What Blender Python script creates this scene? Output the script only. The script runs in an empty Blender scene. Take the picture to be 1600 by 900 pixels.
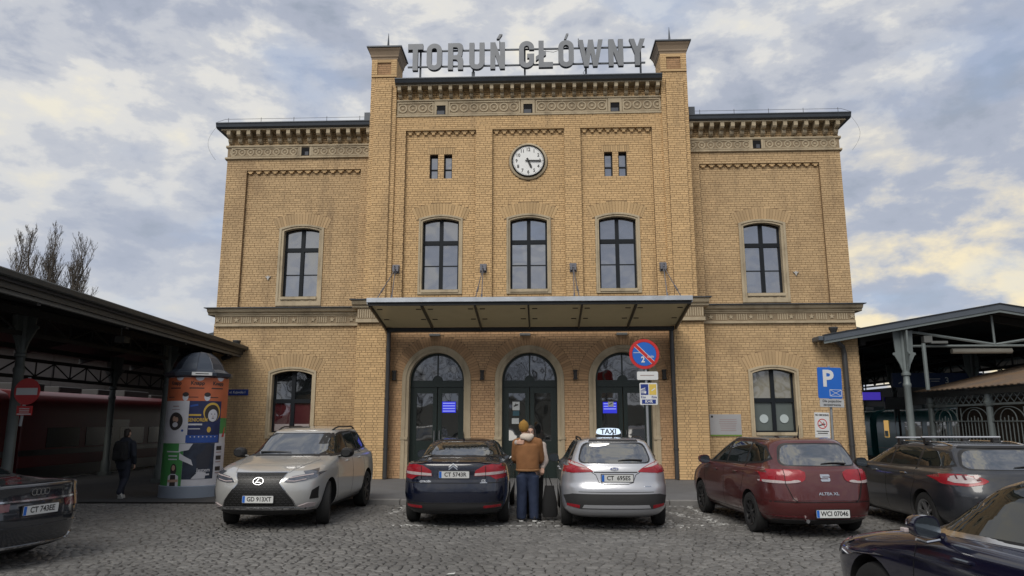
import bpy, bmesh, math, random
import numpy as np
from math import sin, cos, pi, radians, sqrt, atan2, hypot
from mathutils import Vector, Matrix
from mathutils.geometry import tessellate_polygon
from mathutils.bvhtree import BVHTree

random.seed(7); RNG = np.random.default_rng(7)
SC = bpy.context.scene
COL = SC.collection

# ------------------------------------------------------------------ camera
cam_d = bpy.data.cameras.new('camera'); cam = bpy.data.objects.new('camera', cam_d); COL.objects.link(cam)
SC.camera = cam
cam_d.sensor_width = 36.0; cam_d.lens = 36.0 * 1130 / 1600
cam_d.clip_start = 0.05; cam_d.clip_end = 4000
_yaw, _pit, _rol = radians(-2.30), radians(10.53), radians(-.05)
_f = Vector((sin(_yaw)*cos(_pit), cos(_yaw)*cos(_pit), sin(_pit)))
_r = Vector((cos(_yaw), -sin(_yaw), 0)); _u = _r.cross(_f)
_r2 = _r*cos(_rol) + _u*sin(_rol); _u2 = -_r*sin(_rol) + _u*cos(_rol)
cam.matrix_world = Matrix(((_r2.x, _u2.x, -_f.x, .365), (_r2.y, _u2.y, -_f.y, -22.92), (_r2.z, _u2.z, -_f.z, 1.77), (0, 0, 0, 1)))

# ------------------------------------------------------------------ world: Nishita sky with broken cloud
LIGHT_EL, LIGHT_AZ = radians(46), radians(200)      # azimuth clockwise from +Y: behind the photographer, a little to the left
W = bpy.data.worlds.new('World'); SC.world = W; W.use_nodes = True
_n = W.node_tree.nodes; _l = W.node_tree.links; _n.clear()
def wn(t, **k):
    o = _n.new(t)
    for a, b in k.items(): setattr(o, a, b)
    return o
def wmath(op, a, b=None, c=None):
    m = wn('ShaderNodeMath', operation=op)
    for i, v in enumerate((a, b, c)):
        if v is None: continue
        if isinstance(v, (int, float)): m.inputs[i].default_value = v
        else: _l.new(v, m.inputs[i])
    return m.outputs[0]
def wramp(fac, stops, interp='EASE'):
    r = wn('ShaderNodeValToRGB'); r.color_ramp.interpolation = interp
    e = r.color_ramp.elements
    while len(e) < len(stops): e.new(.5)
    for x, (p, c) in zip(e, stops):
        x.position = p; x.color = (*c, 1) if len(c) == 3 else c
    _l.new(fac, r.inputs[0]); return r.outputs[0]
def wmix(fac, a, b):
    m = wn('ShaderNodeMix', data_type='RGBA')
    for i, v in ((0, fac), (6, a), (7, b)):
        if isinstance(v, (int, float)): m.inputs[i].default_value = v
        elif isinstance(v, tuple): m.inputs[i].default_value = (*v, 1)
        else: _l.new(v, m.inputs[i])
    return m.outputs[2]
sky = wn('ShaderNodeTexSky', sky_type='NISHITA', sun_disc=False, sun_elevation=LIGHT_EL, sun_rotation=LIGHT_AZ, air_density=1.0, dust_density=1.5)
tc = wn('ShaderNodeTexCoord'); sp = wn('ShaderNodeSeparateXYZ'); _l.new(tc.outputs['Generated'], sp.inputs[0])
cb = wn('ShaderNodeCombineXYZ'); _l.new(sp.outputs[0], cb.inputs[0]); _l.new(sp.outputs[1], cb.inputs[1]); _l.new(wmath('MULTIPLY', sp.outputs[2], 2.0), cb.inputs[2])
def wnoise(scale, detail, rough, dist, off, sx=1.0, sy=1.0):
    mp = wn('ShaderNodeMapping'); mp.inputs['Location'].default_value = off; mp.inputs['Scale'].default_value = (sx, sy, 1); _l.new(cb.outputs[0], mp.inputs[0])
    n = wn('ShaderNodeTexNoise'); n.inputs['Scale'].default_value = scale; n.inputs['Detail'].default_value = detail
    n.inputs['Roughness'].default_value = rough; n.inputs['Distortion'].default_value = dist
    _l.new(mp.outputs[0], n.inputs['Vector']); return n.outputs[0]
n1 = wnoise(9.0, 9, .58, .15, (3.1, 1.7, 0))     # the cloudlets
n2 = wnoise(3.2, 4, .5, .1, (7.3, 2.2, 0))                 # large banks
n3 = wnoise(4.5, 5, .5, .2, (1.3, 9.2, 0))                 # where the blue shows
dens = wmath('ADD', wmath('MULTIPLY', n1, .58), wmath('MULTIPLY', n2, .50))
cloud = wramp(dens, [(.40, (2.2, 2.5, 3.05)), (.48, (2.75, 3.0, 3.6)), (.55, (3.65, 3.8, 4.15)), (.61, (4.9, 4.85, 4.7)), (.70, (5.7, 5.4, 4.6))])
# low clouds are greyer, and yellow where the evening light comes through at the right
low = wramp(sp.outputs[2], [(.10, (1, 1, 1)), (.40, (0, 0, 0))], 'LINEAR')
az = wmath('ARCTAN2', sp.outputs[0], sp.outputs[1])
warm = wmath('MULTIPLY', wramp(az, [(.10, (0, 0, 0)), (.50, (1, 1, 1)), (.95, (0, 0, 0))]), low)
cloud2 = wmix(wmath('MULTIPLY', low, .50), cloud, (2.9, 3.25, 3.95))
gold = wmath('MULTIPLY', warm, wramp(dens, [(.49, (0, 0, 0)), (.60, (1, 1, 1))]))
cloud3 = wmix(wmath('MULTIPLY', gold, .9), cloud2, (7.2, 6.0, 3.5))
gap = wramp(n3, [(.56, (0, 0, 0)), (.74, (.38, .38, .38))])
final = wmix(gap, cloud3, wmix(.6, sky.outputs[0], (2.6, 3.5, 5.2)))
bg = wn('ShaderNodeBackground'); bg.inputs[1].default_value = .10; _l.new(final, bg.inputs[0])
wo = wn('ShaderNodeOutputWorld'); _l.new(bg.outputs[0], wo.inputs[0])

# ------------------------------------------------------------------ sun (soft front lamp, added in place of bright sky behind the camera)
sd = bpy.data.lights.new('front_fill', 'SUN'); sd.energy = 1.5; sd.angle = radians(36); sd.color = (1, .95, .87)
front_fill = bpy.data.objects.new('front_fill', sd); COL.objects.link(front_fill)
_sv = Vector((sin(LIGHT_AZ)*cos(LIGHT_EL), cos(LIGHT_AZ)*cos(LIGHT_EL), sin(LIGHT_EL)))
front_fill.rotation_euler = _sv.to_track_quat('Z', 'Y').to_euler()
SC.view_settings.view_transform = 'Standard'; SC.view_settings.look = 'None'
SC.view_settings.exposure = 0.62; SC.view_settings.gamma = 1.0
SC.cycles.max_bounces = 6; SC.cycles.diffuse_bounces = 3; SC.cycles.glossy_bounces = 3; SC.cycles.transmission_bounces = 4

# ------------------------------------------------------------------ materials
MATS = {}
def pm(name, base, rough=.6, metal=0., var=.12, scale=2.5, bump=0., bscale=30., coat=0., attr=False, dirt=None, trans=0., spec=.5, rnd=0., streak=None):
    """a Principled material whose colour varies with noise, per piece (attribute 'var') and per object"""
    if name in MATS: return MATS[name]
    m = bpy.data.materials.new(name); m.use_nodes = True; MATS[name] = m
    nt = m.node_tree; N = nt.nodes; Lk = nt.links; b = N['Principled BSDF']
    b.inputs['Roughness'].default_value = rough; b.inputs['Metallic'].default_value = metal
    b.inputs['Coat Weight'].default_value = coat; b.inputs['Coat Roughness'].default_value = .04
    b.inputs['Specular IOR Level'].default_value = spec
    tcn = N.new('ShaderNodeTexCoord')
    geo = N.new('ShaderNodeNewGeometry')
    no = N.new('ShaderNodeTexNoise'); no.inputs['Scale'].default_value = scale; no.inputs['Detail'].default_value = 6
    Lk.new(geo.outputs['Position'], no.inputs['Vector'])
    val = None
    def mul(a, k, c):           # a*k + c
        q = N.new('ShaderNodeMath'); q.operation = 'MULTIPLY_ADD'; Lk.new(a, q.inputs[0]); q.inputs[1].default_value = k; q.inputs[2].default_value = c; return q.outputs[0]
    def add(a, c):
        q = N.new('ShaderNodeMath'); q.operation = 'ADD'; Lk.new(a, q.inputs[0]); Lk.new(c, q.inputs[1]); return q.outputs[0]
    val = mul(no.outputs[0], 2*var, 1 - var)
    if attr:
        at = N.new('ShaderNodeAttribute'); at.attribute_name = 'var'
        val = add(val, mul(at.outputs['Fac'], 2*attr, -attr))
    if rnd:
        oi = N.new('ShaderNodeObjectInfo'); val = add(val, mul(oi.outputs['Random'], 2*rnd, -rnd))
    hs = N.new('ShaderNodeVectorMath'); hs.operation = 'SCALE'; hs.inputs[0].default_value = base[:3]; Lk.new(val, hs.inputs['Scale'])
    out = hs.outputs[0]
    if dirt:
        dc, lo, hi, ds = dirt
        n2 = N.new('ShaderNodeTexNoise'); n2.inputs['Scale'].default_value = ds; n2.inputs['Detail'].default_value = 8; n2.inputs['Roughness'].default_value = .65
        Lk.new(geo.outputs['Position'], n2.inputs['Vector'])
        r = N.new('ShaderNodeMapRange'); r.inputs[1].default_value = lo; r.inputs[2].default_value = hi; Lk.new(n2.outputs[0], r.inputs[0])
        mx = N.new('ShaderNodeMix'); mx.data_type = 'RGBA'; Lk.new(r.outputs[0], mx.inputs[0]); Lk.new(out, mx.inputs[6]); mx.inputs[7].default_value = (*dc, 1)
        out = mx.outputs[2]
    if streak:
        sc_, lo, hi = streak
        vm = N.new('ShaderNodeVectorMath'); vm.operation = 'MULTIPLY'; vm.inputs[1].default_value = (1.6, 1.6, .13); Lk.new(geo.outputs['Position'], vm.inputs[0])
        n3 = N.new('ShaderNodeTexNoise'); n3.inputs['Scale'].default_value = 1.5; n3.inputs['Detail'].default_value = 7; n3.inputs['Roughness'].default_value = .6; Lk.new(vm.outputs[0], n3.inputs['Vector'])
        r3 = N.new('ShaderNodeMapRange'); r3.inputs[1].default_value = lo; r3.inputs[2].default_value = hi; r3.inputs[4].default_value = .8; Lk.new(n3.outputs[0], r3.inputs[0])
        m3 = N.new('ShaderNodeMix'); m3.data_type = 'RGBA'; Lk.new(r3.outputs[0], m3.inputs[0]); Lk.new(out, m3.inputs[6]); m3.inputs[7].default_value = (*sc_, 1); out = m3.outputs[2]
    Lk.new(out, b.inputs['Base Color'])
    if bump:
        nb = N.new('ShaderNodeTexNoise'); nb.inputs['Scale'].default_value = bscale; nb.inputs['Detail'].default_value = 5
        Lk.new(geo.outputs['Position'], nb.inputs['Vector'])
        bp = N.new('ShaderNodeBump'); bp.inputs['Strength'].default_value = bump; bp.inputs['Distance'].default_value = .02
        Lk.new(nb.outputs[0], bp.inputs['Height']); Lk.new(bp.outputs[0], b.inputs['Normal'])
    return m

# ------------------------------------------------------------------ mesh helpers
class MB:
    def __init__(s): s.v = []; s.f = []; s.m = []; s.a = []
    def face(s, idx, mat=0, a=.5): s.f.append(idx); s.m.append(mat); s.a.append(a)
    def poly(s, pts, mat=0, a=.5):
        i = len(s.v); s.v += [tuple(p) for p in pts]; s.face(tuple(range(i, i+len(pts))), mat, a); return s
    def box(s, x0, x1, y0, y1, z0, z1, mat=0, a=.5, bottom=True):
        i = len(s.v); s.v += [(x, y, z) for z in (z0, z1) for y in (y0, y1) for x in (x0, x1)]
        for q in ((0, 1, 5, 4), (1, 3, 7, 5), (3, 2, 6, 7), (2, 0, 4, 6), (4, 5, 7, 6)) + (((0, 2, 3, 1),) if bottom else ()):
            s.face(tuple(i+j for j in q), mat, a)
        return s
    def hexa(s, p, mat=0, a=.5):
        """8 points: bottom ring 0-3, top ring 4-7, both counter-clockwise from above"""
        i = len(s.v); s.v += [tuple(q) for q in p]
        for q in ((3, 2, 1, 0), (4, 5, 6, 7), (0, 1, 5, 4), (1, 2, 6, 5), (2, 3, 7, 6), (3, 0, 4, 7)): s.face(tuple(i+j for j in q), mat, a)
        return s
    def prism(s, poly, fn, d0, d1, mat=0, a=.5, caps=(True, True)):
        """poly: 2-D outline; fn(u, v, d) -> point; extruded from depth d0 to d1"""
        n = len(poly); i = len(s.v)
        s.v += [fn(u, v, d0) for u, v in poly] + [fn(u, v, d1) for u, v in poly]
        for k in range(n): s.face((i+k, i+(k+1) % n, i+n+(k+1) % n, i+n+k), mat, a)
        if n <= 4: tr = [tuple(range(n))]
        else: tr = tessellate_polygon([[Vector((u, v, 0)) for u, v in poly]])
        for t in tr:
            if caps[0]: s.face(tuple(i+j for j in reversed(t)), mat, a)
            if caps[1]: s.face(tuple(i+n+j for j in t), mat, a)
        return s
    def ring(s, outer, inner, fn, d0, d1, mat=0, a=.5):
        n = len(outer); i = len(s.v)
        for d in (d0, d1): s.v += [fn(u, v, d) for u, v in outer] + [fn(u, v, d) for u, v in inner]
        for k in range(n):
            k2 = (k+1) % n
            s.face((i+2*n+k, i+2*n+k2, i+3*n+k2, i+3*n+k), mat, a)          # front (d1)
            s.face((i+k, i+k2, i+2*n+k2, i+2*n+k), mat, a)                  # outer side
            s.face((i+n+k2, i+n+k, i+3*n+k, i+3*n+k2), mat, a)              # inner side
        return s
    def tube(s, path, r, seg=6, mat=0, cap=True):
        path = [Vector(p) for p in path]; n = len(path); rs = r if isinstance(r, (list, tuple)) else [r]*n
        i0 = len(s.v); prev = None
        for k, p in enumerate(path):
            d = (path[min(k+1, n-1)] - path[max(k-1, 0)]).normalized()
            if prev is None:
                ref = Vector((0, 0, 1)) if abs(d.z) < .9 else Vector((1, 0, 0)); ux = d.cross(ref).normalized()
            else:
                ux = (prev - d*prev.dot(d)).normalized()
            prev = ux; uy = d.cross(ux)
            s.v += [tuple(p + (ux*cos(2*pi*j/seg) + uy*sin(2*pi*j/seg))*rs[k]) for j in range(seg)]
        for k in range(n-1):
            for j in range(seg):
                j2 = (j+1) % seg; s.face((i0+k*seg+j, i0+k*seg+j2, i0+(k+1)*seg+j2, i0+(k+1)*seg+j), mat)
        if cap:
            s.face(tuple(i0+j for j in reversed(range(seg))), mat); s.face(tuple(i0+(n-1)*seg+j for j in range(seg)), mat)
        return s
    def lathe(s, prof, seg=24, c=(0, 0, 0), mat=0, arc=(0, 2*pi), a=.5):
        i0 = len(s.v); full = abs(arc[1]-arc[0]-2*pi) < 1e-6; m = seg if full else seg+1
        for r, z in prof: s.v += [(c[0]+r*cos(arc[0]+(arc[1]-arc[0])*j/seg), c[1]+r*sin(arc[0]+(arc[1]-arc[0])*j/seg), c[2]+z) for j in range(m)]
        for k in range(len(prof)-1):
            for j in range(seg):
                j2 = (j+1) % m; s.face((i0+k*m+j, i0+k*m+j2, i0+(k+1)*m+j2, i0+(k+1)*m+j), mat, a)
        return s
    def build(s, name, mats, parent=None, k=1.0, smooth=False, bev=0., kind=None, attr=False, M=None, fix=True):
        me = bpy.data.meshes.new(name)
        vs = [(x*k, y*k, z*k) for x, y, z in s.v] if k != 1.0 else s.v
        me.from_pydata(vs, [], s.f)
        for mt in (mats if isinstance(mats, (list, tuple)) else [mats]): me.materials.append(mt)
        me.polygons.foreach_set('material_index', s.m)
        if attr:
            at = me.attributes.new('var', 'FLOAT', 'FACE'); at.data.foreach_set('value', s.a)
        if fix or bev:
            bm = bmesh.new(); bm.from_mesh(me)
            if fix: bmesh.ops.recalc_face_normals(bm, faces=bm.faces)
            if bev:
                bmesh.ops.remove_doubles(bm, verts=bm.verts, dist=1e-5)
                ed = [e for e in bm.edges if len(e.link_faces) == 2 and e.calc_face_angle(0) > .5]
                bmesh.ops.bevel(bm, geom=ed, offset=bev, segments=1, affect='EDGES', profile=.5)
            bm.to_mesh(me); bm.free()
        if smooth:
            me.shade_smooth()
            if smooth is not True: me.set_sharp_from_angle(angle=smooth)
        if M is not None: me.transform(M)
        o = bpy.data.objects.new(name, me); COL.objects.link(o)
        if parent: o.parent = parent
        if kind: o['kind'] = kind
        return o
def thing(name, label, cat, loc=(0, 0, 0), rz=0., group=None):
    o = bpy.data.objects.new(name, None); COL.objects.link(o); o.empty_display_size = .2
    o.location = loc; o.rotation_euler = (0, 0, rz); tag(o, label, cat, group); return o
def tag(o, label, cat, group=None):
    o['label'] = label; o['category'] = cat
    if group: o['group'] = group
    return o
def share(o, name, parent, loc=(0, 0, 0), rot=(0, 0, 0), scale=None):
    c = bpy.data.objects.new(name, o.data); COL.objects.link(c); c.parent = parent; c.location = loc; c.rotation_euler = rot
    if scale: c.scale = scale
    return c
def copy_tree(o, parent=None):
    c = o.copy(); COL.objects.link(c); c.parent = parent
    for ch in o.children: copy_tree(ch, c)
    return c
def text_obj(name, body, size, mat, parent, M, depth=.004, sx=1.0, bold=0., align='CENTER', flat=False):
    cu = bpy.data.curves.new(name, 'FONT'); cu.body = body; cu.size = size; cu.align_x = align; cu.align_y = 'CENTER'
    cu.extrude = depth; cu.offset = bold; cu.resolution_u = 3
    t = bpy.data.objects.new(name, cu); COL.objects.link(t)
    dg = bpy.context.evaluated_depsgraph_get(); me = bpy.data.meshes.new_from_object(t.evaluated_get(dg), depsgraph=dg)
    bpy.data.objects.remove(t); bpy.data.curves.remove(cu)
    me.name = name; me.materials.clear(); me.materials.append(mat)
    me.transform(M @ Matrix.Diagonal((sx, 1, 1, 1)))
    o = bpy.data.objects.new(name, me); COL.objects.link(o); o.parent = parent
    return o
def face_y(x, y, z, s=1):      # a frame whose local XY plane stands upright and looks at -Y
    return Matrix.Translation((x, y, z)) @ Matrix.Rotation(pi/2, 4, 'X')
XZ = lambda y0: (lambda u, v, d: (u, y0 - d, v))     # outline in x, z; depth towards the viewer
# ------------------------------------------------------------------ ground
K = 1.0663                      # the facade was measured in units of 1.0663 m
asphalt = pm('asphalt', (.050, .050, .052), .85, var=.25, scale=1.2, bump=.35, bscale=90, dirt=((.04, .04, .042), .5, .75, .5))
slab = pm('pavement', (.125, .126, .13), .85, var=.2, scale=2.0, bump=.25, bscale=60, dirt=((.11, .108, .105), .5, .72, .8))
kerb_m = pm('kerb_stone', (.19, .185, .18), .8, var=.25, scale=6, bump=.3, bscale=40)
earth = pm('earth', (.10, .095, .08), .95, var=.3, scale=.2)
g = MB().poly([(-700, -500, -.10), (700, -500, -.10), (700, 900, -.10), (-700, 900, -.10)]).build('ground', earth, kind='structure', fix=False)
tarm = MB().poly([(-15.2, -6.3, .004), (-5.95, -6.3, .004), (-5.95, 60, .004), (-15.2, 60, .004)])
tarm.poly([(-40, -60, -.03), (-40, -30.5, -.03), (40, -30.5, -.03), (40, -60, -.03)])
tarm.build('asphalt_yard', asphalt, kind='structure')
pv = MB(); pv.box(-5.7, 30, -6.35, 45, -.08, .10)
pv.build('pavement', slab, kind='structure')
kb = MB(); x = -5.70
kroot = None
KP = []
while x < 29:
    w = .98 + random.uniform(-.02, .02); m = MB(); dz = random.uniform(-.004, .004)
    m.box(x, x+w, -6.5+random.uniform(-.006, .006), -6.352, -.1, .104+dz); KP.append(m); x += w + .012
kroot = KP[0].build('kerb', kerb_m, kind='structure', bev=.012)
for m in KP[1:]: m.build('kerb_stone', kerb_m, kroot, bev=.012)
# platform edges
pe = MB(); pe.box(-15.6, -15.2, -40, 60, -.09, .03); pe.build('platform_edge', pm('platform_edge', (.35, .34, .32), .8, var=.2), kind='structure')

# the setts: rows of granite blocks, each with its own height, tilt and worn edges
sett_m = pm('sett_granite', (.134, .130, .124), .58, var=.2, scale=7, bump=.5, bscale=55, attr=.28, rnd=0., dirt=((.062, .060, .058), .50, .78, .45))
nt = sett_m.node_tree                      # worn white paint lies on the tops of some setts
_b = nt.nodes['Principled BSDF']; _src = _b.inputs['Base Color'].links[0].from_socket
pa = nt.nodes.new('ShaderNodeAttribute'); pa.attribute_name = 'paint'
pn = nt.nodes.new('ShaderNodeTexNoise'); pn.inputs['Scale'].default_value = 9; pn.inputs['Detail'].default_value = 8; pn.inputs['Roughness'].default_value = .7
_gp = nt.nodes.new('ShaderNodeNewGeometry'); nt.links.new(_gp.outputs['Position'], pn.inputs['Vector'])
pr = nt.nodes.new('ShaderNodeMapRange'); pr.inputs[1].default_value = .46; pr.inputs[2].default_value = .66; nt.links.new(pn.outputs[0], pr.inputs[0])
pmu = nt.nodes.new('ShaderNodeMath'); pmu.operation = 'MULTIPLY'; nt.links.new(pr.outputs[0], pmu.inputs[0]); nt.links.new(pa.outputs['Fac'], pmu.inputs[1])
pmx = nt.nodes.new('ShaderNodeMix'); pmx.data_type = 'RGBA'; nt.links.new(pmu.outputs[0], pmx.inputs[0]); nt.links.new(_src, pmx.inputs[6]); pmx.inputs[7].default_value = (.62, .62, .60, 1)
nt.links.new(pmx.outputs[2], _b.inputs['Base Color'])
joint_m = pm('joint_sand', (.036, .034, .031), .95, var=.3, scale=8)
bed = MB(); bed.poly([(-30, -30, -.016), (30, -30, -.016), (30, -6.49, -.016), (-30, -6.49, -.016)])
bed.poly([(-30, -6.49, -.016), (-5.71, -6.49, -.016), (-5.71, -6.30, -.016), (-30, -6.30, -.016)])
square = bed.build('cobbled_square', joint_m, kind='structure')
LINES = [((-2.35, -9.75), (2.9, -9.75)), ((.15, -9.7), (.55, -8.9)), ((2.62, -9.6), (2.62, -6.6)), ((2.6, -7.0), (3.6, -9.6)), ((2.62, -9.55), (5.6, -9.55)), ((3.5, -6.75), (3.5, -9.5)), ((2.62, -6.62), (3.6, -6.62)), ((.25, -6.6), (.25, -9.3)), ((-2.6, -6.6), (-2.6, -8.2))]
def on_line(px, py):
    r = np.zeros(len(px))
    for (ax, ay), (bx, by) in LINES:
        L = hypot(bx-ax, by-ay); ux, uy = (bx-ax)/L, (by-ay)/L
        t = (px-ax)*ux + (py-ay)*uy; d = np.abs(-(px-ax)*uy + (py-ay)*ux)
        r = np.maximum(r, ((t > 0) & (t < L) & (d < .075)).astype(float))
    return r
rows = []; y = -19.6
while y < -6.62:
    dep = .090 + random.uniform(-.012, .014); x = -15 if y > -14 else -9.5
    x += random.uniform(0, .2); x1 = 15.5 if y > -14 else 8
    while x < x1:
        w = random.uniform(.105, .165); rows.append((x+w/2, y+dep/2, w, dep)); x += w + .014
    y += dep + .014
x = np.array(rows); cx0, cy0, w0, d0 = x.T
cy0 = cy0 + .035*np.sin(cx0*.9) + .012*np.sin(cx0*2.3 + cy0)      # rows wander
keep = (cy0 < -6.56)
cx0, cy0, w0, d0 = cx0[keep], cy0[keep], w0[keep], d0[keep]; n = len(cx0)
hh = RNG.normal(0, .0035, n) + .008*np.sin(cx0*.7+1)*np.sin(cy0*.9); tx = RNG.normal(0, .022, n); ty = RNG.normal(0, .028, n)
rot = RNG.normal(0, .022, n)
tmpl = []
for sgn, zq, ins in ((1, -.03, .0), (1, -.008, .004), (1, .004, .022)):
    for a, b in ((-1, -1), (1, -1), (1, 1), (-1, 1)): tmpl.append((a, b, ins, zq))
tmpl = np.array(tmpl)
jit = RNG.normal(0, .0045, (n, 4, 2))
V = np.zeros((n, 12, 3))
for i in range(12):
    a, b, ins, zq = tmpl[i]
    lx = a*(w0/2-ins) + jit[:, i % 4, 0]; ly = b*(d0/2-ins*.8) + jit[:, i % 4, 1]
    V[:, i, 0] = cx0 + lx*np.cos(rot) - ly*np.sin(rot); V[:, i, 1] = cy0 + lx*np.sin(rot) + ly*np.cos(rot)
    V[:, i, 2] = zq + hh + (lx*tx + ly*ty)
FT = [(8, 9, 10, 11)] + [(k+r, (k+1) % 4+r, (k+1) % 4+r+4, k+r+4) for r in (0, 4) for k in range(4)]
shade = np.clip(RNG.normal(.5, .24, n), 0, 1); paint = on_line(cx0, cy0)
def sett_mesh(name, idx, parent, kind=None, centre=False):
    m = len(idx); vv = V[idx].copy()
    loc = (0, 0, 0)
    if centre: loc = (float(cx0[idx[0]]), float(cy0[idx[0]]), 0.); vv -= np.array(loc)
    me = bpy.data.meshes.new(name); vv = vv.reshape(-1, 3)
    fa = (np.array(FT)[None] + 12*np.arange(m)[:, None, None]).reshape(-1, 4)
    me.vertices.add(len(vv)); me.vertices.foreach_set('co', vv.ravel())
    me.loops.add(fa.size); me.loops.foreach_set('vertex_index', fa.ravel().astype(np.int32))
    me.polygons.add(len(fa)); me.polygons.foreach_set('loop_start', np.arange(0, fa.size, 4, dtype=np.int32))
    me.update(calc_edges=True); me.validate()
    me.materials.append(sett_m)
    for nm, arr in (('var', shade), ('paint', paint)):
        at = me.attributes.new(nm, 'FLOAT', 'FACE'); at.data.foreach_set('value', np.repeat(arr[idx], 9))
    me.shade_smooth(); me.set_sharp_from_angle(angle=radians(50))
    o = bpy.data.objects.new(name, me); COL.objects.link(o); o.parent = parent; o.location = loc
    if kind: o['kind'] = kind
    return o
# the 300 that show largest: nearest to the photographer and inside the frame
_d = np.stack([cx0-.365, cy0+22.92, -1.77+0*cx0], 1); _z = _d @ np.array(_f); _px = 800+1130*(_d @ np.array(_r2))/_z; _py = 450-1130*(_d @ np.array(_u2))/_z
vis = (_px > 120) & (_px < 1325) & (_py < 895); order = np.argsort(np.where(vis, _z, 1e9))[:300]
rest = np.setdiff1d(np.arange(n), order)
sett_mesh('sett_paving', rest, square, kind='stuff')
for i in order: sett_mesh('sett', np.array([i]), square, centre=True)

PSC = MB(); PSC.poly([(-.05, -.03, .002), (.045, -.035, .006), (.05, .03, .012), (-.03, .035, .003)]); PSC.poly([(-.05, -.03, .0), (-.03, .035, .001), (.05, .03, .010), (.045, -.035, .004)])
_o = PSC.build('paper_scrap', pm('scrap_paper', (.55, .55, .53), .8), fix=False); _o.location = (-.72, -13.95, .012); tag(_o, 'small white scrap of paper lying on the setts in the foreground', 'litter')
# ------------------------------------------------------------------ the station building (units of K metres)
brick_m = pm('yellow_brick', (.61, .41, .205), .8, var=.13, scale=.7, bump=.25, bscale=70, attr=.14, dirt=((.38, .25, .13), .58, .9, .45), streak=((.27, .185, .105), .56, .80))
brick_w = pm('wing_brick_dimmed', (.53, .37, .20), .8, var=.13, scale=.7, bump=.25, bscale=70, attr=.14, dirt=((.27, .175, .095), .50, .85, .45), streak=((.21, .145, .085), .53, .78))  # browner than the tower brick: the wings' duller light is put into the colour
brick_obj_m = pm('yellow_brick_single', (.61, .41, .205), .8, var=.14, scale=.7, bump=.25, bscale=70, rnd=.12)
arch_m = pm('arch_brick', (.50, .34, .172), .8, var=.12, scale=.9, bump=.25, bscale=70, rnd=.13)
arch_w = pm('wing_arch_brick_dimmed', (.44, .305, .165), .8, var=.12, scale=.9, bump=.25, bscale=70, rnd=.12)  # arch brick browned likewise, the wings' duller light in its colour
arch_red = pm('arch_brick_red', (.45, .275, .145), .8, var=.14, scale=1.3, bump=.25, bscale=70, rnd=.16)
mortar = pm('mortar', (.235, .158, .088), .95, var=.25, scale=4)
stone = pm('terracotta_stone', (.45, .37, .25), .8, var=.22, scale=1.6, bump=.3, bscale=60, dirt=((.24, .19, .125), .5, .8, 1.5), streak=((.19, .15, .10), .52, .75))
stone_dark = pm('frieze_ground', (.27, .205, .13), .85, var=.2, scale=2)
lead = pm('dark_sheet_metal', (.068, .078, .092), .45, .3, var=.25, scale=2)
winwood = pm('window_paint', (.009, .012, .016), .55, var=.2, spec=.25)
def glass(name, col=(.012, .016, .02), rough=.03, wob=.03, ior=1.9):
    m = pm(name, col, rough, var=.3, scale=.8, spec=.95)
    nt = m.node_tree; b = nt.nodes['Principled BSDF']; b.inputs['IOR'].default_value = ior
    g_ = nt.nodes.new('ShaderNodeNewGeometry'); nz = nt.nodes.new('ShaderNodeTexNoise'); nz.inputs['Scale'].default_value = 1.6; nz.inputs['Detail'].default_value = 1
    nt.links.new(g_.outputs['Position'], nz.inputs['Vector'])
    bp = nt.nodes.new('ShaderNodeBump'); bp.inputs['Strength'].default_value = wob; bp.inputs['Distance'].default_value = .3
    nt.links.new(nz.outputs[0], bp.inputs['Height']); nt.links.new(bp.outputs[0], b.inputs['Normal'])
    return m
glass_up = glass('window_glass', (.045, .05, .07), ior=2.5)
glass_low = glass('door_glass', (.010, .012, .013))
glass_red = glass('reddish_glass', (.075, .020, .024))
glass_frost = pm('frosted_pane', (.105, .125, .12), .35, var=.15)
glass_warm = glass('blind_behind_glass', (.21, .19, .13))
B = thing('station_building', 'yellow brick railway station with a tall middle block and two lower wings', 'railway station')

def bb(m, name, mats, parent=None, **k): return m.build(name, mats, parent or B, k=K, **k)
def arch(cx, hw, z0, zs, rise, n=14):
    """outline of an opening, counter-clockwise from the bottom left, its head an arc of the given rise"""
    R = (hw*hw + rise*rise)/(2*rise); zc = zs + rise - R; a = math.asin(min(1, hw/R)) if rise < hw else pi/2
    return [(cx-hw, z0), (cx+hw, z0)] + [(cx + R*sin(a - 2*a*i/n), zc + R*cos(a - 2*a*i/n)) for i in range(n+1)]
def wall(m, rect, holes, yf, yb, mat=0):
    x0, x1, z0, z1 = rect; out = [(x0, z0), (x1, z0), (x1, z1), (x0, z1)]
    loops = [[Vector((u, v, 0)) for u, v in out]] + [[Vector((u, v, 0)) for u, v in h] for h in holes]
    flat = [p for l_ in loops for p in l_]; i = len(m.v); m.v += [(p.x, yf, p.y) for p in flat]
    for t in tessellate_polygon(loops): m.face(tuple(i+j for j in t), mat)
    for loop in [out] + holes:
        n = len(loop); i = len(m.v); m.v += [(u, yf, v) for u, v in loop] + [(u, yb, v) for u, v in loop]
        for k in range(n): m.face((i+k, i+(k+1) % n, i+n+(k+1) % n, i+n+k), mat)
def hole_rect(x0, x1, z0, z1): return lambda z: (x0, x1) if z0 < z < z1 else None
def hole_arch(cx, hw, z0, zs, rise):
    R = (hw*hw + rise*rise)/(2*rise); zc = zs + rise - R
    def f(z):
        if z < z0 or z > zs+rise: return None
        if z <= zs: return (cx-hw, cx+hw)
        w = sqrt(max(0, R*R-(z-zc)**2)); return (cx-w, cx+w)
    return f
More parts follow.
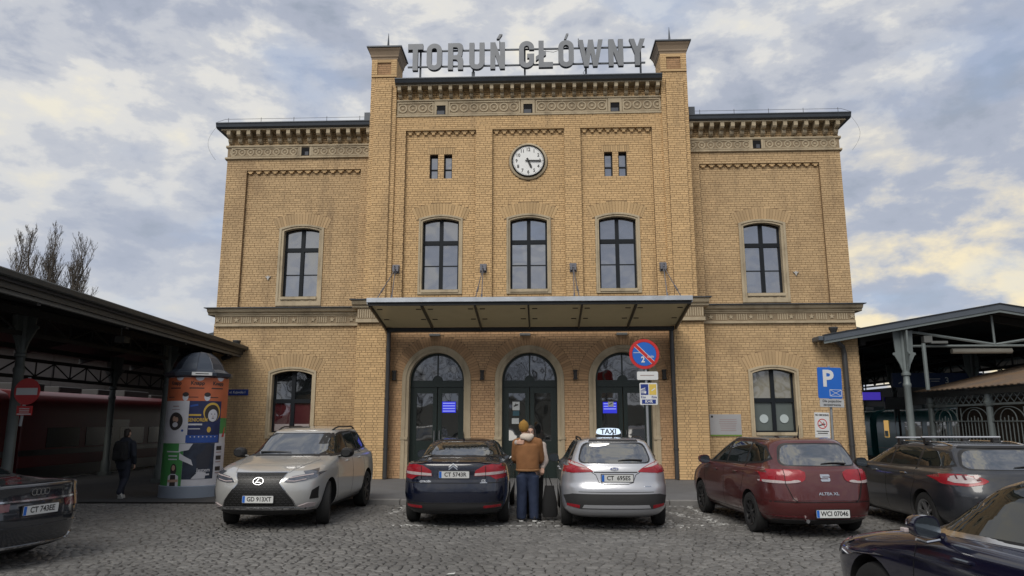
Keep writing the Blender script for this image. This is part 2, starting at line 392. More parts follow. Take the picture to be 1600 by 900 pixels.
def hole_vous(cx, hi, zs, rise_i, th):
    """the fan of arch bricks above an opening"""
    R = (hi*hi + rise_i*rise_i)/(2*rise_i); zc = zs + rise_i - R; a = math.asin(min(1, hi/R)) if rise_i < hi else pi/2
    Ro = R + th; zlow = zc + Ro*cos(a) if a < pi/2-.01 else zs
    def f(z):
        if z < min(zs, zc + R*cos(a)) or z > zc+Ro: return None
        w = sqrt(max(0, Ro*Ro-(z-zc)**2)); w = min(w, abs(z-zc)*math.tan(a)) if a < pi/2-.01 else w
        return (cx-w, cx+w)
    return f
CH, HL, SL, J = .0705, .112, .232, .0095
def bricks(m, u0, u1, z0, z1, P, holes=(), proud=.007):
    """courses of headers and stretchers over a strip of wall; P(u, z, n) -> point; openings cut the courses"""
    nc = max(1, round((z1-z0)/CH)); h = (z1-z0)/nc
    for c in range(nc):
        za, zb = z0 + c*h + J/2, z0 + (c+1)*h - J/2; zm = (za+zb)/2
        spans = [(u0, u1)]
        for hf in holes:
            hs = hf(zm)
            if not hs: continue
            nxt = []
            for a, b in spans:
                if hs[1] <= a or hs[0] >= b: nxt.append((a, b)); continue
                if hs[0] > a+.02: nxt.append((a, hs[0]))
                if hs[1] < b-.02: nxt.append((hs[1], b))
            spans = nxt
        tone = random.gauss(0, .05)
        for a, b in spans:
            u = -6 + ((c % 2)*(SL+HL)/2 + (c % 4 > 1)*.06); k = 0
            u = u + math.floor((a-u)/(SL+HL))*(SL+HL)
            while u < b:
                for L in (SL, HL):
                    ua, ub = max(u+J/2, a), min(u+L-J/2, b); u += L
                    if ub-ua < .012: continue
                    i = len(m.v); s_ = min(1, max(0, random.gauss(.5+tone, .2))); d = proud + random.uniform(-.002, .002)
                    m.v += [P(ua, za, 0), P(ub, za, 0), P(ub, zb, 0), P(ua, zb, 0), P(ua+.003, za+.003, d), P(ub-.003, za+.003, d), P(ub-.003, zb-.003, d), P(ua+.003, zb-.003, d)]
                    for q in ((4, 5, 6, 7), (0, 1, 5, 4), (1, 2, 6, 5), (2, 3, 7, 6), (3, 0, 4, 7)): m.face(tuple(i+j for j in q), 0, s_)
front = lambda y: (lambda u, z, d: (u, y-d, z))
def side(x, sgn): return lambda u, z, d: (x + sgn*d, u, z)        # u runs along y

WX, PX0, PX1, PXL0, PXL1 = 9.53, 4.07, 4.86, 4.14, 5.0
TY, FY, PY, LY = -.55, -.665, -.80, -.10       # tower bays, tower frame, piers, wing frame strips
core = MB()
UPW = [(-2.64, .66), (0, .66), (2.64, .66)]
def wo_up(cx, hw=.66): return arch(cx, hw, 5.38, 7.70, .12)
up_hole = [wo_up(c) for c, _ in UPW]
small = [(-2.885, 8.963, 9.728), (-2.452, 8.963, 9.728), (2.425, 8.963, 9.728), (2.855, 8.963, 9.728)]
small_poly = [[(x-.125, a), (x+.125, a), (x+.125, b), (x-.125, b)] for x, a, b in small]
door_c = [-2.70, 0, 2.70]
door_poly = [arch(c, 1.0, .0, 2.87, 1.0, 28) for c in door_c]
wall(core, (-PX0, PX0, 5.08, 10.92), up_hole + small_poly, TY, -.2)
wall(core, (-PXL0, PXL0, 0.0, 4.5), door_poly, -.45, -.05)
WUP = [(-7.05, .70), (7.05, .70)]
wing_up = [arch(c, .70, 5.16, 7.60, .12) for c, _ in WUP]
wing_lo = [arch(c, .72, 1.2, 3.17, .13) for c in (-7.07, 7.07)]
for s in (-1, 1):
    xa, xb = sorted((s*PX0, s*WX))
    wall(core, (xa, xb, 5.08, 9.86), [wing_up[0 if s < 0 else 1]], 0, .35)
    xa, xb = sorted((s*PXL0, s*(WX+.03)))
    wall(core, (xa, xb, 0, 4.55), [wing_lo[0 if s < 0 else 1]], -.10, .3)
# solid mass behind, sides and back, roofs
for s in (-1, 1):
    core.box(*sorted((s*PX0, s*WX)), .30, 11, 4.5, 10.72); core.box(*sorted((s*PXL0, s*(WX+.03))), .28, 11, 0, 4.5)
    core.box(*sorted((s*(WX-.02), s*WX)), .0, .3, 5.08, 10.72); core.box(*sorted((s*WX, s*(WX+.03))), -.1, .28, 0, 4.55)
core.box(-PX0, PX0, -.12, 11, 4.5, 11.85); core.box(-PXL0, PXL0, .05, .28, 0, 4.5)
for s in (-1, 1):                                    # piers and turrets
    core.box(*sorted((s*PXL0, s*PXL1)), PY+.04, -.1, 0, 4.55)
    core.box(*sorted((s*PX0, s*PX1)), PY+.06, .1, 4.55, 12.81)
    core.box(*sorted((s*(PX0+.13), s*(PX1-.13))), PY, PY+.06, 5.1, 11.93)
for s in (-1, 1):                                    # frame strips on tower and wings
    for xa, xb in ((1.09, 1.59), (3.75, PX0)): core.box(*sorted((s*xa, s*xb)), FY, TY, 5.08, 10.52)
    core.box(*sorted((s*8.88, s*WX)), LY, 0, 5.08, 9.47); core.box(*sorted((s*PX1, s*5.25)), LY, 0, 5.08, 9.47)
    core.box(*sorted((s*PX1, s*WX)), LY, 0, 9.47, 9.86)
core.box(-PX0, PX0, FY, TY, 10.52, 10.92)
bb(core, 'wall', mortar)

# ---- brickwork laid on that mass
bm_ = MB(); bw_ = MB(); bt_ = MB(); bd_ = MB();
H_up = [hole_arch(c, .66, 5.38, 7.68, .15) for c, _ in UPW] + [hole_vous(c, .74, 7.66, .16, .36) for c, _ in UPW]
H_small = [hole_rect(x-.125, x+.125, a, b) for x, a, b in small] + [hole_rect(-3.09, -2.25, 9.73, 9.95), hole_rect(2.22, 3.06, 9.73, 9.95)]
clock_h = lambda z: (lambda w: (-w, w))(sqrt(.6**2-(z-9.46)**2)) if abs(z-9.46) < .6 else None
for xa, xb in ((-3.75, -1.59), (-1.09, 1.09), (1.59, 3.75)): bricks(bm_, xa, xb, 5.09, 10.52, front(TY), H_up + H_small + [clock_h])
for xa, xb in ((-PX0, -3.75), (-1.59, -1.09), (1.09, 1.59), (3.75, PX0)): bricks(bm_, xa, xb, 5.09, 10.52, front(FY))
bricks(bm_, -PX0, PX0, 10.52, 10.92, front(FY)); bricks(bm_, -PX0, PX0, 11.50, 11.86, front(-.62))
for s in (-1, 1):
    A = lambda a, b: sorted((s*a, s*b))
    H = [hole_arch(s*7.05, .70, 5.16, 7.58, .15), hole_vous(s*7.05, .78, 7.56, .16, .36)]
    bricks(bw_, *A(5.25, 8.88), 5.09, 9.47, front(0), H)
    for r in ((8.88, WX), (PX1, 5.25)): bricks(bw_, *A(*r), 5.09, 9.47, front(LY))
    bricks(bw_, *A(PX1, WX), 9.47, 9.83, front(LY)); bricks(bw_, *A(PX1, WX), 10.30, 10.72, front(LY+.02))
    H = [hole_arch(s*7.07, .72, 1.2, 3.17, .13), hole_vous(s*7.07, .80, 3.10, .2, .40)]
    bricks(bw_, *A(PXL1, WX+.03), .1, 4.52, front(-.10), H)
    bricks(bm_, *A(PX0, PX0+.13), 5.1, 12.21, front(PY+.06)); bricks(bm_, *A(PX1-.13, PX1), 5.1, 12.21, front(PY+.06))
    bricks(bm_, *A(PX0+.13, PX1-.13), 5.1, 11.93, front(PY)); bricks(bm_, *A(PX0+.13, PX1-.13), 11.93, 12.21, front(PY+.06))
    
    bricks(bt_, *A(PX0+.18, PX1-.18), 12.25, 12.79, front(PY+.06), proud=.004)
    for r in ((PX0, PX0+.18), (PX1-.18, PX1)): bricks(bm_, *A(*r), 12.3, 12.80, front(PY+.02))
    for q_ in ((PX0, PX0+.18, .022, 12.29, 12.70), (PX1-.18, PX1, .022, 12.29, 12.70), (PX0, PX1, .02, 12.70, 12.80), (PX0, PX1, .02, 12.22, 12.29)): m = MB(); m.box(*sorted((s*q_[0], s*q_[1])), PY+q_[2], PY+.06, q_[3]+.001, q_[4]-.001); bb(m, 'panel_frame', arch_m)
    for xq, sg in ((s*PX1, s), (s*PX0, -s)):
        if sg == s: bricks(bm_, PY+.06, .1, 5.1, 12.8, side(xq, sg))
        else: bricks(bm_, PY+.06, FY, 5.1, 12.8, side(xq, sg)); bricks(bm_, FY, .1, 12.0, 12.8, side(xq, sg))
    bricks(bm_, PY+.04, -.1, .1, 4.5, side(s*PXL1, s)); bricks(bm_, PY+.04, -.45, .1, 4.4, side(s*PXL0, -s))
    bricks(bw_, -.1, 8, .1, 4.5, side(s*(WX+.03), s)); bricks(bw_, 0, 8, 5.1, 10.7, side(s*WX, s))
    bricks(bm_, *A(PXL0, PXL1), 2.3, 4.5, front(PY+.04))
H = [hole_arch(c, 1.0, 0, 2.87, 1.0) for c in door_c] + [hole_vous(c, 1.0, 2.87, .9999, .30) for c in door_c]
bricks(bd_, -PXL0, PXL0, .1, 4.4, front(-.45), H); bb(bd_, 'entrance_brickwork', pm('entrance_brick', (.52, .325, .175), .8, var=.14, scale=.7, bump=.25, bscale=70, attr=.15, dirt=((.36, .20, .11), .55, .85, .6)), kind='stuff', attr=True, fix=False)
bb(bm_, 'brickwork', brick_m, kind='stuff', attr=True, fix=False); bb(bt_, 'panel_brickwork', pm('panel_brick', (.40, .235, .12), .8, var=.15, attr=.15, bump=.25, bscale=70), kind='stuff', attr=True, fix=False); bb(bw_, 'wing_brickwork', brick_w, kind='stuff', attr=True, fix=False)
# the nearest bricks, on the two entrance piers, one by one
proto = {}
for s in (1, -1):
    u0, u1 = sorted((s*PXL0, s*PXL1)); nc = 31; h = (2.3-.1)/nc
    for c in range(nc):
        u = u0 + (0 if c % 2 else -.15)
        for q in range(8):
            L = SL if (q+c) % 2 else HL
            ua, ub = max(u+J/2, u0), min(u+L-J/2, u1); u += L
            if ub-ua < .02: continue
            key = round(ub-ua, 2)
            if key not in proto:
                w = key*K; hh_ = (h-J)*K; m = MB(); d = .007*K
                m.v = [(-w/2, 0, 0), (w/2, 0, 0), (w/2, 0, hh_), (-w/2, 0, hh_), (-w/2+.003, -d, .003), (w/2-.003, -d, .003), (w/2-.003, -d, hh_-.003), (-w/2+.003, -d, hh_-.003)]
                for f_ in ((4, 5, 6, 7), (0, 1, 5, 4), (1, 2, 6, 5), (2, 3, 7, 6), (3, 0, 4, 7)): m.face(f_)
                proto[key] = m.build('brick', brick_obj_m, B, fix=False); o = proto[key]
            else: o = share(proto[key], 'brick', B)
            o.location = ((ua+ub)/2*K, (PY+.04)*K, (.1+c*h+J/2)*K)

# ---- fans of arch bricks
def fan(cx, hi, zs, rise, th, y, n, mat, half=False):
    R = (hi*hi + rise*rise)/(2*rise); zc = zs + rise - R; a = math.asin(min(1, hi/R)) if rise < hi else pi/2
    st = 2*a/n; g_ = J*.55
    m = MB(); w0 = R*st/2 - g_/2; w1 = (R+th)*st/2 - g_/2; d = .010
    m.v = [(-w0, 0, R), (w0, 0, R), (w1, 0, R+th), (-w1, 0, R+th), (-w0+.003, -d, R+.003), (w0-.003, -d, R+.003), (w1-.003, -d, R+th-.003), (-w1+.003, -d, R+th-.003)]
    for f_ in ((4, 5, 6, 7), (0, 1, 5, 4), (1, 2, 6, 5), (2, 3, 7, 6), (3, 0, 4, 7)): m.face(f_)
    first = None
    for k in range(n):
        ang = -a + (k+.5)*st
        o = m.build('arch_brick', mat, B, k=K, fix=False) if first is None else share(first, 'arch_brick', B)
        first = first or o; o.location = (cx*K, y*K, zc*K); o.rotation_euler = (0, ang, 0)
for c, _ in UPW: fan(c, .74, 7.66, .16, .36, TY, 19, arch_m)
for c, _ in WUP: fan(c, .78, 7.56, .16, .36, 0, 20, arch_w)
for c in (-7.07, 7.07): fan(c, .80, 3.10, .2, .40, -.10, 20, arch_w)
for c in door_c: fan(c, 1.0, 2.87, .9999, .29, -.45, 44, arch_red)
for xc in (-2.67, 2.64):                                   # flat arches over the twin slits
    first = None
    for k in range(12):
        x = xc - .42 + .84*(k+.5)/12
        if first is None:
            m = MB(); m.box(-.03, .03, -.014, 0, 0, .2); first = o = m.build('arch_brick', arch_m, B, k=K)
        else: o = share(first, 'arch_brick', B)
        o.location = (x*K, TY*K, 9.74*K)

# ---- stone surrounds
def surround(cx, hwo, hwi, z0, zi0, zs_o, zs_i, ro, ri, yf, sill=True):
    m = MB(); o_, i_ = arch(cx, hwo, z0, zs_o, ro), arch(cx, hwi, zi0, zs_i, ri)
    mid = [((a[0]+b[0])/2, (a[1]+b[1])/2) for a, b in zip(o_, i_)]
    m.ring(o_, mid, XZ(0), -yf-.02, -yf+.045); m.ring(mid, i_, XZ(0), -yf-.30, -yf+.02)
    if sill: m.box(cx-hwi-.0, cx+hwi+.0, yf-.07, yf+.2, zi0-.07, zi0+.015)
    return bb(m, 'window_surround', stone)
def win(cx, hw, z0, zs, rise, y, zt, zb=None, panes=None, mull=.055):
    """painted frame with mullion and transom; each pane a sub-part"""
    o_ = arch(cx, hw, z0, zs, rise); i_ = arch(cx, hw-.055, z0+.06, zs-.01, rise)
    m = MB(); m.ring(o_, i_, XZ(0), -y-.08, -y); top = zs + rise
    m.box(cx-mull, cx+mull, y-.012, y+.06, z0+.05, top-.03); m.box(cx-hw+.04, cx-mull-.001, y-.02, y+.06, zt-.06, zt+.06); m.box(cx+mull+.001, cx+hw-.04, y-.02, y+.06, zt-.06, zt+.06)
    if zb:
        m.box(cx-hw+.05, cx-mull-.001, y+.012, y+.05, zb-.014, zb+.014); m.box(cx+mull+.001, cx+hw-.05, y+.012, y+.05, zb-.014, zb+.014)
    w_ = bb(m, 'window', winwood)
    R = (hw*hw + rise*rise)/(2*rise); zc = zs + rise - R; bands = [(z0+.055, zb or zt), (zb, zt) if zb else None, (zt, None)]
    k = 0
    for bd in bands:
        if not bd: continue
        for s in (-1, 1):
            xa, xb = sorted((cx+s*mull*.5, cx+s*(hw-.05)))
            if bd[1] is not None: pl = [(xa, bd[0]), (xb, bd[0]), (xb, bd[1]), (xa, bd[1])]
            else: pl = [(xa, bd[0]), (xb, bd[0])] + [(xb+(xa-xb)*i/6, zc+sqrt(R*R-(xb+(xa-xb)*i/6-cx)**2)-.03) for i in range(7)]
            mat = (panes or {}).get(k, glass_up); k += 1
            p = MB(); t = random.uniform(-.003, .003); p.prism(pl, lambda u, v, d: (u, d + t*(u-cx) + t*(v-z0), v), y+.05, y+.036)
            bb(p, 'pane', mat, w_)
    return w_
for c, _ in UPW:
    surround(c, .66, .55, 5.38, 5.50, 7.70, 7.61, .12, .10, TY); win(c, .55, 5.50, 7.61, .10, TY+.16, 6.98, 6.27)
for c, _ in WUP:
    surround(c, .70, .555, 5.16, 5.42, 7.60, 7.51, .12, .10, 0); win(c, .555, 5.42, 7.51, .10, .16, 6.94, 6.15)
    m = MB(); m.box(c-.55, c+.55, -.005, .05, 5.17, 5.345); bb(m, 'sill_panel', stone_dark)
    for k in range(4):
        m = MB(); m.lathe([(.05, 0), (.085, .015), (.075, .03), (.04, .03), (.03, .01)], 10); 
        bb(m, 'rosette', stone).matrix_local = Matrix.Translation(((c-.375+.25*k)*K, -.006*K, 5.257*K)) @ Matrix.Rotation(pi/2, 4, 'X')
for s in (-1, 1):
    c = s*7.07
    surround(c, .72, .60, 1.2, 1.36, 3.17, 3.06, .13, .12, -.10)
    pn_ = {0: glass_red, 1: glass_red, 2: glass_low, 3: glass_low} if s < 0 else {0: glass_frost, 1: glass_frost, 2: glass_warm, 3: glass_warm}
    w_ = win(c, .60, 1.36, 3.06, .12, .06, 2.29, None, pn_)
    if s > 0:
        for q in (-1, 1):
            m = MB(); m.prism([(.125*cos(2*pi*i/24), .125*sin(2*pi*i/24)) for i in range(24)], lambda u, v, d: (c+q*.29+u, d, 1.76+v), .080, .078)
            bb(m, 'window_disc', pm('white_disc', (.42, .48, .49), .6, var=.05), w_)
    else:
        for q in (-1, 1):
            m = MB(); m.box(c+q*.3-.22, c+q*.3+.22, .078, .080, 1.42, 1.62); bb(m, 'window_notice', pm('pale_notice', (.34, .30, .30), .6), w_)
for x, a, b in small:
    m = MB(); m.ring([(x-.125, a), (x+.125, a), (x+.125, b), (x-.125, b)], [(x-.095, a+.04), (x+.095, a+.04), (x+.095, b-.03), (x-.095, b-.03)], XZ(0), -TY-.2, -TY-.12)
    zm = a+.42*(b-a); m.box(x-.095, x+.095, TY+.13, TY+.19, zm-.018, zm+.018); w_ = bb(m, 'window', winwood)
    for za, zb in ((a+.04, zm), (zm, b-.03)):
        p = MB(); p.box(x-.095, x+.095, TY+.165, TY+.175, za, zb); bb(p, 'pane', glass_up, w_)

# ---- doors
door_m = pm('door_paint', (.010, .020, .017), .38, var=.25)
steel = pm('brushed_steel', (.5, .5, .5), .35, .9, var=.1)
for di, c in enumerate(door_c):
    o_, i_ = arch(c, 1.0, 0, 2.87, .9999, 28), arch(c, .80, 0, 2.87, .7999, 28)
    mid = [((a[0]*.45+b[0]*.55), (a[1]*.45+b[1]*.55)) for a, b in zip(o_, i_)]
    m = MB(); m.ring(o_[0:], mid, XZ(0), .44, .49); m.ring(mid, i_, XZ(0), .15, .465)
    for s in (-1, 1): m.box(*sorted((c+s*.81, c+s*1.02)), -.505, -.40, 1.18, 1.26)
    bb(m, 'door_surround', stone)
    y = -.20
    m = MB(); f1, f2 = arch(c, .80, 0, 2.87, .7999, 28), arch(c, .73, .02, 2.87, .7299, 28); m.ring(f1, f2, XZ(0), -y-.1, -y)
    m.box(c-.76, c+.76, y-.02, y+.08, 2.68, 2.87); m.box(c-.02, c+.02, y+.0, y+.06, 2.87, 3.62)
    m.prism([(c+.15*cos(pi*i/12), 2.865+.15*sin(pi*i/12)) for i in range(13)], XZ(0), -y-.06, -y+.015)
    fr = bb(m, 'door_frame', door_m)
    for s in (-1, 1):
        pl = [(c+s*.018, 2.86)] + [(c+s*.74*sin(pi/2*(1-i/10)) if i else c+s*.74, 2.86 + .74*cos(pi/2*(1-i/10)) if i else 2.86) for i in range(11)] 
        pl[-1] = (c+s*.018, 3.6)
        p = MB(); p.prism(pl if s > 0 else pl[::-1], XZ(0), -y-.045, -y-.03); bb(p, 'pane', glass_low, fr)
    for s in (-1, 1):
        m = MB(); xa, xb = sorted((c+s*.012, c+s*.73)); 
        m.ring([(xa, .03), (xb, .03), (xb, 2.675), (xa, 2.675)], [(xa+.12, .62), (xb-.12, .62), (xb-.12, 2.5), (xa+.12, 2.5)], XZ(0), -y-.09, -y-.015)
        for q in range(4): m.box(xa+.13, xb-.13, y+.028, y+.06, .66+.115*q, .72+.115*q)
        m.box(xa+.12, xb-.12, y+.03, y+.07, .62, 1.14)
        lf = bb(m, 'door', door_m)
        p = MB(); p.box(xa+.11, xb-.11, y+.045, y+.055, 1.14, 2.51); bb(p, 'pane', glass_low, lf)
        hx = c+s*.075; hm = MB(); hm.tube([(hx, y-.0, 1.0), (hx, y-.05, 1.03), (hx, y-.05, 1.4), (hx, y, 1.43)], .013, 8); bb(hm, 'handle', steel, lf)

# ---- mouldings, friezes, brackets, cornices
def mould(prof, xa, xb, ends=(False, False), mat=0, m=None, depth=1.0):
    """a moulding along x: prof = (y, z) points from the wall out; returns round open ends"""
    m = m or MB(); n = len(prof)
    m.prism(prof, lambda u, v, d: (d, u, v), xa, xb); return m
def cornice(name, prof, xa, xb, mat, yb, ret=(0, 0)):
    m = mould([(yb, prof[0][1])] + prof + [(yb, prof[-1][1])], xa, xb)
    return bb(m, name, mat)
for s in (-1, 1):
    A = lambda a, b: sorted((s*a, s*b))
    # string course of the wing: frieze and cornice
    xa, xb = A(PXL1, WX)
    m = MB(); m.box(xa, xb, -.14, 0, 4.585, 4.83); bb(m, 'frieze', stone_dark)
    m = MB(); m.box(xa, xb + (0), -.175, 0, 4.52, 4.585); m.box(xa, xb, -.165, 0, 4.83, 4.86); bb(m, 'moulding', stone)
    ext = .22
    xo = A(PXL1, WX+ext)
    cornice('string_cornice', [(-.17, 4.86), (-.20, 4.88), (-.20, 4.92), (-.27, 4.95), (-.30, 5.0), (-.30, 5.05)], *A(PXL1, WX+.20), stone, 6)
    m = MB(); m.box(*A(PXL1, WX+.27), -.37, 6, 5.052, 5.075); bb(m, 'flashing', lead)
    stars = 8
    for k in range(stars):
        x = s*(PXL1 + .35 + k*.585)
        m = MB(); pts = [((.085 if i % 2 == 0 else .036)*sin(pi*i/5), (.085 if i % 2 == 0 else .036)*cos(pi*i/5)) for i in range(10)]
        m.prism(pts, lambda u, v, d: (u, -d, v), 0, .022); o = bb(m, 'star_ornament', stone); o.location = (x*K, -.141*K, 4.71*K)
    m = MB(); x = PXL1 + .05
    while x < WX-.08:
        dd = (x - PXL1 - .35) % .585; dd = min(dd, .585-dd)
        if dd > .125: m.box(*A(x, x+.032), -.158, -.139, 4.62, 4.80)
        x += .066
    bb(m, 'flutes', stone, kind='stuff')
    # the same course round the pier, a step higher
    xa, xb = A(PX0+.02, PXL1); 
    m = MB(); m.box(xa, xb, -.845, -.1, 4.62, 4.93); bb(m, 'frieze', stone_dark)
    m = MB(); m.box(*A(PX0-.0, PXL1+.03), -.875, -.1, 4.52, 4.62); bb(m, 'moulding', stone)
    cornice('string_cornice', [(-.86, 4.93), (-.90, 4.96), (-.90, 5.0), (-.97, 5.04), (-1.0, 5.10), (-1.0, 5.16)], *A(PX0, PXL1+.14), stone, -.1)
    m = MB(); m.box(*A(PX0, PXL1+.2), -1.06, -.1, 5.162, 5.185); bb(m, 'flashing', lead)
    m = MB(); x = PX0 + .08
    while x < PXL1-.05: m.box(*A(x, x+.032), -.864, -.843, 4.65, 4.90); x += .066
    bb(m, 'flutes', stone, kind='stuff')
    # wing head: ledge, frieze with rings, brackets, gutter
    xa, xb = A(PX1, WX)
    cornice('moulding', [(-.10, 9.83), (-.17, 9.85), (-.17, 9.89), (-.12, 9.92)], *A(PX1, WX+.06), stone, 6)
    m = MB(); m.box(xa, xb, -.12, .3, 9.92, 10.22); fz = bb(m, 'frieze', stone_dark)
    cornice('moulding', [(-.13, 10.22), (-.16, 10.24), (-.16, 10.29), (-.12, 10.31)], *A(PX1, WX+.05), stone, 6)
    m = MB()
    for a, b in ((PX1+.03, 6.83), (7.24, WX-.13)):
        xa2, xb2 = A(a, b); m.ring([(xa2, 9.925), (xb2, 9.925), (xb2, 10.215), (xa2, 10.215)], [(xa2+.035, 9.955), (xb2-.035, 9.955), (xb2-.035, 10.185), (xa2+.035, 10.185)], XZ(0), .11, .14)
    vx = s*7.03; m.box(vx-.2, vx-.13, -.15, -.1, 9.92, 10.22); m.box(vx+.13, vx+.2, -.15, -.1, 9.92, 10.22)
    bb(m, 'frieze_frame', stone)
    m = MB(); m.box(vx-.13, vx+.13, -.125, -.10, 9.94, 10.2); v_ = bb(m, 'vent', pm('vent_void', (.006, .006, .007), .95))
    m = MB(); m.box(vx-.02, vx+.09, -.130, -.126, 9.95, 10.07); bb(m, 'vent_cover', pm('grey_glass', (.06, .065, .08), .6), v_)
    first = None
    xs = [PX1+.22+k*.272 for k in range(7)] + [7.42+k*.2735 for k in range(8)]
    for x in xs:
        if x > 6.8 and x < 7.3: continue
        if first is None:
            rb = MB(); rb.lathe([(.072, 0), (.085, .016), (.112, .016), (.118, 0)], 16); rb.lathe([(0, .014), (.03, .014), (.038, 0)], 8)
            first = o = bb(rb, 'rosette', stone)
        else: o = share(first, 'rosette', B)
        o.location = (s*x*K, -.121*K, 10.07*K); o.rotation_euler = (pi/2, 0, 0)
    first = None; nb = 15
    for k in range(nb):
        x = s*(PX1 + .14 + k*(WX+.0-PX1-.24)/(nb-1))
        if first is None:
            b_ = MB(); b_.prism([(0, 0), (-.07, .0), (-.13, .05), (-.15, .10), (-.13, .15), (-.26, .18), (-.30, .23), (-.30, .36), (0, .36)], lambda u, v, d: (d, u, v), -.058, .058)
            first = o = bb(b_, 'bracket', stone)
        else: o = share(first, 'bracket', B)
        o.location = (x*K, -.09*K, 10.345*K)
    m = MB(); m.box(*A(PX1, WX+.13), -.40, 8, 10.712, 10.75); bb(m, 'soffit_board', stone)
    cornice('gutter', [(-.42, 10.752), (-.48, 10.79), (-.50, 10.87), (-.52, 10.90), (-.52, 10.925)], *A(PX1, WX+.27), lead, 8)
    m = MB(); m.hexa([(A(PX1, WX+.24)[0], -.47, 10.932), (A(PX1, WX+.24)[1], -.47, 10.932), (A(PX1, WX+.24)[1], 8, 10.932), (A(PX1, WX+.24)[0], 8, 10.932)] +
                     [(A(PX1, 7.5)[0], 4, 11.7), (A(PX1, 7.5)[1], 4, 11.7), (A(PX1, 7.5)[1], 6, 11.7), (A(PX1, 7.5)[0], 6, 11.7)]); bb(m, 'roof', lead)
    m = MB(); m.box(*A(PX1+.002, PX1+.26), -.45, 4, 10.95, 11.2); bb(m, 'roof_upstand', lead)
    m = MB()                                       # lightning wire on little posts along the eave
    for k in range(5): x = s*(5.3 + k*1.05); m.tube([(x, -.3, 10.93), (x, -.3, 11.16)], .008, 4)
    m.tube([(s*5.0, -.3, 11.12), (s*9.6, -.3, 11.12), (s*9.82, -.45, 10.95)], .006, 4)
    pth = [(s*(9.80 + .28*sin(pi*i/10)), -.35, 10.9 - 1.15*i/10) for i in range(11)]; m.tube(pth, .0035, 4)
    bb(m, 'lightning_wire', pm('wire', (.12, .12, .12), .5, .6))
    # corbel row in the wing panel
    first = None
    for k in range(14):
        x = s*(5.37 + k*.262)
        if first is None:
            b_ = MB(); b_.prism([(-.085, .09), (-.085, .04), (-.045, .04), (-.045, 0), (.045, 0), (.045, .04), (.085, .04), (.085, .09)], lambda u, v, d: (u, -d, v), 0, .075)
            first = o = bb(b_, 'corbel', arch_m)
        else: o = share(first, 'corbel', B)
        o.location = (x*K, 0, 9.375*K)
    m = MB(); m.box(*A(5.25, 8.88), -.0795, 0.0, 9.466, 9.505); bb(m, 'corbel_band', arch_m)
# tower corbel rows
first = None
for xa, xb in ((-3.75, -1.59), (-1.09, 1.09), (1.59, 3.75)):
    for k in range(9):
        x = xa + .12 + k*(xb-xa-.24)/8
        if first is None:
            b_ = MB(); b_.prism([(-.085, .12), (-.085, .06), (-.045, .06), (-.045, 0), (.045, 0), (.045, .06), (.085, .06), (.085, .12)], lambda u, v, d: (u, -d, v), 0, .065)
            first = o = bb(b_, 'corbel', arch_m)
        else: o = share(first, 'corbel', B)
        o.location = (x*K, TY*K, 10.36*K)
    m = MB(); m.box(xa, xb, FY+.001, TY, 10.482, 10.53); bb(m, 'corbel_band', arch_m)
# tower head
cornice('moulding', [(-.62, 10.90), (-.70, 10.92), (-.70, 10.965), (-.66, 10.99)], -PX0, PX0, stone, -.2)
m = MB(); m.box(-PX0, PX0, -.645, -.2, 10.99, 11.42); bb(m, 'frieze', stone_dark)
cornice('moulding', [(-.65, 11.42), (-.69, 11.44), (-.69, 11.48), (-.65, 11.50)], -PX0, PX0, stone, -.2)
VX = (-2.68, 0, 2.66); m = MB()
for a, b in ((-PX0+.03, -2.91), (-2.45, -.24), (.24, 2.43), (2.89, PX0-.03)):
    m.ring([(a, 11.0), (b, 11.0), (b, 11.41), (a, 11.41)], [(a+.04, 11.04), (b-.04, 11.04), (b-.04, 11.37), (a+.04, 11.37)], XZ(0), .63, .665)
for v in VX: m.box(v-.21, v-.14, -.675, -.6, 10.99, 11.42); m.box(v+.14, v+.21, -.675, -.6, 10.99, 11.42); m.box(v-.14, v+.14, -.67, -.6, 11.29, 11.42)
bb(m, 'frieze_frame', stone)
for v in VX:
    m = MB(); m.box(v-.14, v+.14, -.650, -.62, 10.995, 11.29); v_ = bb(m, 'vent', pm('vent_void', (.006, .006, .007), .95))
    m = MB(); m.box(v-.12, v+.10, -.655, -.651, 11.0, 11.12); bb(m, 'vent_cover', MATS['grey_glass'], v_)
first = None
for a, n_ in ((-3.85, 4), (-2.28, 7), (.42, 7), (3.05, 4)):
    for k in range(n_):
        if first is None:
            rb = MB(); rb.lathe([(.09, 0), (.105, .02), (.135, .02), (.145, 0)], 18); rb.lathe([(0, .018), (.035, .018), (.045, 0)], 8); first = o = bb(rb, 'rosette', stone)
        else: o = share(first, 'rosette', B)
        o.location = ((a + k*.308 - (.0 if n_ == 7 else .02))*K, -.646*K, 11.205*K); o.rotation_euler = (pi/2, 0, 0)
first = None
for k in range(26):
    x = -PX0 + .12 + k*(2*PX0-.24)/25
    if first is None:
        b_ = MB(); b_.prism([(0, 0), (-.07, .0), (-.12, .04), (-.14, .09), (-.12, .12), (-.25, .15), (-.29, .19), (-.29, .32), (0, .32)], lambda u, v, d: (d, u, v), -.052, .052)
        first = o = bb(b_, 'bracket', stone)
    else: o = share(first, 'bracket', B)
    o.location = (x*K, -.62*K, 11.515*K)
m = MB(); m.box(-PX0, PX0, -.92, 2, 11.837, 11.87); bb(m, 'soffit_board', stone)
cornice('gutter', [(-.93, 11.872), (-1.01, 11.90), (-1.05, 11.98), (-1.07, 12.0), (-1.07, 12.03)], -PX0+.0, PX0, lead, 3)
m = MB(); m.box(-PX0, PX0, -1.0, 9, 12.032, 12.06); bb(m, 'roof', lead)
